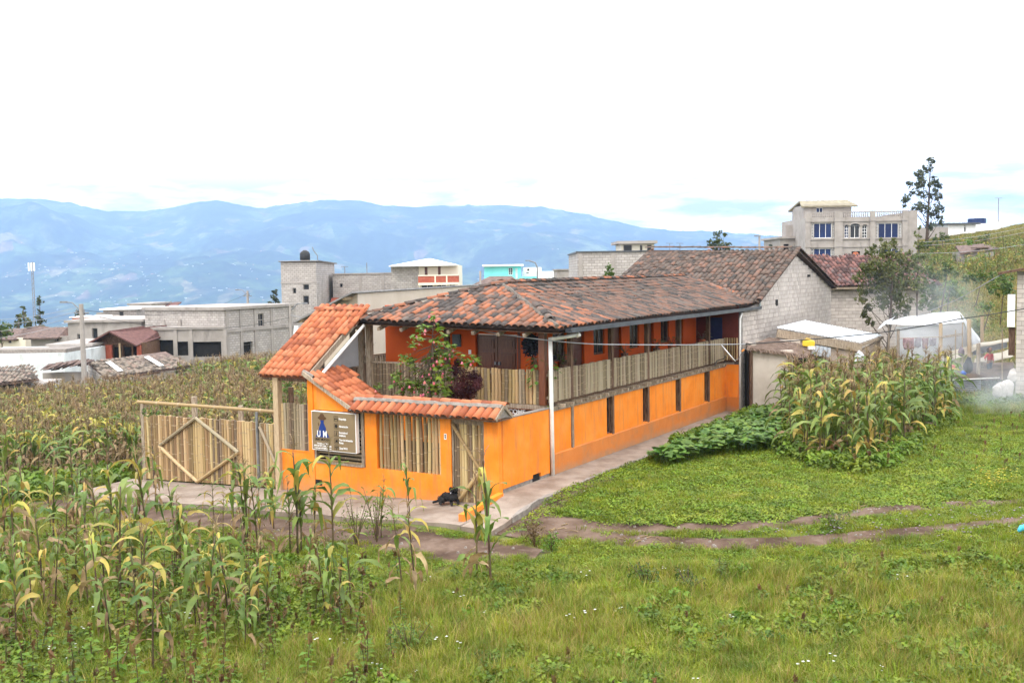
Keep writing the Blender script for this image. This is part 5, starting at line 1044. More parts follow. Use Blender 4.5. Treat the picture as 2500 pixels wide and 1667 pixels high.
b.part('terrace', MB().box(.1, b.w - .1, .2, 10.9, zf(531) - .2, zf(531) - .002), 'conc_wall')
ph = b.rect(1986, 2088, 496, 517); q = MB(); hw_ = b.rect(2018, 2035, 502, 516)
pf_ = MB(); wall_holes(pf_, ph[0] - .0, ph[1] + .9, zf(531), ph[3] + .1, [hw_], 4.0, .2); pf_.box(ph[0], ph[0] + .2, 4.2, 9, zf(531), ph[3]); pf_.box(ph[1] + .7, ph[1] + .9, 4.2, 9, zf(531), ph[3]); b.part('roof_room', pf_, 'conc_wall')
window(b.t, b.F @ Matrix.Translation((0, 4, 0)), *hw_, y=.08, cols=2, frame='white', pane='glass_blue')
zz = ph[3]; x0, x1 = ph[0] - .4, ph[1] + 1.5; b.part('roof', MB().slab([(x0, 3.5, zz - .1), (x1, 3.5, zz - .1), (x1 - .3, 6.5, zz + .75), (x0 + .6, 6.5, zz + .75)], .2).slab([(x0 + .6, 6.5, zz + .75), (x1 - .3, 6.5, zz + .75), (x1, 9.5, zz - .3), (x0, 9.5, zz - .3)], .2), pmat('pale_roof', [(.20, .17, .115), (.28, .245, .175)], 2, rough=.9))
# annex to its left
an = Facade('unfinished_house', 'small unfinished grey house beside the balustraded one', 1905, 1969, 583, 124); an.body(8, 'conc_wall', [(1913, 1926, 596, 640, 0), (1939, 1950, 600, 616, 0), (1952, 1965, 598, 616, 0)]); an.slab('roof', .3, .25, 'conc_wall')
an.part('parapet', MB().box(.9, 3.2, 1.0, 1.25, an.z1 + .26, an.z1 + 1.7).box(1.9, 3.2, .8, 1.0, an.z1 + .26, an.z1 + 1.2), 'conc_wall')
# white sheds on the hill, mast, dark roof
hbz = Facade('white_shed', 'long white walled shed with dark flat roof high on the green hill', 2314, 2382, 549, 146, 'shed'); hbz.body(5, 'white', [(2354, 2358, 551, 566, 0)]); hbz.slab('roof', .5, .25, 'gutter')
hb3 = Facade('white_shed', 'short white wall farther right on the hill below the mast', 2383, 2442, 546, 150, 'shed'); hb3.body(3, 'white'); hb3.part('parapet', MB().box(hb3.w * .62, hb3.w, 0, .3, hb3.z1 + .002, hb3.z1 + .5), 'white')
hb3.part('water_tank', MB().tube([(.8, 1.5, hb3.z1), (.8, 1.5, hb3.z1 + .8)], 1.3, 12), 'glass_blue')
m = Facade('garden_wall', 'low grey boundary wall under the tall eucalyptus', 2240, 2315, 556, 141, 'wall'); m.body(.4, 'conc_wall', th=.15)
p = dp(2437, 542, 150); o = MB().tube([(0, 0, 0), (0, 0, 3.5)], .07, 6).beam((-.5, 0, 3.5), (.5, 0, 3.5), .06, .06).build('antenna_mast', MT['steel'], None, Matrix.Translation(p)); tag(o, 'thin pale antenna mast on the skyline of the hill', 'mast')
Fh = frame_at(dp(2345, 618, 112), 0); hr_ = thing('hut', 'hut on the hillside showing only its dark low roof', 'hut', Fh)
MB().slab([(0, 0, .0), (4.4, .5, .55), (4.4, 4, 1.1), (1.2, 4, .9)], .18).slab([(1.2, 0.2, .6), (3.2, .2, .62), (4.4, 2, .3), (4.0, 3, .9)], .12).build('roof', M_DARKROOF, hr_, Fh); MB().box(.6, 4.0, .6, 3.5, -2, .1).build('wall', MT['conc_wall'], hr_, Fh)
# --- beige neighbour behind the canopy (monopitch gable towards the camera)
PB = dp(873, 717, 41.5); FB = frame_at((PB.x, PB.y, 0), R(90 - 11)); zb_ = PB.z
be = thing('beige_house', 'long beige rendered wall of the neighbouring house behind the tile roof', 'house', FB @ Matrix.Translation((10, 1, -.5)))
MB().box(0, 30, 0, .25, -2, zb_).hexa([(0, .25, -2), (.2, .25, -2), (.2, 2.2, -2), (0, 2.2, -2), (0, .25, zb_), (.2, .25, zb_), (.2, 2.2, zb_ - 1.0), (0, 2.2, zb_ - 1.0)]).build('wall', M_BEIGE, be, FB)
MB().slab([(-.9, -.06, zb_ + .10), (30, -.06, zb_ + .10), (30, 2.5, zb_ - 1.1), (-.9, 2.5, zb_ - 1.1)], .07).build('roof', pmat('fibre_roof', [(.16, .15, .145), (.25, .24, .23)], 2, rough=.9), be, FB)
mm = MB()
for y_ in (.3, 1.3, 2.2): z_ = zb_ + .04 - .47 * y_; mm.box(-.8, .6, y_ - .06, y_ + .06, z_ - .14, z_ - .02)
mm.build('purlin', MT['wood_tan'], be, FB)
MB().tube([(-.35, 2.5, zb_ - 1.3), (-.35, 2.55, zb_ - 1.7), (-.30, 2.55, zb_ - 2.1)], .16, 8).build('water_drum', MT['white'], be, FB, smooth=True)
# --- left town
t = Facade('block_tower', 'tall four storey grey block house with few small dark windows', 685, 771, 641, 105); t.body(11, 'blockwork', [(714, 723.5, 703, 717, 1, 1, 'conc_wall', 'glass'), (740, 755, 694, 708, 1, 1, 'conc_wall', 'glass'), (740, 755, 722, 744, 1, 1, 'conc_wall', 'glass')])
t.part('roof', corr(MB(), [(-.2, -.3, t.z1 + .12), (t.w + .3, -.3, t.z1 + .12), (t.w + .3, 11.3, t.z1 - .05), (-.2, 11.3, t.z1 - .05)], 24, .05), 'conc_wall')
t.part('floor_band', MB().box(-.04, t.w + .04, -.05, -.003, t.xz(700, 689)[1] - .14, t.xz(700, 689)[1]), 'conc_wall')
p = dp(745, 641, 107); wt = thing('water_tank', 'black round water tank on the roof of the tall block house', 'tank', p); MB().tube([(0, 0, .25), (0, 0, .3), (0, 0, .9), (0, 0, 1.1), (0, 0, 1.3)], [.5, .55, .55, .45, .15], 12).build('tank', MT['cable'], wt, Matrix.Translation(p), smooth=True); MB().box(-.4, .4, -.4, .4, 0, .25).build('stand', MT['conc_wall'], wt, Matrix.Translation(p)); MB().tube([(.55, 0, .1), (1.3, .1, .1), (1.3, .1, .7), (.9, 0, 1.3), (.8, 0, 1.6)], .06, 6).build('pipework', MT['steel'], wt, Matrix.Translation(p))
c = Facade('link_house', 'lower grey block house joining the tower to the white house', 812, 957, 671, 112); c.body(10, 'blockwork', [(829, 837, 692, 702, 1, 1, 'conc_wall', 'glass')]); c.pillars((880, 935), 'conc_wall', .3, .06); c.slab('roof', .1, .15, 'conc_wall')
zt_ = c.xz(830, 729); c.part('porch_roof', MB().slab([(zt_[0] - .9, -1.0, zt_[1] - .3), (zt_[0] + 2.0, -1.0, zt_[1] - .3), (zt_[0] + 2.0, 0, zt_[1] + .1), (zt_[0] - .9, 0, zt_[1] + .1)], .12), M_RED)
for px, lab in ((842, 'T shaped aerial on the roof of the link house'), (896, 'plain rod aerial on the roof of the link house')):
    p = dp(px, 672, 113); m = MB().tube([(0, 0, 0), (0, 0, .95 if px < 850 else 1.4)], .05, 5)
    if px < 850: m.beam((-.4, 0, .95), (.4, 0, .95), .06, .06)
    o = m.build('aerial', MT['steel'], None, Matrix.Translation(p)); tag(o, lab, 'aerial')
wv = Facade('white_house', 'cream and brick red house with balcony and white hipped metal roof', 1022, 1118, 648, 104)
wv.body(9, M_CREAM, [(1036.5, 1044, 652, 672, 1, 1, 'wood_red', 'wood_red'), (1069, 1076, 651, 671, 1, 1, 'wood_red', 'wood_red'), (1028, 1058, 694, 715, 2, 1, 'white', 'glass'), (1066, 1090, 692, 712, 2, 1, 'white', 'glass'), (1096, 1112, 690, 712, 1, 1, 'white', 'glass')])
zA, zB = wv.xz(1050, 690)[1], wv.xz(1050, 674)[1]
wv.part('balcony', MB().box(.0, wv.w + .1, -.9, -.78, zA, zB).box(0, wv.w + .1, -.78, 0, zA - .1, zA + .05).box(wv.w, wv.w + .1, -.78, 0, zA, zB), M_RED)
for px in (1064, 1092): x = wv.xz(px, 680)[0]; wv.part('pilaster', MB().box(x - .07, x + .07, -.93, -.902, zA, zB), M_CREAM)
wv.part('balcony_edge', MB().box(0, wv.w + .15, -.95, -.903, zB + .002, zB + .12).box(0, wv.w + .15, -.95, -.903, zA - .25, zA - .002), M_CREAM)
sd_ = MB(); x_ = wv.xz(954, 660)[0]; sd_.box(x_, -.01, .2, 9, wv.g, wv.z1 - .1); wv.part('side_wall', sd_, 'blockwork')
r0, r1 = wv.xz(952, 650)[0], wv.xz(1116, 650)[0]; zc = wv.z1; wv.part('roof', MB().slab([(r0, -1.0, zc), (r1, -1.0, zc), (r1 - 3, 4, zc + .75), (r0 + 3.6, 4, zc + .75)], .1).slab([(r1, -1.0, zc), (r1, 9.5, zc), (r1 - 3, 4.2, zc + .75), (r1 - 3, 4, zc + .75)], .1).slab([(r0, 9.5, zc), (r0, -1, zc), (r0 + 3.6, 4, zc + .75), (r0 + 3.6, 4.2, zc + .75)], .1).slab([(r1, 9.5, zc), (r0, 9.5, zc), (r0 + 3.6, 4.2, zc + .75), (r1 - 3, 4.2, zc + .75)], .1), 'white')
Fd = frame_at(dp(1122, 698, 70), 0); dk = thing('tile_house', 'house showing only its dark brown tile roof in front of the turquoise house', 'house', Fd)
W_ = dp(1290, 700, 70).x - dp(1122, 700, 70).x; z0 = 0; MB().slab([(0, 0, -.35), (W_, 0, -.35), (W_ * .76, 4, .62), (W_ * .42, 4, .62)], .12).slab([(0, 8, -.35), (0, 0, -.35), (W_ * .42, 4, .62), (W_ * .42, 4.1, .62)], .12).build('roof', M_DARKROOF, dk, Fd); MB().box(.4, W_ - .4, .5, 7.5, -6, -.45).build('wall', MT['blockwork'], dk, Fd)
p = dp(1173, 698, 68); o = MB().tube([(0, 0, -4), (0, 0, 1.0)], .07, 6).build('pole', MT['conc_wall'], None, Matrix.Translation(p)); tag(o, 'short pale pole standing before the dark brown roof', 'pole')
tq = Facade('turquoise_house', 'bright turquoise house with one white barred window', 1182, 1272, 651, 120); tq.body(8, M_TURQ, [(1241, 1252, 654, 671, 2, 3, 'white', 'glass'), (1258, 1264, 655, 680, 1, 1, 'white', 'white')]); tq.part('eave', MB().box(-.2, tq.w + .3, -.5, 8, tq.z1 + .002, tq.z1 + .22), 'white')
tq.part('extension', MB().box(tq.xz(1266, 690)[0], tq.xz(1312, 690)[0], -1.5, 4, tq.g, tq.xz(1290, 675)[1]), M_TURQ)
wh = Facade('white_house', 'small white flat roofed house right of the turquoise one', 1277, 1362, 663, 126); wh.body(7, 'white', [(1285, 1291, 665, 668, 0)]); up_ = wh.rect(1278, 1322, 653, 663)
wh.part('upper_floor', MB().box(up_[0], up_[1], .5, 5, wh.z1, up_[3]), 'white'); xw = wh.rect(1287, 1293, 656, 661); window(wh.t, wh.F @ Matrix.Translation((0, .38, 0)), *xw, y=.05, cols=1, frame='conc_wall', pane='glass')
gy = Facade('grey_house', 'low plain grey house right of the small white house', 1360, 1412, 660, 100); gy.body(8, 'conc_wall'); gy.slab('roof', .15, .12, 'conc_wall')
sp_ = dp(1312, 690, 112); sl = thing('street_lamp', 'curved street lamp between the white house and the tile roof', 'street lamp', sp_); MB().tube([(0, 0, -6), (0, 0, 1.7), (-.2, 0, 2.2), (-.9, 0, 2.45)], .08, 6).build('pole', MT['steel'], sl, Matrix.Translation(sp_)); MB().box(-1.3, -.85, -.12, .12, 2.38, 2.5).build('lamp_head', MT['steel'], sl, Matrix.Translation(sp_))
bb = Facade('block_house', 'whitish block house with a small flat roofed room on top', 1410, 1585, 617, 78); bb.body(12, 'blockwork', [], top=bb.z1); bb.pillars((1418, 1498), 'conc_wall', .3, .05); bb.slab('roof', .12, .1, 'gutter')
rr_ = bb.rect(1523, 1606, 594, 617); rm_ = MB(); hs = [bb.rect(1529, 1551, 596, 615), bb.rect(1570, 1577, 596, 615), bb.rect(1588, 1600, 596, 615)]
wall_holes(rm_, rr_[0], rr_[1], bb.z1 + .1, rr_[3], hs, 2.0, .15); rm_.box(rr_[0], rr_[0] + .15, 2.15, 6, bb.z1 + .1, rr_[3]); rm_.box(rr_[1] - .15, rr_[1], 2.15, 6, bb.z1 + .1, rr_[3]); bb.part('roof_room', rm_, M_CREAM)
for h in hs: window(bb.t, bb.F @ Matrix.Translation((0, 2, 0)), *h, y=.08, cols=1, frame='conc_wall', pane='glass')
bb.part('room_roof', MB().box(rr_[0] - .35, rr_[1] + .2, 1.5, 6.4, rr_[3] + .002, rr_[3] + .22), 'conc_wall')
for px, lab in ((1635, 'left of two thin T aerials over the mossy roof'), (1660, 'right of two thin T aerials over the mossy roof')):
    p = dp(px, 616, 84); o = MB().tube([(0, 0, -.8), (0, 0, .75)], .025, 5).beam((-.3, 0, .75), (.3, 0, .72), .03, .03).build('aerial', MT['steel'], None, Matrix.Translation(p)); tag(o, lab, 'aerial')
p = dp(1854, 610, 100); sl = thing('utility_pole', 'slim concrete pole with a lamp left of the unfinished grey house', 'pole', p); MB().tube([(0, 0, -6), (0, 0, 1.4)], [.16, .1], 7).build('pole', MT['conc_wall'], sl, Matrix.Translation(p)); MB().box(-.5, .1, -.1, .1, 1.3, 1.42).build('lamp_head', MT['steel'], sl, Matrix.Translation(p))
# concrete house on the left, front and receding wing
cf = Facade('concrete_house', 'long unfinished concrete house with a wide dark open ground floor', 349, 546, 806, 88); cf.body(9, 'conc_wall', [(352, 424, 831, 872, 0), (428, 460, 834, 868, 0), (465, 541, 835, 871, 0)]); cf.slab('roof_slab', .15, .22, 'conc_wall'); cf.pillars((424, 462, 545), 'conc_wall', .3, .1)
for px in (380, 420, 481): x = cf.xz(px, 805)[0]; cf.part('stub_column', MB().box(x - .12, x + .12, 2, 2.24, cf.z1 + .2, cf.z1 + .8), 'conc_wall')
cf.part('parapet', MB().box(.5, cf.w * .8, 5, 5.2, cf.z1 + .23, cf.z1 + 1.1).box(cf.w * .3, cf.w, 8.5, 8.7, cf.z1 + .23, cf.z1 + 1.9), 'conc_wall')
cf.part('scrap_timber', MB().beam((cf.w * .75, 3, cf.z1 + .7), (cf.w * .95, 3, cf.z1 + .75), .1, .25).beam((cf.w * .78, 3, cf.z1 + .25), (cf.w * .78, 3, cf.z1 + .7), .1, .1), 'wood_tan')
cwg = Facade('block_wing', 'two storey block wing with a dark arched window beside the concrete house', 546, 722, 757, 88.2, ang=R(66)); cwg.body(9, 'blockwork', [(588, 618, 836, 872, 0), (630, 645, 766, 796, 2, 2, 'conc_wall', 'glass')], top=cwg.z1); cwg.pillars((551, 585, 620, 660, 705), 'conc_wall', .35, .08); cwg.slab('roof_slab', .2, .25, 'conc_wall')
cwg.part('floor_band', MB().box(-.1, cwg.w, -.1, -.003, cwg.xz(560, 806)[1] - .2, cwg.xz(560, 806)[1] + .1), 'conc_wall')
cwg.part('gable_wall', MB().box(-.01, 9, 0, 0.01, 0, .01).box(.02, .25, 0.3, 8.9, cwg.xz(547, 806)[1], cwg.z1), 'blockwork')
pg = Facade('plaster_house', 'grey plastered flat roofed house with a narrow dark door', 165, 345, 788, 94); pg.body(10, 'conc_wall', [(224, 239, 801, 828, 1, 1, 'conc_wall', 'glass'), (188, 199, 815, 829, 1, 1, 'conc_wall', 'glass')]); pg.slab('roof_slab', .25, .22, 'conc_wall')
oh = Facade('orange_shack', 'low orange roofed shack on the flat roof of the plastered house', 176, 239, 776, 100, 'shed'); oh.body(3, pmat('faded_orange', [(.50, .14, .06), (.60, .20, .10)], 2)); oh.slab('roof', .2, .12, 'white')
bk = Facade('block_house', 'small block house with one dark window behind the plastered house', 252, 332, 757, 108); bk.body(8, 'blockwork', [(290, 302, 760, 775, 1, 1, 'conc_wall', 'glass')]); bk.slab('roof', .3, .15, 'white')
bt = Facade('tan_house', 'tan cube house rising behind the flat roofs', 316, 367, 745, 122); bt.body(7, M_BEIGE); bt.slab('roof', .2, .2, 'conc_wall')
bt = Facade('red_roof_house', 'cream house with shallow reddish roof behind the flat roofs', 388, 455, 751, 126); bt.body(7, M_CREAM, [(433, 446, 754, 760, 2, 1, 'white', 'glass')]); bt.part('roof', MB().slab([(-.6, -.6, bt.z1), (bt.w * .6, -.6, bt.z1), (bt.w * .5, 3.5, bt.z1 + .6), (.8, 3.5, bt.z1 + .6)], .12).box(bt.w * .6, bt.w + .1, -.4, 6, bt.z1 + .002, bt.z1 + .15), M_PINKROOF)
mz = Facade('flat_roof_house', 'wide low grey block house with tin covered roof behind the concrete house', 240, 545, 768, 112); mz.body(8, 'blockwork'); mz.slab('roof_slab', .15, .2, 'conc_wall'); mz.part('tin_sheet', MB().slab([(mz.w * .42, .5, mz.z1 + .3), (mz.w * .70, .5, mz.z1 + .3), (mz.w * .6, 5, mz.z1 + .75), (mz.w * .46, 5, mz.z1 + .75)], .06), 'white')
# brick porch house
bp_ = Facade('brick_porch_house', 'small house with brick piers and a faded reddish gable roof', 243, 347, 838, 84); bp_.body(7, MT['wood_dark'], [(275, 298, 842, 876, 0), (300, 322, 842, 876, 0), (324, 336, 842, 876, 0)], th=.3)
for px0, px1 in ((259, 276), (337, 346)):
    a0 = bp_.xz(px0, 860)[0]; a1 = bp_.xz(px1, 860)[0]; z0_, z1_ = bp_.xz(px0, 876)[1], bp_.xz(px0, 842)[1]; pr_ = bp_.part('brick_pier', MB().box(a0, a1, -.25, -.02, z0_, z1_), M_RED)
    k = int((z1_ - z0_) / .1)
    bm_ = MB().box(a0 + .005, a1 - .005, -.275, -.252, 0, .075).mesh('brick', M_RED)
    for j in range(k): inst('brick', bm_, bp_.F @ Matrix.Translation((0, 0, z0_ + j * .1 + .01)), pr_)
bp_.part('column', MB().tube([(bp_.xz(296, 850)[0], -.3, bp_.g), (bp_.xz(296, 850)[0], -.3, bp_.z1)], .09, 7), 'wood_tan')
z_ = bp_.z1; ap = bp_.xz(277, 806); bp_.part('roof', MB().slab([(-.9, -1.0, z_ - .05), (ap[0], -1.0, ap[1]), (ap[0], 7, ap[1]), (-.9, 7, z_ - .05)], .12).slab([(ap[0], -1.0, ap[1]), (bp_.w * .97, -1.0, z_ - .15), (bp_.w + .3, 6, z_ + .35), (ap[0] + 2.4, 6, ap[1] + .1)], .12), M_PINKROOF)
bp_.part('gable_panel', MB().prism([(-.5, z_), (bp_.w * .9, z_), (ap[0], ap[1] - .15)], .05, .15, 'y'), 'wood_dark')
# foreground tile roofs at the edge of the field
rfh = thing('tile_house', 'low house with a wavy grey brown tile roof and two white roof sheets', 'house', dp(330, 905, 70))
A, B, C_, D_ = dp(213, 884, 71), dp(404, 858, 75), dp(472, 894, 71), dp(258, 922, 66.5)
rf = MB().slab([D_, C_, B, A], .1).build('roof', M_DARKROOF, rfh)
tmw = tile_mesh('grey_tile', pmat('grey_brown_tile', [(.09, .075, .06), (.15, .12, .095), (.20, .165, .13), (.17, .12, .095)], 6, rough=.95, rand=.2, spread=True, lo=.2, hi=.85), seg=4, L=.5)
place_tiles(roof_field([D_, C_, B, A], .27, .40, ident(), rng, .04), rf, tmw, pmat('grey_brown_tile_mass', [(.09, .075, .06), (.15, .12, .095), (.20, .165, .13)], 6, rough=.95, rand=.2, spread=True, attr=True, lo=.2, hi=.85))
for u in (.16, .63):
    m = MB(); a0, a1 = D_.lerp(C_, u), A.lerp(B, u); b0, b1 = D_.lerp(C_, u + .06), A.lerp(B, u + .06); up_ = Vector((0, 0, .19)); m.slab([a0.lerp(a1, .12) + up_, b0.lerp(b1, .12) + up_, b0.lerp(b1, .72) + up_, a0.lerp(a1, .72) + up_], .03); m.build('roof_sheet', MT['white'], rf)
w = MB(); w.hexa([(A.x, A.y, -4), (D_.x, D_.y, -4), (D_.x + .2, D_.y + .1, -4), (A.x + .2, A.y + .1, -4), (A.x, A.y, A.z - .15), (D_.x, D_.y, D_.z - .15), (D_.x + .2, D_.y + .1, D_.z - .15), (A.x + .2, A.y + .1, A.z - .15)]); w.hexa([(D_.x, D_.y + .2, -4), (C_.x, C_.y + .2, -4), (C_.x, C_.y + .5, -4), (D_.x, D_.y + .5, -4), (D_.x, D_.y + .2, D_.z - .2), (C_.x, C_.y + .2, C_.z - .2), (C_.x, C_.y + .5, C_.z - .2), (D_.x, D_.y + .5, D_.z - .2)]); w.build('wall', MT['blockwork'], rfh)
r2 = thing('tile_house', 'house at the left edge showing only a brown tile roof above the maize', 'house', dp(30, 920, 62))
Q = [dp(-60, 945, 60), dp(95, 925, 61), dp(78, 905, 66), dp(-60, 903, 66)]; rf = MB().slab(Q, .1).build('roof', M_DARKROOF, r2); place_tiles(roof_field(Q, .27, .4, ident(), rng, .04), rf, tmw, MT['tile_brown_mass'], limit=200)
MB().box(Q[0].x, Q[1].x - .5, 61.5, 65.5, -4, Q[0].z - .1).build('wall', MT['blockwork'], r2)
r3 = thing('ruined_shed', 'ruined shed with broken dark roof slates left of the utility pole', 'shed', dp(150, 905, 68)); m = MB()
for i in range(16): px = 98 + i * 6.5; p = dp(px, 905 - i * .9 + rng.uniform(-3, 3), 68 + rng.uniform(-1, 1)); m.slab([p + Vector((0, 0, 0)), p + Vector((.5, .1, .12 + rng.uniform(-.1, .15))), p + Vector((.5, 1.2, .35)), p + Vector((0, 1.2, .3))], .05)
m.build('roof', M_DARKROOF, r3); MB().box(dp(95, 905, 68).x, dp(200, 905, 68).x, 68.5, 69, -4, dp(95, 912, 68).z).build('wall', MT['conc_wall'], r3)
ww = Facade('white_wall_house', 'long dirty white wall with a pale blue tint at the left edge', -120, 157, 866, 76); ww.body(8, pmat('dirty_white', [(.52, .54, .54), (.66, .68, .68)], 1.0, rough=.9, stain=((.25, .24, .22), 1.2, .55, .8, (1, 1, .4)))); ww.part('roof_kerb', MB().box(0, ww.w, .3, 3, ww.z1 + .002, ww.z1 + .28), 'mortar')
gw = Facade('grey_wall_house', 'grey flat roofed annex between the white wall and the pole', 120, 222, 846, 82); gw.body(7, 'conc_wall', [(160, 180, 870, 895, 0), (188, 200, 870, 890, 1, 1, 'conc_wall', 'glass')]); gw.slab('roof_slab', .2, .2, 'conc_wall')
for i, (a, c_, y0, y1, Y, lab) in enumerate(((-40, 62, 806, 826, 102, 'house at far left with brown tile roof and pale gable'), (75, 165, 803, 822, 98, 'house with brown tile roof and gable right of the left edge trees'), (40, 100, 800, 812, 116, 'distant brown roofed house under the cypress trees'))):
    f_ = Facade('tile_house', lab, a, c_, y1, Y); f_.body(6, M_CREAM if i != 1 else 'conc_wall', [] if i == 2 else [(a + 60, a + 68, y1 + 4, y1 + 12, 1, 1, 'conc_wall', 'glass')]); hh = f_.xz(a, y0)[1]; f_.part('roof', MB().slab([(-.5, -.6, f_.z1 - .1), (f_.w * .8, -.6, f_.z1 - .1), (f_.w * .62, 3.2, hh), (-.2, 3.2, hh)], .15).slab([(f_.w * .8, -.6, f_.z1 - .1), (f_.w + .4, 3.2, f_.z1 - .2), (f_.w * .9, 6, f_.z1), (f_.w * .62, 3.2, hh)], .15), M_DARKROOF)
# poles, mast and wires
def upole(px, ytop, Y, r, lab, arm=True, lamp=0):
    p = dp(px, ytop, Y); g_ = float(gz(p.x, p.y)) - 1; tpl = thing('utility_pole', lab, 'pole', (p.x, p.y, g_)); F = Matrix.Translation((p.x, p.y, 0))
    MB().tube([(0, 0, g_), (0, 0, p.z)], [r * 1.5, r], 8).build('pole', MT['conc_wall'], tpl, F)
    if arm: MB().beam((-.5, 0, p.z - .6), (.5, 0, p.z - .6), .09, .09).tube([(.2, -.05, p.z - .55), (.2, -.05, p.z - .35)], .05, 6).tube([(-.3, -.05, p.z - .55), (-.3, -.05, p.z - .35)], .05, 6).build('cross_arm', MT['steel'], tpl, F)
    if lamp: MB().tube([(0, 0, p.z - .5), (lamp * .6, 0, p.z + .1), (lamp * 1.2, 0, p.z + .15)], .04, 6).build('lamp_arm', MT['steel'], tpl, F); MB().box(lamp * 1.2 - .2, lamp * 1.2 + .25, -.1, .1, p.z + .08, p.z + .2).build('lamp_head', MT['steel'], tpl, F)
    return p
u1 = upole(198, 742, 68, .15, 'tall concrete utility pole standing at the edge of the maize field', True, -1)
u2 = upole(604, 710, 118, .13, 'distant concrete pole with lamp between the block wing and the tower', True, -1)
u3 = upole(708, 745, 84, .10, 'grey pole at the right corner of the block wing', False, 1)
p = dp(78, 640, 150); mast = thing('radio_mast', 'tall lattice radio mast rising over the valley at the left', 'mast', (p.x, p.y, -10)); m = MB()
for dx, dy in ((-.22, 0), (.22, 0), (0, .38)): m.tube([(p.x + dx, p.y + dy, -10), (p.x + dx * .5, p.y + dy * .5, p.z)], .05, 5)
for i in range(24): z0 = -8 + i * (p.z + 8) / 24; z1 = z0 + (p.z + 8) / 24; m.beam((p.x - .22, p.y, z0), (p.x + .22, p.y, z1), .05, .05)
m.build('lattice', MT['steel'], mast); m = MB()
for dx in (-.4, 0, .4): m.box(p.x + dx - .1, p.x + dx + .1, p.y - .3, p.y - .2, p.z - 1.3, p.z - .1)
m.build('antenna_panel', MT['white'], mast)
for i, (y0, y1) in enumerate(((782, 750), (795, 757), (812, 766), (830, 772))): cable('power_cable', [dp(-60, y0, 66), u1 + Vector((0, 0, -.15 - .28 * i))], .014, 'cable_grey', f'{("topmost", "second highest", "third highest", "lowest")[i]} wire running left from the field edge pole', .25)
cable('power_cable', [u1 + Vector((0, 0, -.6)), u3 + Vector((0, 0, -1.0))], .016, 'cable', 'dark wire sagging from the field pole towards the block wing', 1.0)
cable('power_cable', [u1 + Vector((0, 0, -.4)), u2 + Vector((0, 0, -.3))], .016, 'cable', 'dark wire from the field pole to the far lamp pole', 1.2)
cable('power_cable', [u3 + Vector((0, 0, -.8)), dp(880, 740, 60)], .015, 'cable_grey', 'pale wire from the block wing pole to the beige house', .5)
for i, (a_, b_) in enumerate((((2240, 592, 118), (2540, 545, 120)), ((2240, 600, 118), (2540, 558, 120)), ((2200, 618, 100), (2540, 590, 100)))): cable('power_cable', [dp(*a_), dp(*b_)], .02, 'cable_grey', f'{("upper", "middle", "lower")[i]} of three pale wires crossing the green hill', .4)
# scattered town and glasshouses far down in the valley
dm = MB(); ms = [pmat('far_white', [(.52, .52, .50)], 1, bump=0), pmat('far_red', [(.40, .22, .15)], 1, bump=0), pmat('far_grey', [(.42, .42, .42)], 1, bump=0)]
rr = random.Random(21)
CL = [(-.40, 3300, .06, 420), (-.33, 3000, .05, 320), (-.46, 2700, .05, 320), (-.20, 3600, .08, 500), (-.28, 4300, .09, 500), (-.43, 4600, .06, 400), (-.05, 3800, .10, 500), (.10, 4200, .10, 500)]
for c_ in CL:
    for _ in range(95):
        t = rr.gauss(c_[0], c_[2]); y = max(2250, rr.gauss(c_[1], c_[3])); x = t * y; z = float(far_z(x, y)); s = rr.choice((4, 5, 6, 8, 11)) * rr.uniform(.8, 1.2); h = rr.uniform(2.5, 4.5); d = rr.uniform(5, 9); dm.box(x - s / 2, x + s / 2, y, y + d, z - 4, z + h, rr.choice((0, 0, 1, 2)))
for _ in range(40):
    t = rr.uniform(-.34, -.20); y = 2900 + rr.uniform(-60, 60); x = t * y; z = float(far_z(x, y)); s = rr.uniform(14, 40); dm.box(x - s / 2, x + s / 2, y, y + 30, z - 4, z + 5, 0)
o = dm.build('distant_town', ms, None, fix=False); o['kind'] = 'stuff'; o['label'] = 'specks of white houses and glasshouses on the valley floor'
# ================================================================== plants
rng = random.Random(17); nr = np.random.RandomState(17)
def leafmat(name, cols, scale=3.0, rand=.22, hue=.02, trans=.3, rough=.55, spec=.35, lo=.3, hi=.7, attr=False):
    return pmat(name, cols, scale, rough=rough, spec=spec, bump=0, rand=rand, hue=hue, trans=trans, lo=lo, hi=hi, detail=3, attr=attr)
G = {}
G['leaf'] = leafmat('maize_leaf', [(.065, .115, .018), (.13, .19, .032), (.21, .255, .065)], 2.0)
G['leaf_y'] = leafmat('maize_leaf_yellow', [(.24, .25, .04), (.38, .31, .06), (.46, .30, .07)], 2.5)
G['dry'] = leafmat('maize_leaf_dry', [(.13, .075, .035), (.28, .185, .085), (.42, .30, .16)], 3.0, hue=.01)
G['stalk'] = leafmat('maize_stalk', [(.045, .028, .018), (.085, .05, .03), (.11, .10, .035)], 3, trans=0)
G['tassel'] = leafmat('maize_tassel', [(.16, .10, .05), (.27, .18, .09), (.34, .25, .13)], 3, trans=.15)
G['grass'] = leafmat('grass_blade', [(.10, .15, .004), (.165, .215, .008), (.24, .26, .014)], 1.2, rand=.3, hue=.025)
G['grass_dry'] = leafmat('grass_dry', [(.19, .15, .03), (.31, .23, .06), (.41, .31, .11)], 1.2, rand=.25)
G['weed'] = leafmat('weed_leaf', [(.065, .12, .008), (.115, .18, .014), (.18, .225, .022)], 1.5, rand=.3, hue=.02)
G['clover'] = leafmat('clover_leaf', [(.085, .145, .005), (.145, .215, .009), (.22, .25, .015)], 1.5, rand=.28, hue=.02)
G['red'] = leafmat('rust_weed', [(.11, .07, .025), (.17, .095, .036), (.16, .14, .04)], 2, rand=.3)
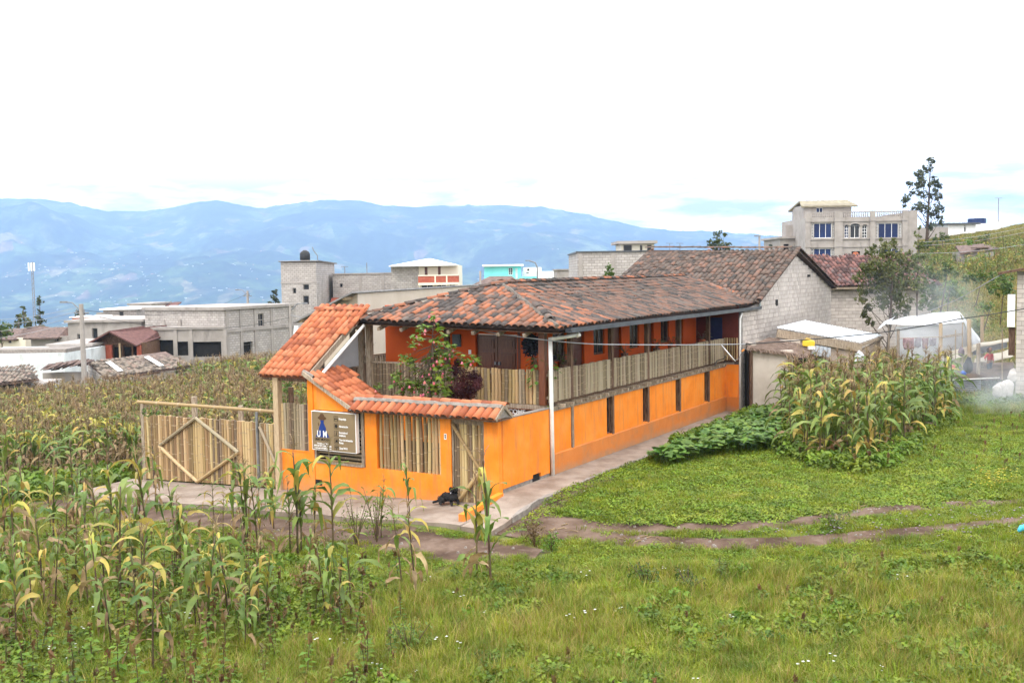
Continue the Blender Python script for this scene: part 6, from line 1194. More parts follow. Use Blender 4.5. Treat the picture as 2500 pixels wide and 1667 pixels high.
G['pump'] = leafmat('pumpkin_leaf', [(.05, .11, .012), (.085, .16, .018), (.135, .205, .03)], 2, rand=.25, trans=.2, rough=.6)
G['tree'] = leafmat('tree_leaf', [(.030, .045, .016), (.06, .075, .024), (.10, .105, .035)], .8, rand=.25)
G['olive'] = leafmat('olive_leaf', [(.065, .085, .020), (.115, .14, .036), (.18, .18, .055)], .9, rand=.25)
G['eucal'] = leafmat('eucalyptus_leaf', [(.035, .048, .026), (.06, .075, .04), (.085, .095, .055)], .8, rand=.25)
G['bush'] = leafmat('bush_leaf', [(.04, .08, .014), (.075, .125, .02), (.13, .17, .03)], .8, rand=.3)
G['hill'] = leafmat('hill_growth', [(.085, .125, .018), (.155, .17, .032), (.25, .205, .06)], .12, rand=.25)
G['purple'] = leafmat('purple_leaf', [(.025, .004, .008), (.06, .01, .016), (.11, .02, .022)], 2, rand=.25, hue=.01)
G['bark'] = pmat('bark', [(.055, .038, .028), (.13, .095, .07)], 5, stretch=(3, 3, .6), rough=.95, bump=.5)
G['pink'] = leafmat('pink_petal', [(.55, .10, .13), (.65, .20, .22)], 3, rand=.2)
G['white_p'] = leafmat('white_petal', [(.65, .65, .60)], 3, rand=.1); G['yellow_p'] = leafmat('yellow_petal', [(.60, .42, .03)], 3, rand=.1); G['violet_p'] = leafmat('violet_petal', [(.22, .14, .32), (.32, .20, .30)], 3, rand=.2)
def ribbon_leaf(L, w, a0, a1, seg=8, twist=0, seed=0, bend=0, fold=.25, kink=None):
    """arching maize leaf: starts at the origin along +x at angle a0 and ends pointing at a1"""
    rr = random.Random(seed); x = z = y = 0.0; vs = []; fs = []
    for i in range(seg + 1):
        t = i / seg; a = a0 + (a1 - a0) * (t ** .85)
        if kink and t > kink: a = min(a, R(-80))
        ww = w * (min(1, .45 + t * 3) * (1 - max(0, (t - .35) / .65) ** 1.8)) * .5 + .002
        tw = twist * t + rr.uniform(-.3, .3); nx, nz_ = -math.sin(a), math.cos(a); ww *= rr.uniform(.95, 1.3)
        sx, sy, sz = nx * math.sin(tw), math.cos(tw), nz_ * math.sin(tw); rp = rr.uniform(-.022, .022)
        vs += [(x - sx * ww + nx * ww * fold, y - sy * ww, z - sz * ww + nz_ * ww * fold + rp), (x, y, z), (x + sx * ww + nx * ww * fold, y + sy * ww, z + sz * ww + nz_ * ww * fold - rp)]
        x += math.cos(a) * L / seg; z += math.sin(a) * L / seg; y += bend * L / seg * t
    for i in range(seg):
        k = 3 * i; fs += [(k, k + 1, k + 4, k + 3), (k + 1, k + 2, k + 5, k + 4)]
    return vs, fs
LEAF_SPECS = [(.95, .105, 80, -86, .5), (1.05, .11, 74, -92, -.6), (.8, .095, 82, -40, .4), (.9, .10, 62, -96, .9), (1.0, .11, 78, -84, -.4), (.75, .085, 86, -10, .5), (.85, .09, 45, -95, -1.1), (.95, .10, 84, -60, .8)]
def leaf_meshes(kind):
    out_ = []
    for i, (L, w, a0, a1, tw) in enumerate(LEAF_SPECS):
        if kind == 'dry': a0, a1, L, w, tw = 35 - 12 * i, -88, L * .75, w * .7, tw * 2.5
        vs, fs = ribbon_leaf(L, w, R(a0), R(a1), 9, tw, i + 5, (i % 3 - 1) * .25, kink=.45 if i in (1, 3) else None)
        out_.append(MB().add(vs, fs).mesh('leaf', G[kind if kind != 'green' else 'leaf'], smooth=True))
    return out_
LM = {k: leaf_meshes(k) for k in ('green', 'leaf_y', 'dry')}
def stalk_mb(seed, h=1.75):
    rr = random.Random(seed); b = rr.uniform(-.10, .10), rr.uniform(-.10, .10); f = lambda t: (b[0] * t * t, b[1] * t * t, t * h)
    m = MB(); k = 7; m.tube([f(i / k) for i in range(k + 1)], [.023 * (1 - .5 * i / k) for i in range(k + 1)], 5); return m, f
def tassel_mb(seed, n=11):
    rr = random.Random(seed); m = MB(); m.tube([(0, 0, 0), (0, 0, .20), (rr.uniform(-.03, .03), 0, .38)], [.006, .005, .003], 4)
    for i in range(n):
        a = rr.uniform(0, 6.28); s = rr.uniform(.5, 1); z = rr.uniform(.02, .2); d = Vector((math.cos(a), math.sin(a), 0)); m.tube([(0, 0, z), d * .07 * s + Vector((0, 0, z + .10)), d * .16 * s + Vector((0, 0, z + .13 * rr.uniform(.2, 1.2)))], [.005, .0055, .003], 3)
    return m
STALKS = [stalk_mb(s) for s in range(5)]; SMESH = [m.mesh('stalk', G['stalk'], smooth=True) for m, f in STALKS]
TMESH = [tassel_mb(s).mesh('tassel', G['tassel']) for s in range(4)]
em = MB(); em.tube([(0, 0, 0), (0, 0, .05), (0, 0, .12), (0, 0, .2), (0, 0, .25)], [.012, .028, .032, .022, .006], 6); EAR = [em.mesh('ear', G['leaf'], smooth=True), em.mesh('ear', G['dry'], smooth=True)]
def maize_parts(root, M, rr, dryness, leaves=9, tassel=True):
    i = rr.randrange(5); f = STALKS[i][1]; inst('stalk', SMESH[i], M, root); a = rr.uniform(0, 6.28)
    for k in range(leaves):
        t = .18 + .74 * k / (leaves - 1) + rr.uniform(-.03, .03); a += math.pi + rr.uniform(-.5, .5); d = rr.random() + (1 - t) * .75
        kind = 'dry' if d < dryness * 1.1 - .0 and False else ('dry' if (1 - t) + rr.uniform(-.25, .25) > 1.05 - dryness * .75 else ('leaf_y' if rr.random() < dryness * .5 else 'green'))
        s = rr.uniform(.75, 1.1) * (.75 + .4 * math.sin(math.pi * min(1, t + .1)))
        inst('leaf', rr.choice(LM[kind]), M @ Matrix.Translation(f(t)) @ Matrix.Rotation(a, 4, 'Z') @ Matrix.Scale(s, 4), root)
    if tassel: inst('tassel', rr.choice(TMESH), M @ Matrix.Translation(f(1)) @ Matrix.Rotation(rr.uniform(0, 6), 4, 'Z') @ Matrix.Scale(rr.uniform(.8, 1.15), 4), root)
    for _ in range(rr.choice((0, 1, 1))):
        t = rr.uniform(.42, .6); inst('ear', EAR[0] if rr.random() > dryness else EAR[1], M @ Matrix.Translation(f(t)) @ Matrix.Rotation(rr.uniform(0, 6.28), 4, 'Z') @ Matrix.Rotation(R(rr.uniform(15, 35)), 4, 'Y'), root)
def maize_mesh(seed, dryness, nl=9, seg=5):
    rr = random.Random(seed); m, f = stalk_mb(seed); m.m = [0] * len(m.f); a = rr.uniform(0, 6.28)
    for k in range(nl):
        t = .15 + .77 * k / (nl - 1) + rr.uniform(-.03, .03); a += math.pi + rr.uniform(-.6, .6); spec = rr.choice(LEAF_SPECS)
        u = (1 - t) + rr.uniform(-.3, .3); mi = 3 if u > 1.05 - dryness * .75 else (2 if rr.random() < dryness * .55 else 1)
        L, w, a0, a1, tw = spec; s = rr.uniform(.75, 1.1) * (.75 + .4 * math.sin(math.pi * min(1, t + .1)))
        if mi == 3: a0, a1, L, w = 30 - 60 * rr.random(), -88, L * .75, w * .75
        vs, fs = ribbon_leaf(L * s, w * s * 1.15, R(a0), R(a1), seg, tw, rr.randrange(999), rr.uniform(-.3, .3)); Mx = Matrix.Translation(f(t)) @ Matrix.Rotation(a, 4, 'Z')
        m.add([Mx @ Vector(v) for v in vs], fs, mi)
    tb = tassel_mb(seed, 12); T_ = Matrix.Translation(f(1)) @ Matrix.Scale(1.0 + .55 * min(1, dryness), 4); m.add([T_ @ Vector(v) for v in tb.v], tb.f, 4)
    return m.mesh('maize_plant', [G['stalk'], G['leaf'], G['leaf_y'], G['dry'], G['tassel']], smooth=True)
MG = [maize_mesh(i, .38) for i in range(7)]; MD = [maize_mesh(50 + i, .9 if i % 2 else 1.15) for i in range(8)]
# --- foreground maize, leaf by leaf
FG = [(rng.uniform(-60, 660), y, y - rng.uniform(95, 190)) for y in [rng.uniform(1250, 1600) for _ in range(26)]] + [(rng.uniform(-40, 860), y, y - rng.uniform(110, 210)) for y in [rng.uniform(1300, 1580) for _ in range(24)]]
NX = len(FG)
for x, yb, yt in ((85, 1450, 1040), (30, 1000, 600), (85, 1030, 640), (215, 1150, 780), (440, 1220, 920), (500, 1340, 900), (600, 1180, 600), (465, 720, 540), (720, 1180, 870), (775, 700, 450), (590, 1000, 690), (1065, 770, 590), (1165, 750, 500), (1225, 940, 560), (1290, 720, 540), (1350, 780, 590), (1030, 1360, 900), (1145, 1300, 890), (765, 1560, 1080), (850, 1540, 1200), (980, 1330, 1050), (1280, 1250, 950), (1115, 900, 680), (1040, 1160, 950), (150, 900, 520), (255, 830, 560), (330, 980, 700), (380, 1180, 830), (660, 1080, 760), (0, 1250, 880), (-60, 1400, 980), (880, 1080, 830), (140, 1240, 900), (560, 1420, 1060), (690, 1330, 980)):
    FG.append((x * .4892, 900 + yb * .4892, 900 + yt * .4892))
for x, yb, yt in ((15, 720, 200), (350, 700, 100), (375, 690, 230), (590, 670, 110), (430, 900, 600), (590, 1230, 720), (1110, 480, 150), (915, 590, 270), (1060, 960, 480), (1150, 1000, 470), (1560, 880, 330), (1655, 940, 220), (85, 1230, 750), (300, 690, 300), (190, 530, 170), (470, 640, 300), (640, 1280, 900)):
    FG.append((600 + x * .36157, 1100 + yb * .36157, 1100 + yt * .36157))
SPECIAL = {0: ('tall dry yellow maize plant nearest the bottom left corner', .95), 18: ('large yellowing maize plant at the bottom edge with drooping orange leaves', .8), 41: ('lone slim maize plant in front of the barred window opening', .35), 43: ('half withered brown maize plant with hanging dry leaves left of the lone pair', .85), 44: ('dark stemmed maize plant beside the withered one below the bamboo door', .7), 45: ('left one of the lone pair of maize plants below the door ramp', .4), 46: ('right one of the lone pair of maize plants below the door ramp', .45), 38: ('tall maize plant with a broad green leaf standing before the sign', .3), 40: ('broad leaved green maize plant with pale hanging leaves in the weedy foreground', .35), 36: ('tall maize plant before the left end of the orange wall', .35)}
for i, (px, yb, yt) in enumerate(FG):
    b = gp(px, yb); d = b.y; h = min(2.7, max(1.25, (yb - yt) / FPX * d * 1.3)); s = h / 2.1; dr_ = rng.uniform(.35, .95); s_ = ('small' if h < 1.25 else 'middling' if h < 1.7 else 'tall', 'mostly green' if dr_ < .52 else 'half dry' if dr_ < .74 else 'largely withered')
    place = ('at the left edge', 'just in from the left edge', 'left of the gate', 'under the gate corner', 'below the left half of the gate', 'below the gate diamond', 'below the gate middle', 'below the gate post', 'below the canopy post', 'below the sign', 'below the barred window', 'below the bamboo door')[min(11, max(0, int((px + 40) / 100)))]
    deep = 'beside the pavement' if yb < 1290 else 'amid the weeds' if yb < 1450 else 'near the bottom edge'
    lab, dr_ = SPECIAL.get(i - NX, (f'{s_[0]} {s_[1]} maize plant {place}, {deep}', dr_))
    M = Matrix.Translation(b - Vector((0, 0, .03))) @ Matrix.Rotation(rng.uniform(0, 6.28), 4, 'Z') @ Matrix.Rotation(rng.uniform(-.08, .08), 4, 'X') @ Matrix.Diagonal((s * 1.02, s * 1.02, s * 1.1, 1))
    root = thing('maize_plant', lab, 'maize', M, 'foreground maize plants'); maize_parts(root, M, rng, dr_, leaves=rng.choice((9, 10, 11, 12)), tassel=rng.random() < .8)
# --- maize patch on the right and the dry field on the left
def patch_pts(poly, step, jit=.16):
    x0, x1 = min(p[0] for p in poly), max(p[0] for p in poly); y0, y1 = min(p[1] for p in poly), max(p[1] for p in poly); o = []
    y = y0
    while y < y1:
        x = x0 + rng.uniform(0, step)
        while x < x1:
            p = (x + rng.uniform(-jit, jit), y + rng.uniform(-jit, jit))
            if in_poly(p[0], p[1], poly): o.append(p)
            x += step
        y += step
    return o
g2 = lambda l: [(p.x, p.y) for p in (gp(*q) for q in l)]
PATCH = g2([(1905, 1105), (2010, 1140), (2130, 1150), (2230, 1090), (2330, 1040), (2325, 985), (2100, 985), (1910, 1000)])
pts = sorted([p for p in patch_pts(PATCH, .50, .22) if rng.random() < .68], key=lambda p: p[1]); ind = pts[:112]; rest_r = pts[112:]
ORD = ('nearest', 'second', 'third', 'fourth', 'fifth', 'sixth', 'seventh', 'eighth', 'ninth', 'tenth')
front = sorted(ind[:10])
for x, y in ind:
    z = float(gz(x, y)); M = Matrix.Translation((x, y, z - .02)) @ Matrix.Rotation(rng.uniform(0, 6.28), 4, 'Z') @ Matrix.Rotation(rng.uniform(-.07, .07), 4, 'X') @ Matrix.Scale(rng.choice((.72, .85, 1.0, 1.1, 1.2, 1.32)) * rng.uniform(.94, 1.08), 4)
    o = inst('maize_plant', rng.choice(MG), M, None); tag(o, ('green maize plant in the dense patch right of the guesthouse' if (x, y) not in front else f'front row maize plant of the right patch, {ORD[front.index((x, y))]} from the pumpkin leaves'), 'maize', 'maize patch right of the guesthouse')
FIELD = [(-48, 28.5), (-21, 28.5), tuple(hw(-2.0, 17.5))[:2], tuple(hw(-1.6, 9.6))[:2], tuple(hw(4, 9.6))[:2], (-9.8, 44), (-9.5, 66), (-26, 70), (-42, 64), (-48, 60)]
FIELD = [(-30, 29.8), tuple(hw(-5.5, 19.5))[:2], tuple(hw(-2.2, 16.5))[:2], tuple(hw(-1.9, 9.4))[:2], tuple(hw(4, 9.4))[:2], (-10.2, 44), (-10.5, 68), (-24, 66), (-40, 58), (-40, 40)]
pts = [p for p in patch_pts(FIELD, .56) if abs(p[0] / p[1]) < .58]; pts.sort(key=lambda p: math.hypot(p[0], p[1])); ind2 = pts[:84]; rest_l = pts[84:]
for x, y in ind2:
    z = float(gz(x, y)); M = Matrix.Translation((x, y, z - .02)) @ Matrix.Rotation(rng.uniform(0, 6.28), 4, 'Z') @ Matrix.Rotation(rng.uniform(-.07, .07), 4, 'X') @ Matrix.Scale(rng.uniform(.85, 1.12), 4)
    o = inst('maize_plant', rng.choice(MD if rng.random() < .8 else MG), M, None); tag(o, 'dry yellow maize plant on the near edge of the field left of the gate', 'maize', 'maize field left of the gate')
# ------------------------------------------------------------------ scattering (one object per kind of ground cover)
def proto_collection(name, meshes):
    c = bpy.data.collections.new(name)
    for i, me in enumerate(meshes): c.objects.link(bpy.data.objects.new(f'{name}_{i:02d}', me))
    return c
def scatter(name, pts, coll, n_var, smin, smax, label, tilt=.12, rs=nr, zoff=0.0, scl=None, F=True):
    P = np.array(pts, float)
    if P.shape[1] == 2: P = np.column_stack([P, gz(P[:, 0], P[:, 1]) + zoff])
    n = len(P); me = bpy.data.meshes.new(name); me.from_pydata(P.tolist(), [], [])
    rot = np.column_stack([rs.uniform(-tilt, tilt, n), rs.uniform(-tilt, tilt, n), rs.uniform(0, 6.283, n)])
    a = me.attributes.new('rot', 'FLOAT_VECTOR', 'POINT'); a.data.foreach_set('vector', rot.ravel())
    a = me.attributes.new('scl', 'FLOAT', 'POINT'); a.data.foreach_set('value', rs.uniform(smin, smax, n) if scl is None else scl)
    a = me.attributes.new('idx', 'INT', 'POINT'); a.data.foreach_set('value', rs.randint(0, n_var, n).astype(np.int32))
    o = bpy.data.objects.new(name, me); link(o, None, Matrix.Identity(4)); o['kind'] = 'stuff'; o['label'] = label
    ng = bpy.data.node_groups.new(name, 'GeometryNodeTree'); ng.interface.new_socket('Geometry', in_out='INPUT', socket_type='NodeSocketGeometry'); ng.interface.new_socket('Geometry', in_out='OUTPUT', socket_type='NodeSocketGeometry')
    nd = ng.nodes; L = ng.links.new; gi = nd.new('NodeGroupInput'); go = nd.new('NodeGroupOutput'); ip = nd.new('GeometryNodeInstanceOnPoints'); ci = nd.new('GeometryNodeCollectionInfo')
    ci.inputs['Collection'].default_value = coll; ci.inputs['Separate Children'].default_value = True; ci.inputs['Reset Children'].default_value = True
    def na(nm, ty):
        x = nd.new('GeometryNodeInputNamedAttribute'); x.data_type = ty; x.inputs['Name'].default_value = nm; return x.outputs['Attribute']
    e = nd.new('FunctionNodeEulerToRotation'); L(na('rot', 'FLOAT_VECTOR'), e.inputs[0])
    L(gi.outputs[0], ip.inputs['Points']); L(ci.outputs[0], ip.inputs['Instance']); ip.inputs['Pick Instance'].default_value = True; L(na('idx', 'INT'), ip.inputs['Instance Index']); L(e.outputs[0], ip.inputs['Rotation']); L(na('scl', 'FLOAT'), ip.inputs['Scale'])
    L(ip.outputs[0], go.inputs[0]); md = o.modifiers.new('scatter', 'NODES'); md.node_group = ng
    return o
C_MG, C_MD = proto_collection('maize_green', MG), proto_collection('maize_dry', MD + MG[:2])
scatter('maize_field', rest_l, C_MD, 10, .84, 1.12, 'dense field of dry maize with brown tassels behind the bamboo gate')
if rest_r: scatter('maize_patch_rear', rest_r, C_MG, 7, .95, 1.3, 'rear rows of the green maize patch by the sheds')
p_ = [(x, y) for x, y in patch_pts([(-24, 70), (-10.8, 66), (-11, 78), (-16, 84), (-22, 80)], .5)]
scatter('maize_rear_stand', p_, C_MG, 7, 1.1, 1.5, 'taller green maize in front of the block wing')
# prototypes of low plants
def blade_clump(seed, n, h, w, spread, lean, mats, dry=.15, seg=2):
    rr = random.Random(seed); m = MB()
    for _ in range(n):
        a = rr.uniform(0, 6.28); r_ = spread * math.sqrt(rr.random()); b = Vector((r_ * math.cos(a), r_ * math.sin(a), 0)); a2 = rr.uniform(0, 6.28); d = Vector((math.cos(a2), math.sin(a2), 0)); hh = h * rr.uniform(.45, 1.1); l = lean * rr.uniform(.2, 1.3); s = Vector((-d.y, d.x, 0)) * w * rr.uniform(.6, 1.2)
        p1 = b + d * hh * l * .35 + Vector((0, 0, hh * .6)); p2 = b + d * hh * l + Vector((0, 0, hh * (1 - .25 * l)))
        m.add([b - s, b + s, p1 + s * .8, p1 - s * .8, p2], [(0, 1, 2, 3), (3, 2, 4)], 1 if rr.random() < dry else 0)
    return m.mesh('clump', mats)
def leaf_clump(seed, n, h, rad, size, mats, flat=.5, second=.1, shape='quad'):
    rr = random.Random(seed); m = MB()
    for _ in range(n):
        a = rr.uniform(0, 6.28); r_ = rad * math.sqrt(rr.random()); z = h * (rr.random() ** .6) * (1 - .5 * (r_ / rad) ** 2); c = Vector((r_ * math.cos(a), r_ * math.sin(a), z)); s = size * rr.uniform(.6, 1.3)
        nrm = Vector((rr.gauss(0, 1) * (1 - flat) + .35 * math.cos(a), rr.gauss(0, 1) * (1 - flat) + .35 * math.sin(a), 1)).normalized(); x = nrm.orthogonal().normalized(); x = (Matrix.Rotation(rr.uniform(0, 6.28), 3, nrm) @ x); y = nrm.cross(x)
        m.add([c - x * s * .9, c - y * s * .55 + nrm * s * .1, c + x * s, c + y * s * .55 + nrm * s * .1], [(0, 1, 2, 3)], 1 if rr.random() < second else 0)
    return m.mesh('leaf_clump', mats)
def herb(seed, h, n, size, mats, top=0):
    rr = random.Random(seed); m = MB(); b = rr.uniform(-.1, .1) * h; m.tube([(0, 0, 0), (b * .4, 0, h * .5), (b, b * .5, h)], [.008, .006, .003], 4, 1)
    for k in range(n):
        t = .12 + .86 * k / n; a = k * 2.4 + rr.uniform(-.4, .4); d = Vector((math.cos(a), math.sin(a), rr.uniform(-.1, .5))).normalized(); c = Vector((b * t * t, b * .5 * t * t, h * t)); s = size * (1.15 - .7 * t) * rr.uniform(.7, 1.2); y = Vector((-d.y, d.x, 0)) * s * .35
        m.add([c, c + d * s * .5 + y, c + d * s - Vector((0, 0, s * .25)), c + d * s * .5 - y], [(0, 1, 2, 3)], 0)
    for k in range(top): m.add([Vector((b, b * .5, h)) + Vector((rr.gauss(0, .02), rr.gauss(0, .02), rr.uniform(-.12, .05))) + Vector(q) * .012 for q in ((-1, 0, 0), (0, -1, .5), (1, 0, 0), (0, 1, .5))], [(0, 1, 2, 3)], 2)
    return m.mesh('herb', mats)
P = {}
P['lawn'] = [blade_clump(i, 46, .13, .0045, .17, .9, [G['grass'], G['grass_dry']], .08) for i in range(5)]
P['grass'] = [blade_clump(10 + i, 52, .30, .0048, .16, .8, [G['grass'], G['grass_dry']], .14) for i in range(6)]
P['tall'] = [blade_clump(20 + i, 34, .48, .0042, .14, .6, [G['grass'], G['grass_dry']], .34) for i in range(4)]
P['straw'] = [blade_clump(30 + i, 12, .62, .003, .12, .5, [G['grass_dry'], G['grass_dry']], 0) for i in range(3)]
P['clover'] = [leaf_clump(40 + i, 75, .10, .20, .026, [G['clover'], G['grass']], .6, .1) for i in range(5)]
P['weed'] = [leaf_clump(50 + i, 85, .28, .19, .042, [G['weed'], G['clover']], .35, .25) for i in range(5)]
P['herb'] = [herb(60 + i, .55, 18, .15, [G['weed'], G['stalk'], G['red']], 6) for i in range(5)]
P['rust'] = [herb(70 + i, .42, 14, .09, [G['red'], G['red'], G['red']], 14) for i in range(4)]
P['flower_w'] = [blade_clump(80 + i, 8, .2, .003, .05, .4, [G['grass'], G['grass']], 0) for i in range(1)]
def flower(seed, mat, n, h, size):
    rr = random.Random(seed); m = MB()
    for _ in range(n):
        c = Vector((rr.gauss(0, .08), rr.gauss(0, .08), h * rr.uniform(.7, 1.1))); m.tube([(c.x, c.y, 0), c], .002, 3, 1)
        for k in range(5): a = k * 1.2566; d = Vector((math.cos(a), math.sin(a), .25)) * size; y = Vector((-math.sin(a), math.cos(a), 0)) * size * .4; m.add([c, c + d * .6 + y, c + d, c + d * .6 - y], [(0, 1, 2, 3)], 0)
    return m.mesh('flower', [mat, G['grass']])
P['flower_w'] = [flower(80 + i, G['white_p'], 3, .24, .020) for i in range(3)]; P['flower_y'] = [flower(84 + i, G['yellow_p'], 5, .28, .022) for i in range(3)]; P['flower_v'] = [flower(88 + i, G['violet_p'], 4, .34, .020) for i in range(3)]
P['hedge'] = [leaf_clump(90 + i, 170, .55, .42, .06, [G['bush'], G['weed']], .3, .3) for i in range(5)]
P['hillg'] = [blade_clump(100 + i, 46, .42, .022, .55, .7, [G['hill'], G['grass_dry']], .42) for i in range(5)] + [leaf_clump(106 + i, 60, .35, .5, .07, [G['hill'], G['red']], .3, .3) for i in range(2)]
PC = {k: proto_collection('proto_' + k, v) for k, v in P.items()}
# where things may grow
JIT = lambda x, y: np.array([.55 * mnoise.noise(Vector((p * 1.1, q_ * 1.6, 4.2))) + .5 * mnoise.noise(Vector((p * 3.7, q_ * 4.3, 1.2))) for p, q_ in zip(x, y)])
def on_hard(x, y):
    a, b = ab(x, y)
    m = (a > -5.35) & (a < 16) & (b > -1.45) & (b < 8.7)
    m |= (a > -5.45 - .05 * np.minimum(np.maximum(b, 0), 4)) & (a < -2.2) & (b > -.3) & (b < 15.6)
    m |= (a > 15.3) & (a < 32) & (b > -1.0)
    for cx_, cy_, w_ in TRACKS:
        j = np.argmin((x[:, None] - cx_[None]) ** 2 + (y[:, None] - cy_[None]) ** 2, 1); d = np.hypot(x - cx_[j], y - cy_[j]); m |= d < w_[j] * .5 * (.78 + JIT(x, y))
    return m
def noise2(x, y, s, seed): return np.array([mnoise.fractal(Vector((a * s, b * s, seed)), 1.0, 2.0, 4) for a, b in zip(x, y)])
def field_pts(n, y0, y1, power=1.0, seed=1, lim=.56, x0=None, x1=None):
    rs = np.random.RandomState(seed); y = y0 + (y1 - y0) * rs.rand(n) ** power; x = (rs.rand(n) * 2 - 1) * (lim * y + .6)
    k = ~on_hard(x, y)
    if x0 is not None: k &= x > x0
    if x1 is not None: k &= x < x1
    return x[k], y[k]
def polymask(x, y, poly): return np.array([in_poly(a, b, poly) for a, b in zip(x, y)])
LAWN = g2([(1230, 1262), (1420, 1185), (1640, 1075), (1800, 1010), (2500, 1010), (2560, 1225), (2100, 1262), (1700, 1288), (1330, 1285)])
PUMP = g2([(1500, 1115), (1560, 1070), (1640, 1035), (1790, 1000), (1890, 1000), (1905, 1060), (1900, 1105), (1750, 1120), (1620, 1150)])
YARD = g2([(2300, 1000), (2330, 935), (2480, 925), (2560, 1000)])
hedge_line = g2([(1850, 1085), (1930, 1125), (2010, 1155), (2140, 1165), (2240, 1105), (2240, 1075), (2120, 1140), (2000, 1125), (1900, 1080)])
x, y = field_pts(90000, 13.8, 52, 1.15, 3)
lawn = polymask(x, y, LAWN); n1 = noise2(x, y, .22, 1.5); n2 = noise2(x, y, .6, 7.5); u = nr.rand(len(x)); far = S(y, 18, 40)
keep = u < (1.0 - .62 * far)
fieldm = polymask(x, y, FIELD); keep &= ~fieldm | (u < .2)
left = (x < -2.2 + (y - 22) * -.05) & ~lawn
L1 = keep & lawn
scatter('lawn_grass', np.column_stack([x, y])[L1 & (u < .33)], PC['lawn'], 5, .8, 1.5, 'short green grass between the side path and the track')
scatter('lawn_clover', np.column_stack([x, y])[L1 & (u >= .33) & (u < .50) | L1 & (n1 > .12) & (u < .6)], PC['clover'], 5, .9, 1.7, 'low leafy clover carpet on the lawn right of the guesthouse')
F1 = keep & ~lawn
def near_track(x, y, marg=1.5):
    m = np.zeros(len(x), bool)
    for cx_, cy_, w_ in TRACKS:
        j = np.argmin((x[:, None] - cx_[None]) ** 2 + (y[:, None] - cy_[None]) ** 2, 1); m |= (np.hypot(x - cx_[j], y - cy_[j]) < w_[j] * .5 + marg)
    return m
nt_ = near_track(x, y); LW = F1 & nt_; F1 = F1 & ~nt_
scatter('verge_grass', np.column_stack([x, y])[LW & (u < .6)], PC['lawn'], 5, .6, 1.15, 'short worn grass along both sides of the dirt track')
scatter('verge_clover', np.column_stack([x, y])[LW & (u > .6) & (u < .72)], PC['clover'], 5, .7, 1.3, 'low clover along both sides of the dirt track')
dryz = n1 + .25 * n2
scatter('meadow_grass', np.column_stack([x, y])[F1 & (u < .45) & (dryz < .28)], PC['grass'], 6, .7, 1.25, 'green meadow grass covering the foreground')
scatter('meadow_tall_grass', np.column_stack([x, y])[F1 & (u > .45) & (u < .45 + .16 * (1 + np.clip(n1 * 3, -1, 2)))], PC['tall'], 4, .65, 1.1, 'taller half dry grass mixed through the meadow')
scatter('meadow_weeds', np.column_stack([x, y])[F1 & (n2 > .02) & (u < .17 + .28 * left)], PC['weed'], 5, .7, 1.35, 'leafy green weeds growing in the meadow')
scatter('meadow_clover', np.column_stack([x, y])[F1 & (u > .55) & (u < .68)], PC['clover'], 5, .9, 1.6, 'small leaved ground cover under the meadow grass')
m_ = F1 & (n1 > .02) & (nr.rand(len(x)) < .045); scatter('meadow_straw', np.column_stack([x, y])[m_], PC['straw'], 3, .6, 1.15, 'thin dry straw stalks standing above the meadow')
m_ = F1 & left & (nr.rand(len(x)) < .028); scatter('meadow_herbs', np.column_stack([x, y])[m_], PC['herb'], 5, .6, 1.6, 'broad leaved herbs between the maize plants')
m_ = (F1 & (n2 > .08) & (nr.rand(len(x)) < np.where(left, .035, .010))); scatter('rust_weeds', np.column_stack([x, y])[m_], PC['rust'], 4, .5, 1.15, 'rust coloured withered weeds in the meadow')
m_ = F1 & (nr.rand(len(x)) < .005) & (noise2(x, y, .35, 33.) > .03); scatter('white_flowers', np.column_stack([x, y])[m_], PC['flower_w'], 3, .9, 1.5, 'tiny white flowers dotted through the meadow')
vb = g2([(1800, 1345), (1950, 1310), (2300, 1290), (2520, 1285), (2520, 1340), (2200, 1350)]); vp = patch_pts(vb, .36, .2); scatter('violet_flowers', np.array(vp)[nr.rand(len(vp)) < .55], PC['flower_v'], 3, .9, 1.4, 'pale violet flowers along the lower edge of the track')
yb = g2([(2380, 1170), (2470, 1165), (2480, 1205), (2390, 1210)]); vp = patch_pts(yb, .3, .15); scatter('yellow_flowers', vp, PC['flower_y'], 3, .9, 1.4, 'small yellow flowers on the bank right of the maize patch')
vp = patch_pts(hedge_line, .42, .2); scatter('patch_undergrowth', vp, PC['weed'], 5, 1.3, 2.4, 'dark tangled weeds along the foot of the maize patch')
vp = patch_pts(PATCH, .55, .2); scatter('patch_weeds', vp, PC['weed'], 5, 1.2, 2.2, 'green weeds between the maize stems of the patch')
vp = np.array(patch_pts(hedge_line, .5, .25)); scatter('patch_rust', vp[nr.rand(len(vp)) < .5], PC['rust'], 4, .8, 1.5, 'reddish dry weeds along the front of the maize patch')
vp = np.array(patch_pts(g2([(2220, 1090), (2500, 1010), (2520, 1160), (2250, 1150)]), .55, .25)); scatter('bank_rust', vp[nr.rand(len(vp)) < .35], PC['rust'], 4, .5, .95, 'brownish low weeds on the bank right of the maize patch')
vp = patch_pts(YARD, .55, .25); scatter('yard_weeds', vp, PC['weed'], 5, .8, 1.8, 'soft green weeds in the smoky corner by the metal fence')
vp = np.array([tuple(hw(a, -1.42 - abs(rng.gauss(0, .12)) - .05 * max(0, a - 2)))[:2] for a in np.arange(-4.6, 15.2, .16)]); scatter('verge_plants', vp, PC['clover'], 5, .9, 1.6, 'leafy verge along the edge of the side path')
vp = np.array([tuple(hw(a, -1.3 - rng.random() * 1.0 * S(a, 6, 9)))[:2] for a in np.arange(6.5, 16.5, .05)]); scatter('verge_weeds', vp, PC['weed'], 5, 1.0, 1.8, 'weeds spilling over the far end of the side path')
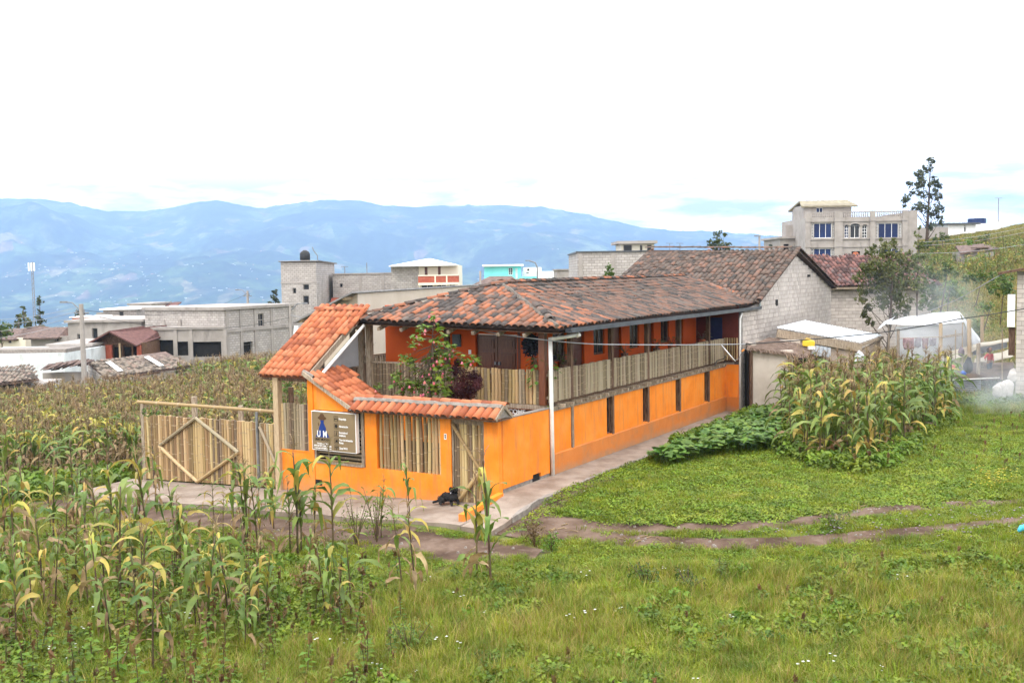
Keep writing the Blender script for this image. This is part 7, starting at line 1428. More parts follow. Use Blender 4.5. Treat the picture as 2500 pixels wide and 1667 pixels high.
vp = np.array([tuple(hw(-5.6 - abs(rng.gauss(0, .08)), b))[:2] for b in np.arange(-.2, 15, .22)]); vp = vp[nr.rand(len(vp)) < .5]; scatter('kerb_weeds', vp, PC['lawn'], 5, .6, 1.1, 'sparse grass tufts at the foot of the front pavement')
# field floor, left weeds, hill cover
vp = np.array(patch_pts([(-30, 28.2), tuple(hw(-6, 15.8))[:2], tuple(hw(-2.6, 15.8))[:2], tuple(hw(-2.4, 17.5))[:2], (-30, 31)], .42, .2)); scatter('field_edge_weeds', vp, PC['weed'], 5, 1.4, 2.8, 'thick dark weeds along the near edge of the dry maize field')
hx, hy = [], []
rs = np.random.RandomState(5); hy = 44 + 112 * rs.rand(26000) ** .75; hx = (.17 + .42 * rs.rand(26000)) * hy; k = ~on_hard(hx, hy) & (hx > 16); hx, hy = hx[k], hy[k]
scatter('hill_grass', np.column_stack([hx, hy]), PC['hillg'], 7, .7, 1.35, 'mixed green and brown growth covering the hillside')
hm_ = (noise2(hx, hy, .05, 4.) > .05) & (hy > 62) & (hy < 128) & (rs.rand(len(hx)) < .22); scatter('hill_maize', np.column_stack([hx, hy])[hm_], C_MG, 7, .55, .85, 'maize fields on the upper hillside')
lx, ly = -46 + 44 * rs.rand(3500), 66 + 60 * rs.rand(3500); k = (lx / ly > -.56) & (lx / ly < -.14); scatter('town_scrub', np.column_stack([lx, ly])[k], PC['hillg'], 7, .7, 1.3, 'scrubby growth between the houses of the town')
# ================================================================== trees, shrubs, pots, dog, smoke
rng = random.Random(29)
def cloud(m, c, rad, n, size, rr, mi=0, second=.0, sq=1.0, droop=0):
    for _ in range(n):
        d = Vector((rr.gauss(0, 1), rr.gauss(0, 1), rr.gauss(0, 1))).normalized() * (rad * rr.random() ** .45); d.z *= sq; p = c + d; s = size * rr.uniform(.6, 1.35)
        nn = (d.normalized() * .8 + Vector((rr.gauss(0, .6), rr.gauss(0, .6), rr.gauss(.4, .6)))).normalized(); x = Matrix.Rotation(rr.uniform(0, 6.28), 3, nn) @ nn.orthogonal().normalized(); y = nn.cross(x)
        if droop: x = (x * (1 - droop) + Vector((0, 0, -droop))).normalized()
        m.add([p - x * s, p - y * s * .42, p + x * s, p + y * s * .42], [(0, 1, 2, 3)], 1 if rr.random() < second else 0)
def tree(name, label, base, clumps, leaf, size, dens, trunk_r=.2, cat='tree', group=None, Y=None, sq=.85, droop=0, second=0, fork=True, jitY=.5):
    """clumps: (px, py, radius px) measured on the photograph, stood at depth Y with their own spread in depth"""
    b = Vector(base); root = thing(name, label, cat, b, group); rr = random.Random(len(label) * 7 + len(clumps)); C3 = []
    for px, py, r in clumps:
        y = Y + rr.uniform(-1, 1) * jitY; C3.append((dp(px, py, y), r / FPX * y))
    m = MB()
    if cat == 'bush': C3 += [(c - Vector((0, 0, r * .9)), r * .95) for c, r in C3 if c.z - r > b.z + .3 * r]
    for c, r in C3:
        k = max(8, int(dens * r * r * .8)); cloud(m, c, r * 1.1, int(k * .45), size, rr, 0, second, sq, droop); ns = max(4, int(r / size * .9))
        for _ in range(ns):
            d = Vector((rr.gauss(0, 1), rr.gauss(0, 1), rr.gauss(0, 1))).normalized() * r * rr.uniform(.45, 1.3); d.z *= sq; cloud(m, c + d, r * rr.uniform(.22, .45), int(k * .6 / ns) + 2, size * .9, rr, 0, second, sq, droop)
    m.build('crown', [leaf, G['bush'] if leaf is not G['bush'] else G['weed']], root, fix=False)
    t = MB(); top = max(C3, key=lambda q: q[0].z); mid = b.lerp(top[0], .5) + Vector((rr.uniform(-.1, .1), 0, 0)); t.tube([b, b.lerp(mid, .5), mid, mid.lerp(top[0], .6), top[0]], [trunk_r, trunk_r * .8, trunk_r * .6, trunk_r * .35, trunk_r * .1], 7)
    for c, r in C3:
        f = max(.12, min(.85, (c.z - b.z) / max(.1, top[0].z - b.z) - .22)); st = b.lerp(mid, f * 2) if f < .5 else mid.lerp(top[0], f * 2 - 1)
        t.tube([st, st.lerp(c, .5) + Vector((0, 0, -.1 * r)), c], [trunk_r * .32 * (1.1 - f), trunk_r * .2 * (1.1 - f), trunk_r * .06], 5)
    t.build('trunk', G['bark'], root, smooth=True); return root
def gbase(px, py, Y): p = dp(px, py, Y); return Vector((p.x, p.y, float(gz(p.x, p.y)) - .1))
q = lambda l, ox, oy, s: [(ox + x * s, oy + y * s, r * s) for x, y, r in l]
EU = q([(425, 60, 50), (400, 150, 45), (350, 140, 25), (290, 215, 62), (320, 270, 55), (195, 315, 40), (300, 330, 60), (240, 410, 42), (340, 440, 48), (145, 480, 52), (130, 550, 30), (300, 560, 62), (370, 600, 52), (250, 620, 30), (470, 300, 58), (530, 340, 40), (420, 320, 35), (460, 430, 62), (530, 465, 35), (510, 590, 66), (440, 665, 40), (530, 735, 60), (430, 795, 48)], 2180, 380, .2168)
tree('eucalyptus_tree', 'tall thin eucalyptus with separate dark leaf clumps on the right skyline', gbase(2262, 556, 128), EU, G['eucal'], .27, 260, .22, Y=128, sq=.95, jitY=1.2)
TA = [(2140, 640, 26), (2165, 612, 20), (2115, 662, 20), (2185, 652, 26), (2150, 690, 28), (2108, 705, 18), (2182, 700, 26), (2212, 680, 22), (2200, 735, 22), (2150, 738, 20), (2120, 748, 13), (2182, 592, 11), (2160, 597, 12), (2128, 612, 14), (2100, 730, 14), (2218, 640, 18), (2122, 782, 12), (2108, 768, 10), (2092, 680, 12), (2170, 665, 28), (2135, 675, 26), (2195, 625, 18), (2165, 715, 26), (2205, 760, 16), (2180, 770, 14)]
tree('olive_tree', 'loose olive green tree with thin forked trunk in front of the second block house', gbase(2163, 800, 53), TA, G['olive'], .115, 1500, .10, Y=53, sq=.95, droop=.35, second=.2, jitY=1.0)
TB = [(2242, 600, 12), (2240, 574, 9), (2244, 556, 5), (2238, 630, 15), (2230, 656, 16), (2248, 660, 16), (2240, 690, 20), (2256, 625, 8), (2222, 615, 8)]
tree('slender_tree', 'slender pointed tree rising right of the loose olive tree', gbase(2240, 800, 58), TB, G['olive'], .115, 1200, .08, Y=58, droop=.35, second=.25)
TC = [(2268, 668, 20), (2296, 668, 20), (2316, 652, 14), (2262, 705, 24), (2290, 715, 20), (2252, 740, 20), (2280, 745, 16), (2330, 668, 10)]
tree('bushy_tree', 'low bushy tree half veiled by smoke above the tarp tent', gbase(2275, 800, 60), TC, G['olive'], .125, 1000, .09, Y=60, second=.35)
tree('shrub_tree', 'small dark tree with upright spiky branches behind the mossy roof ridge', gbase(1755, 640, 92), [(1755, 592, 15), (1740, 600, 12), (1772, 602, 13), (1750, 577, 7), (1768, 573, 6), (1733, 588, 6), (1760, 607, 16), (1782, 595, 6), (1745, 568, 4), (1758, 566, 4)], G['tree'], .17, 420, .12, Y=92)
tree('cypress_tree', 'tall cypress with a round leaf clump on top beside the radio mast', gbase(97, 800, 120), [(97, 733, 8), (94, 742, 6), (99, 765, 7), (92, 776, 8), (104, 780, 9), (98, 790, 12)], G['tree'], .30, 160, .16, Y=120)
tree('cypress_tree', 'small pointed dark cypress left of the tallest one', gbase(58, 800, 118), [(57, 752, 4), (57, 762, 6), (58, 775, 8), (60, 788, 11), (70, 792, 9)], G['tree'], .30, 160, .14, Y=118)
tree('cypress_tree', 'low bushy cypress farthest left beside the mast foot', gbase(44, 800, 116), [(45, 772, 5), (44, 784, 8), (42, 794, 10)], G['tree'], .30, 160, .14, Y=116)
tree('bush', 'round dark green bush at the left edge among the tile roofs', gbase(5, 815, 95), [(0, 795, 18), (18, 800, 14), (-15, 805, 18)], G['bush'], .26, 180, .12, Y=95, cat='bush')
tree('bush', 'dark bush behind the utility pole above the orange shack', gbase(193, 785, 108), [(192, 763, 7), (200, 770, 6), (188, 772, 6)], G['tree'], .25, 200, .1, Y=108, cat='bush')
tree('dark_tree', 'dark tree tucked against the left side of the tall block tower', gbase(673, 760, 112), [(674, 712, 7), (668, 722, 8), (672, 735, 9), (663, 740, 6), (676, 748, 8)], G['tree'], .28, 180, .14, Y=112)
tree('bush', 'leafy green shrub growing before the whitish block house wall', gbase(1487, 690, 60), [(1488, 655, 8), (1484, 666, 9), (1492, 672, 8), (1487, 647, 5)], G['bush'], .12, 700, .05, Y=60, cat='bush')
tree('pine_tree', 'sparse pale tree between the lamp pole and the unfinished grey house', gbase(1896, 640, 128), [(1895, 596, 9), (1908, 592, 7), (1885, 602, 7), (1900, 606, 9)], G['eucal'], .28, 150, .12, Y=128)
for i, (l, Y, cl_) in enumerate((('big dark round bush in the middle of the hillside slope', 82, [(2312, 700, 22), (2335, 705, 18), (2350, 712, 14), (2322, 685, 14)]), ('dark bush on the slope beside the right hand block house', 74, [(2442, 690, 18), (2455, 680, 15), (2428, 700, 14), (2462, 700, 14)]), ('small round dark bush left of the dark hut roof', 116, [(2369, 590, 8), (2368, 598, 7)]), ('brownish bush above the dark hut roof on the hill', 122, [(2395, 580, 10), (2408, 576, 10), (2404, 588, 12), (2385, 588, 6)]), ('lone leafy bush between the tarp tent and the pale box', 60, [(2385, 795, 12), (2378, 785, 9), (2392, 784, 9), (2384, 806, 10)]), ('bushes at the foot of the tall eucalyptus', 124, [(2300, 572, 8), (2312, 578, 8), (2285, 580, 8), (2270, 590, 9), (2255, 595, 8)]), ('leafy bush low on the slope behind the tarp tent', 68, [(2395, 745, 10), (2410, 750, 8), (2420, 742, 7)]), ('long dark bush band below the maize on the slope', 88, [(2380, 672, 12), (2400, 668, 12), (2360, 675, 10), (2420, 672, 9)]))):
    y_ = Y; tree('bush', l, gbase(cl_[0][0], cl_[0][1] + 20, Y), cl_, G['olive'] if 'brownish' in l else G['bush'], .13 if Y < 70 else .20, 500 if Y < 70 else 220, .06, Y=Y, cat='bush', group='bushes on the hillside', second=.2)
tree('bush', 'dark green bush behind the gate under the tiled gateway canopy', gbase(692, 990, 37), [(690, 930, 16), (705, 950, 16), (680, 960, 14), (700, 910, 12), (715, 920, 12), (690, 980, 18), (665, 975, 12), (655, 950, 8)], G['bush'], .07, 700, .04, Y=37, cat='bush', second=.3)
tree('bush', 'leafy green bush straggling over the middle of the bamboo gate', gbase(620, 1000, 34), [(600, 985, 9), (620, 990, 10), (640, 988, 9), (575, 988, 6)], G['bush'], .06, 700, .03, Y=34, cat='bush', second=.3)
tree('bush', 'small weedy bush behind the left end of the bamboo gate', gbase(370, 1010, 33), [(368, 1000, 10), (385, 1005, 8), (352, 1005, 7)], G['bush'], .06, 700, .03, Y=33, cat='bush', second=.3)
# a few free standing weeds one can point at
def weed_thing(px, py, hpx, lab, mat, w=.5, cat='weed'):
    b = gp(px, py); h = hpx / FPX * b.y; root = thing('weed', lab, cat, b); rr = random.Random(px)
    m = MB()
    for k in range(9):
        a = rr.uniform(0, 6.28); l = rr.uniform(.1, w) * h; tip = Vector((math.cos(a) * l, math.sin(a) * l, h * rr.uniform(.6, 1.0))); m.tube([b, b + tip * .5 + Vector((0, 0, h * .08)), b + tip], [.012, .009, .004], 4)
    m.build('stems', G['red'] if mat == 'red' else G['stalk'], root); f = MB()
    for k in range(9):
        for t in range(16): v = m.v[(k * 12) + 8 + (t % 4)]; cloud(f, Vector(v) - Vector((0, 0, rr.uniform(0, h * .45))), h * .12, 1, .035, rr)
    cloud(f, b + Vector((0, 0, h * .4)), h * .45, 160, .035, rr); f.build('leaves', G[mat], root, fix=False); return root
weed_thing(1305, 1335, 75, 'rust red dock weed standing beside the dirt track', 'red', .35); weed_thing(1350, 1350, 60, 'grassy green weed right of the rust red one by the track', 'weed', .4); weed_thing(2040, 1300, 55, 'round dark green weed standing between the two wheel ruts', 'bush', .6)
weed_thing(920, 1325, 160, 'tall leafy weed with spikes growing at the edge of the dirt strip', 'weed', .25); weed_thing(870, 1330, 120, 'dark spiked weed left of the tall leafy one by the dirt strip', 'bush', .3)
weed_thing(1580, 1440, 75, 'dark green feathery clump in the middle of the meadow', 'bush', .7); weed_thing(1680, 1450, 70, 'second dark feathery clump right of the first in the meadow', 'bush', .7); weed_thing(1755, 1420, 60, 'smaller dark feathery clump farthest right in the meadow', 'bush', .7); weed_thing(1000, 1610, 110, 'soft dark green weed at the bottom of the meadow', 'bush', .5)
weed_thing(610, 1480, 150, 'reddish topped broad weed among the foreground maize', 'weed', .35); weed_thing(830, 1520, 190, 'tall bushy weed with yellow lower leaves below the sign', 'weed', .3); weed_thing(130, 1440, 110, 'bright green creeper on a stem at the left of the maize', 'weed', .4)
weed_thing(165, 1330, 70, 'salmon red plumed weed among the left maize', 'red', .4); weed_thing(750, 1460, 110, 'red plumed weed below the sign among the maize', 'red', .3)
# pumpkin patch: big leaves one by one
def big_leaf(seed, r=.15):
    rr = random.Random(seed); m = MB(); n = 9; vs = [(0, 0, 0)]
    for i in range(n): a = 2 * math.pi * i / n; k = r * (1.0 if i % 2 else .84) * rr.uniform(.92, 1.08) * (.55 if i == 0 else 1); vs.append((k * math.cos(a), k * math.sin(a), .22 * k * rr.uniform(-.4, 1)))
    m.add(vs, [(0, 1 + i, 1 + (i + 1) % n) for i in range(n)]); m.tube([(0, 0, -.3), (0, 0, 0)], [.006, .004], 3); return m
PLM = [big_leaf(i) for i in range(5)]; PLmesh = [m.mesh('leaf', G['pump']) for m in PLM]
pc_ = gp(1720, 1060); pk = thing('pumpkin_plants', 'spreading mass of broad dark pumpkin leaves beside the far end of the path', 'pumpkin plants', pc_)
pp = patch_pts(PUMP, .145, .07); pp = [p for p in pp if not on_hard(np.array([p[0]]), np.array([p[1]]))[0]]; pp.sort(key=lambda p: math.hypot(*p)); mass = MB()
for i, (x, y) in enumerate(pp):
    a, b_ = ab(x, y); z = float(gz(x, y)) + rng.uniform(.12, .30) + .28 * float(S(-b_, 1.2, 2.6)) * rng.uniform(.5, 1.2); M = Matrix.Translation((x, y, z)) @ Matrix.Rotation(rng.uniform(0, 6.28), 4, 'Z') @ Matrix.Rotation(rng.uniform(-.1, .65), 4, 'Y') @ Matrix.Scale(rng.uniform(.7, 1.35), 4); k = rng.randrange(5)
    if i < 300: inst('leaf', PLmesh[k], M, pk)
    else: mass.add([M @ Vector(v) for v in PLM[k].v], PLM[k].f, 0, rng.random())
o = mass.build('leaves', leafmat('pumpkin_leaf_mass', [(.05, .11, .012), (.085, .16, .018), (.135, .205, .03)], 2, rand=.25, trans=.2, attr=True), pk, fix=False); o['kind'] = 'stuff'
# flowering shrub behind the courtyard wall
def on_a(px, py, a):
    d = ray(px, py); t = (a - (CAM - G0) @ U) / (d @ U); return Vector(CAM + d * t)
fs_ = thing('flowering_shrub', 'tall abutilon like shrub with pink bell flowers behind the tiled wall', 'shrub', hw(-1.6, 3.6, -.3))
def lobed(seed, r=.055):
    m = MB(); n = 10; vs = [(0, 0, 0)]
    for i in range(n): a = 2 * math.pi * i / n; k = r * (1.25 if i % 2 == 0 else .68); vs.append((k * math.cos(a) + r * .5, k * math.sin(a), -.3 * k))
    return m.add(vs, [(0, 1 + i, 1 + (i + 1) % n) for i in range(n)]).mesh('leaf', G['weed'])
LF = [lobed(i, .05 + .012 * i) for i in range(3)]; fm = MB(); fm.tube([(0, 0, 0), (0, 0, -.02), (0, 0, -.05), (0, 0, -.075)], [.006, .024, .03, .036], 7, 0); fm.tube([(0, 0, .0), (0, 0, .012)], [.012, .006], 5, 1); FLM = fm.mesh('flower', [G['pink'], G['purple']])
CLP = [(1000, 70), (1050, 170), (880, 180), (860, 240), (770, 320), (800, 400), (700, 440), (1140, 310), (1040, 380), (1170, 450), (1250, 480), (1100, 430), (580, 650), (650, 640), (690, 690), (910, 660), (1000, 580), (1060, 540), (1130, 590), (1250, 560), (1400, 660), (1580, 640), (1480, 720), (1000, 760), (740, 780), (480, 860), (470, 920), (850, 830), (960, 880), (1080, 860), (1170, 760), (1200, 900), (640, 960), (750, 960), (860, 980), (980, 1000), (1100, 1000), (1180, 1080), (560, 1080), (700, 1060), (820, 1100), (940, 1130), (1060, 1100), (250, 1030), (60, 1090), (230, 1170), (400, 1230), (620, 1190), (930, 1180), (1000, 660), (1050, 640), (1100, 700), (1050, 800), (980, 820), (900, 920), (1020, 930), (780, 1010), (870, 1060), (1010, 1070), (1220, 620), (520, 990), (610, 1040)]
st = MB(); base_ = hw(-1.6, 3.5, -.3); main = [base_, on_a(880 + 960 * .17857, 760 + 1000 * .17857, -1.6), on_a(880 + 970 * .17857, 760 + 560 * .17857, -1.6), on_a(880 + 1005 * .17857, 760 + 60 * .17857, -1.6)]; st.tube(main, [.03, .025, .018, .006], 5); nl = 0; nf = 0
for i, (cx_, cy_) in enumerate(CLP):
    a_ = -1.6 + rng.uniform(-.45, .35); c = on_a(880 + cx_ * .17857, 760 + cy_ * .17857, a_); f = max(.05, min(.9, (c.z - base_.z) / (main[3].z - base_.z) - .18)); s0 = main[1].lerp(main[3], f); st.tube([s0, s0.lerp(c, .55) + Vector((0, 0, .05)), c], [.011, .008, .004], 4)
    dense = cy_ > 480 and 600 < cx_ < 1300
    for k in range(9 if dense else 6):
        if nl >= 420: break
        p = c + Vector((rng.gauss(0, .085), rng.gauss(0, .085), rng.gauss(0, .075))); inst('leaf', rng.choice(LF), Matrix.Translation(p) @ Matrix.Rotation(rng.uniform(0, 6.28), 4, 'Z') @ Matrix.Rotation(rng.uniform(-.2, .9), 4, 'Y') @ Matrix.Scale(rng.uniform(1.1, 1.7), 4), fs_) if nl < 300 else None; nl += 1
    for k in range(1 if rng.random() < .85 else 2): inst('flower', FLM, Matrix.Translation(c + Vector((rng.gauss(0, .07), rng.gauss(-.05, .06), -.06 + rng.gauss(0, .05)))) @ Matrix.Rotation(rng.uniform(-.4, .4), 4, 'X') @ Matrix.Scale(rng.uniform(.8, 1.15), 4), fs_)
st.build('stems', G['bark'], fs_, smooth=True); lm = MB()
for cx_, cy_ in CLP:
    if cy_ > 480: cloud(lm, on_a(880 + cx_ * .17857, 760 + cy_ * .17857, -1.5), .17, 30, .055, rng)
o = lm.build('foliage', G['weed'], fs_, fix=False); o['kind'] = 'stuff'
pr = thing('purple_shrub', 'dense dark purple leaved shrub right of the pink flowering one', 'shrub', hw(-1.0, 3.0, -.3)); m = MB()
for cx_, cy_, r in ((1400, 900, 150), (1500, 1000, 150), (1350, 1050, 140), (1300, 800, 100), (1560, 880, 90), (1600, 1000, 90), (1420, 1130, 120), (1250, 1120, 110), (1330, 700, 60), (1500, 1120, 110), (1620, 930, 60)): c = on_a(880 + cx_ * .17857, 760 + cy_ * .17857, -1.1 + rng.uniform(-.2, .2)); cloud(m, c, r * .17857 / 96 * 1.1, int(r * 6.5), .030, rng, 0)
m.build('foliage', G['purple'], pr, fix=False); st = MB()
for k in range(14): tip = hw(-1.1 + rng.uniform(-.2, .2), 2.7 + rng.uniform(-.5, .45), 2.2 + rng.uniform(0, .9)); st.tube([hw(-1.0, 2.9, -.3), hw(-1.0, 2.9, 1.2).lerp(tip, .4), tip], [.014, .01, .003], 4)
st.build('stems', G['purple'], pr)
# plants on the balcony
def pot_plant(loc, lab, n=26, spread=.22, h=.35, mat='bush', leaf=.09, pot=True, hang=False, cat='potted plant'):
    r = thing('potted_plant', lab, cat, loc); F = Matrix.Translation(loc)
    if pot: MB().tube([(0, 0, 0), (0, 0, .02), (0, 0, .22), (0, 0, .24)], [.09, .10, .14, .13], 10).build('pot', MT['tile_new'] if rng.random() < .5 else MT['wood_dark'], r, F, smooth=True)
    m = MB(); s = MB()
    for k in range(n):
        a = rng.uniform(0, 6.28); l = rng.uniform(.3, 1) * spread; z = .22 + (rng.uniform(-1.0, .1) * h if hang else rng.uniform(.2, 1) * h); t = Vector((math.cos(a) * l, math.sin(a) * l, z)); s.tube([(0, 0, .22), t * .6 + Vector((0, 0, .12)), t], .006, 3); d = Vector((math.cos(a), math.sin(a), -.6 if hang else -.2)).normalized(); y = Vector((-math.sin(a), math.cos(a), 0)) * leaf * .36; m.add([t, t + d * leaf * .5 + y, t + d * leaf * 1.1, t + d * leaf * .5 - y], [(0, 1, 2, 3)])
    m.build('leaves', G[mat], r, F, fix=False); s.build('stems', G['stalk'], r, F)
pot_plant(hw(-.05, .42, 3.25), 'hanging plant with broad leaves at the corner post of the balcony', 34, .22, .75, 'pump', .19, False, True)
pot_plant(hw(.35, .05, 3.12), 'small leafy plant hanging over the rail right of the white downpipe', 22, .2, .45, 'weed', .15, False, True)
for i, (a, b, l) in enumerate(((1.95, .55, 'potted palm behind the rail in the second balcony bay'), (2.35, .75, 'low potted plant beside the potted palm on the balcony'), (6.6, .6, 'potted plant behind the rail in the third balcony bay'), (9.2, .5, 'leafy potted plant in the fourth balcony bay'), (10.8, .55, 'spreading potted fern in the fifth balcony bay'), (14.2, .55, 'potted plant by the blue door at the balcony end'))): pot_plant(hw(a, b, 2.9), l, 26, .32, .38, 'bush', .16); MB().box(-.15, .15, -.15, .15, 0, .72).build('stand', MT['wood_dark'], bpy.data.objects['potted_plant' + ('' if i < 0 else '.%03d' % (i + 2))], Matrix.Translation(hw(a, b, 2.165)))
pot_plant(hw(.1, 6.9, 3.35), 'reddish yellow plant in the planter box on the left balcony posts', 24, .22, .3, 'red', .1, False)
pot_plant(hw(.3, 7.7, 2.7), 'dark broad leaved plant standing left of the balcony posts', 26, .4, .9, 'bush', .24, True)
w_ = thing('hanging_bundle', 'dark round bundle hanging under the eaves beside the balcony corner post', 'bundle', hw(-.02, .85, 3.7)); m = MB()
for k in range(420): a = rng.uniform(0, 6.28); q_ = rng.random() ** .5; c = hw(.30 + rng.gauss(0, .04), .78 + .26 * q_ * math.cos(a), 3.86 + .33 * q_ * math.sin(a)); cloud(m, c, .1, 2, .06, rng)
m.build('leaves', M_CL[3], w_, fix=False)
bn = thing('bench', 'dark wooden bench standing on the side balcony', 'bench', hw(3.4, 1.0, 2.16)); MB().box(2.9, 4.0, .75, 1.2, 2.55, 2.6).build('seat', MT['wood_dark'], bn, HF); MB().box(2.9, 4.0, 1.17, 1.22, 2.85, 3.15).build('backrest', MT['wood_dark'], bn, HF)
for a, b in ((2.93, .78), (3.93, .78), (2.93, 1.16), (3.93, 1.16)): MB().box(a, a + .05, b, b + .05, 2.162, 2.548 if b < 1 else 3.1).build('leg', MT['wood_dark'], bn, HF)
# the black dog
dz = zf_walk(.9); dpos = None; d_ = ray(1100, 1229); t_ = (dz - H) / d_[2]; dpos = Vector(CAM + d_ * t_); dpos.z = dz
DFm = Matrix.Translation(dpos) @ Matrix.Rotation(R(-14), 4, 'Z') @ Matrix.Scale(1.08, 4); dog = thing('dog', 'black dog lying on the pavement in front of the bamboo door', 'dog', DFm)
M_DG = pmat('black_fur', [(.004, .004, .005), (.010, .009, .009), (.018, .015, .014)], 14, rough=.75, spec=.3, bump=.8, bscale=60)
ch = [(-.06, .03, .165, (.125, .12)), (-.16, .04, .155, (.125, .115)), (-.25, .05, .12, (.11, .10)), (.03, .01, .18, (.13, .125)), (.10, -.02, .20, (.12, .12)), (.115, -.04, .285, .085), (.11, -.055, .35, .07), (.105, -.08, .40, (.075, .07)), (.095, -.15, .385, (.052, .045)), (.088, -.215, .365, (.036, .03)),
      (.17, -.04, .13, .06), (.20, .02, .065, .045), (.235, -.10, .04, .036), (.25, -.20, .032, .034), (.06, -.12, .13, .055), (.045, -.07, .06, .042), (.09, -.19, .038, .036), (.12, -.28, .032, .034),
      (-.24, -.06, .11, .085), (-.13, -.16, .10, .055), (-.25, -.17, .045, .036), (-.16, -.23, .032, .032), (-.34, .04, .055, .036), (-.42, -.02, .035, .036), (-.45, -.10, .03, .026)]
ed = [(0, 1), (1, 2), (0, 3), (3, 4), (4, 5), (5, 6), (6, 7), (7, 8), (8, 9), (4, 10), (10, 11), (11, 12), (12, 13), (4, 14), (14, 15), (15, 16), (16, 17), (2, 18), (18, 19), (19, 20), (20, 21), (2, 22), (22, 23), (23, 24)]
skin_body('body', ch, ed, M_DG, dog, DFm, 2)
for s_ in (-1, 1): MB().tube([(.105 + .062 * s_, -.05, .445), (.105 + .088 * s_, -.055, .42), (.105 + .098 * s_, -.06, .37), (.105 + .09 * s_, -.065, .325)], [.012, .030, .034, .012], 8).build('ear', M_DG, dog, DFm, smooth=True); MB().tube([(.098 + .030 * s_, -.142, .418), (.098 + .031 * s_, -.152, .420)], [.010, .005], 8).build('eye', MT['glass'], dog, DFm, smooth=True)
MB().tube([(.087, -.235, .385), (.086, -.258, .378), (.086, -.262, .366)], [.012, .02, .01], 8).build('nose', MT['glass'], dog, DFm, smooth=True); MB().tube([(.088, -.225, .345), (.087, -.25, .335), (.087, -.255, .315)], [.006, .013, .006], 6).build('tongue', M_CL[2], dog, DFm, smooth=True)
fu = MB()
for k in range(1500):
    c = ch[rng.choice((0, 1, 2, 3, 4, 5, 6, 7, 10, 14, 18, 19, 22, 23))]; r_ = c[3][0] if isinstance(c[3], tuple) else c[3]; d = Vector((rng.gauss(0, 1), rng.gauss(0, 1), rng.gauss(.2, 1))).normalized(); p = Vector(c[:3]) + d * r_ * .88; e_ = p + (d * .5 + Vector((-.5, 0, -.6))).normalized() * .04; s = d.orthogonal().normalized() * .006
    if e_.z > .01: fu.add([p - s, p + s, e_], [(0, 1, 2)])
o = fu.build('fur', M_DG, dog, DFm, fix=False)
# bits lying about
dm = MB()
for cx_, cy_, n_, sp in ((1960, 1250, 14, 60), (1880, 1262, 10, 40), (1600, 1258, 6, 50), (1340, 1297, 8, 70), (2030, 1245, 8, 50), (1700, 1225, 7, 120), (2100, 1240, 7, 60), (2380, 1165, 3, 20), (1560, 1320, 7, 60)):
    for _ in range(n_):
        p = gp(cx_ + rng.gauss(0, sp * .5), cy_ + rng.gauss(0, 5)); a = rng.uniform(0, 3.14); l = rng.uniform(.1, .4); d = Vector((math.cos(a), math.sin(a), 0)) * l; dm.tube([p + Vector((0, 0, .04)), p + d * .5 + Vector((0, 0, .07)), p + d + Vector((0, 0, .04))], [.012, .014, .006], 4)
o = dm.build('dry_stalks', G['dry'], None, fix=False); o['kind'] = 'stuff'; o['label'] = 'pale dry maize stalks scattered on the grass by the track'
cm = MB()
for _ in range(260):
    cx_, cy_, w2 = rng.choice(TRACKS); i = rng.randrange(len(cx_)); x, y = cx_[i] + rng.gauss(0, w2[i] * .28), cy_[i] + rng.gauss(0, w2[i] * .28); z = float(gz(x, y)) + .02; s = rng.uniform(.012, .045); cm.hexa([(x - s, y - s * .7, z), (x + s, y - s, z), (x + s * .8, y + s, z), (x - s, y + s * .8, z), (x - s * .6, y - s * .5, z + s), (x + s * .5, y - s * .6, z + s * .8), (x + s * .5, y + s * .5, z + s), (x - s * .6, y + s * .4, z + s * .7)])
o = cm.build('pebbles', MT['mortar'], None, fix=False); o['kind'] = 'stuff'; o['label'] = 'small stones scattered on the dirt track'
p = gp(2499, 1312); o = MB().tube([(-.12, 0, .03), (-.05, 0, .10), (.1, .02, .12), (.2, .02, .05)], [.03, .07, .08, .03], 8).build('plastic_bag', pmat('cyan_plastic', [(.05, .40, .55), (.08, .5, .65)], 3, rough=.4), None, Matrix.Translation(p + Vector((0, 0, .1))), smooth=True); tag(o, 'bright blue plastic scrap in the grass at the right edge', 'plastic bag')
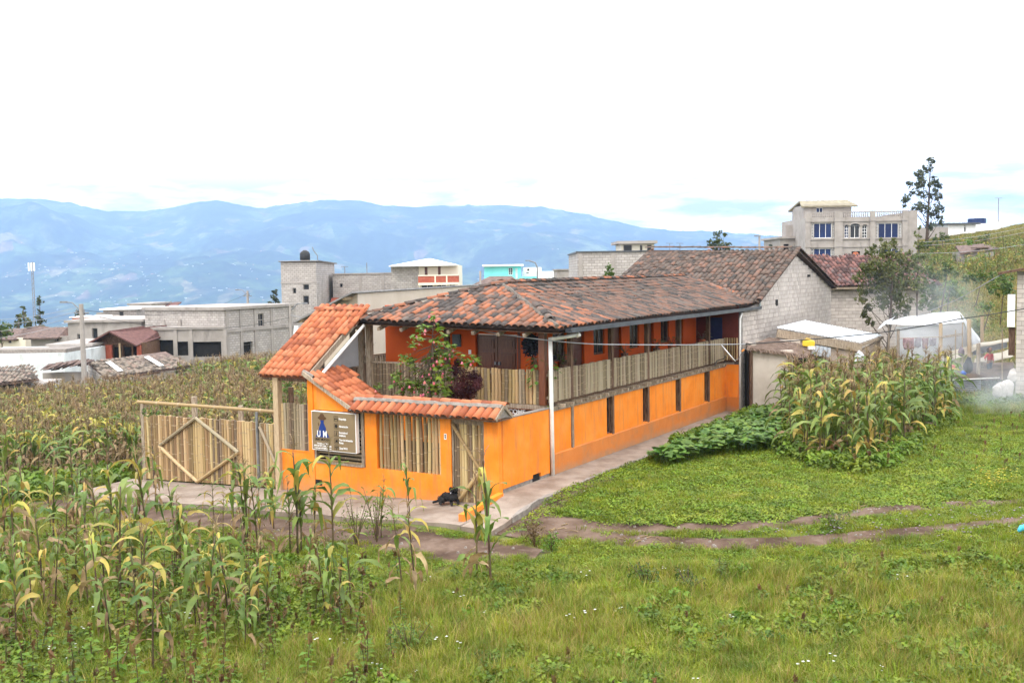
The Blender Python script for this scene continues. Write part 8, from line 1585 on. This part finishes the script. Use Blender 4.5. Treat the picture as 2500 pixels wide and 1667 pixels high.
# smoke drifting from the yard
def smoke(name, c, rad, dens, scale, seed, tilt=0.0):
    m = MB(); k = 16; rows = 9; vs = []
    for i in range(rows + 1):
        th_ = math.pi * i / rows
        for j in range(k): ph = 2 * math.pi * j / k; vs.append((math.sin(th_) * math.cos(ph), math.sin(th_) * math.sin(ph), math.cos(th_)))
    m.add(vs, [(i * k + j, (i + 1) * k + j, (i + 1) * k + (j + 1) % k, i * k + (j + 1) % k) for i in range(rows) for j in range(k)])
    M = Matrix.Translation(c) @ Matrix.Rotation(tilt, 4, 'Y') @ Matrix.Diagonal((*rad, 1)); mt = bpy.data.materials.new(name); mt.use_nodes = True; t = mt.node_tree; t.nodes.clear(); L = t.links.new
    o_ = t.nodes.new('ShaderNodeOutputMaterial'); pv = t.nodes.new('ShaderNodeVolumePrincipled'); tc_ = t.nodes.new('ShaderNodeTexCoord'); g = t.nodes.new('ShaderNodeNewGeometry'); nz_ = t.nodes.new('ShaderNodeTexNoise'); nz_.inputs['Scale'].default_value = scale; nz_.inputs['Detail'].default_value = 3
    ad = t.nodes.new('ShaderNodeVectorMath'); ad.operation = 'ADD'; ad.inputs[1].default_value = (seed, seed * 2, 0); L(g.outputs['Position'], ad.inputs[0]); L(ad.outputs[0], nz_.inputs['Vector'])
    ln = t.nodes.new('ShaderNodeVectorMath'); ln.operation = 'LENGTH'; L(tc_.outputs['Object'], ln.inputs[0]); mr = t.nodes.new('ShaderNodeMapRange'); mr.inputs['From Min'].default_value = 1.0; mr.inputs['From Max'].default_value = .25; L(ln.outputs['Value'], mr.inputs['Value'])
    m2 = t.nodes.new('ShaderNodeMapRange'); m2.inputs['From Min'].default_value = .40; m2.inputs['From Max'].default_value = .66; m2.inputs['To Max'].default_value = dens; L(nz_.outputs['Fac'], m2.inputs['Value']); mu = t.nodes.new('ShaderNodeMath'); mu.operation = 'MULTIPLY'; L(mr.outputs[0], mu.inputs[0]); L(m2.outputs[0], mu.inputs[1]); L(mu.outputs[0], pv.inputs['Density']); pv.inputs['Color'].default_value = (.80, .86, .92, 1); L(pv.outputs[0], o_.inputs['Volume'])
    o = m.build('smoke', mt, None, M); o['kind'] = 'stuff'; return o
c = dp(2415, 968, 41.5); smoke('smoke_low', c, (4.2, 2.8, 1.9), .36, .5, 3.0, R(8)); c = dp(2330, 860, 46.2); smoke('smoke_mid', c, (3.6, 2.2, 2.6), .22, .5, 8.0, R(25)); c = dp(2265, 735, 50.5); smoke('smoke_high', c, (3.6, 2.0, 2.6), .17, .45, 12.0, R(15))
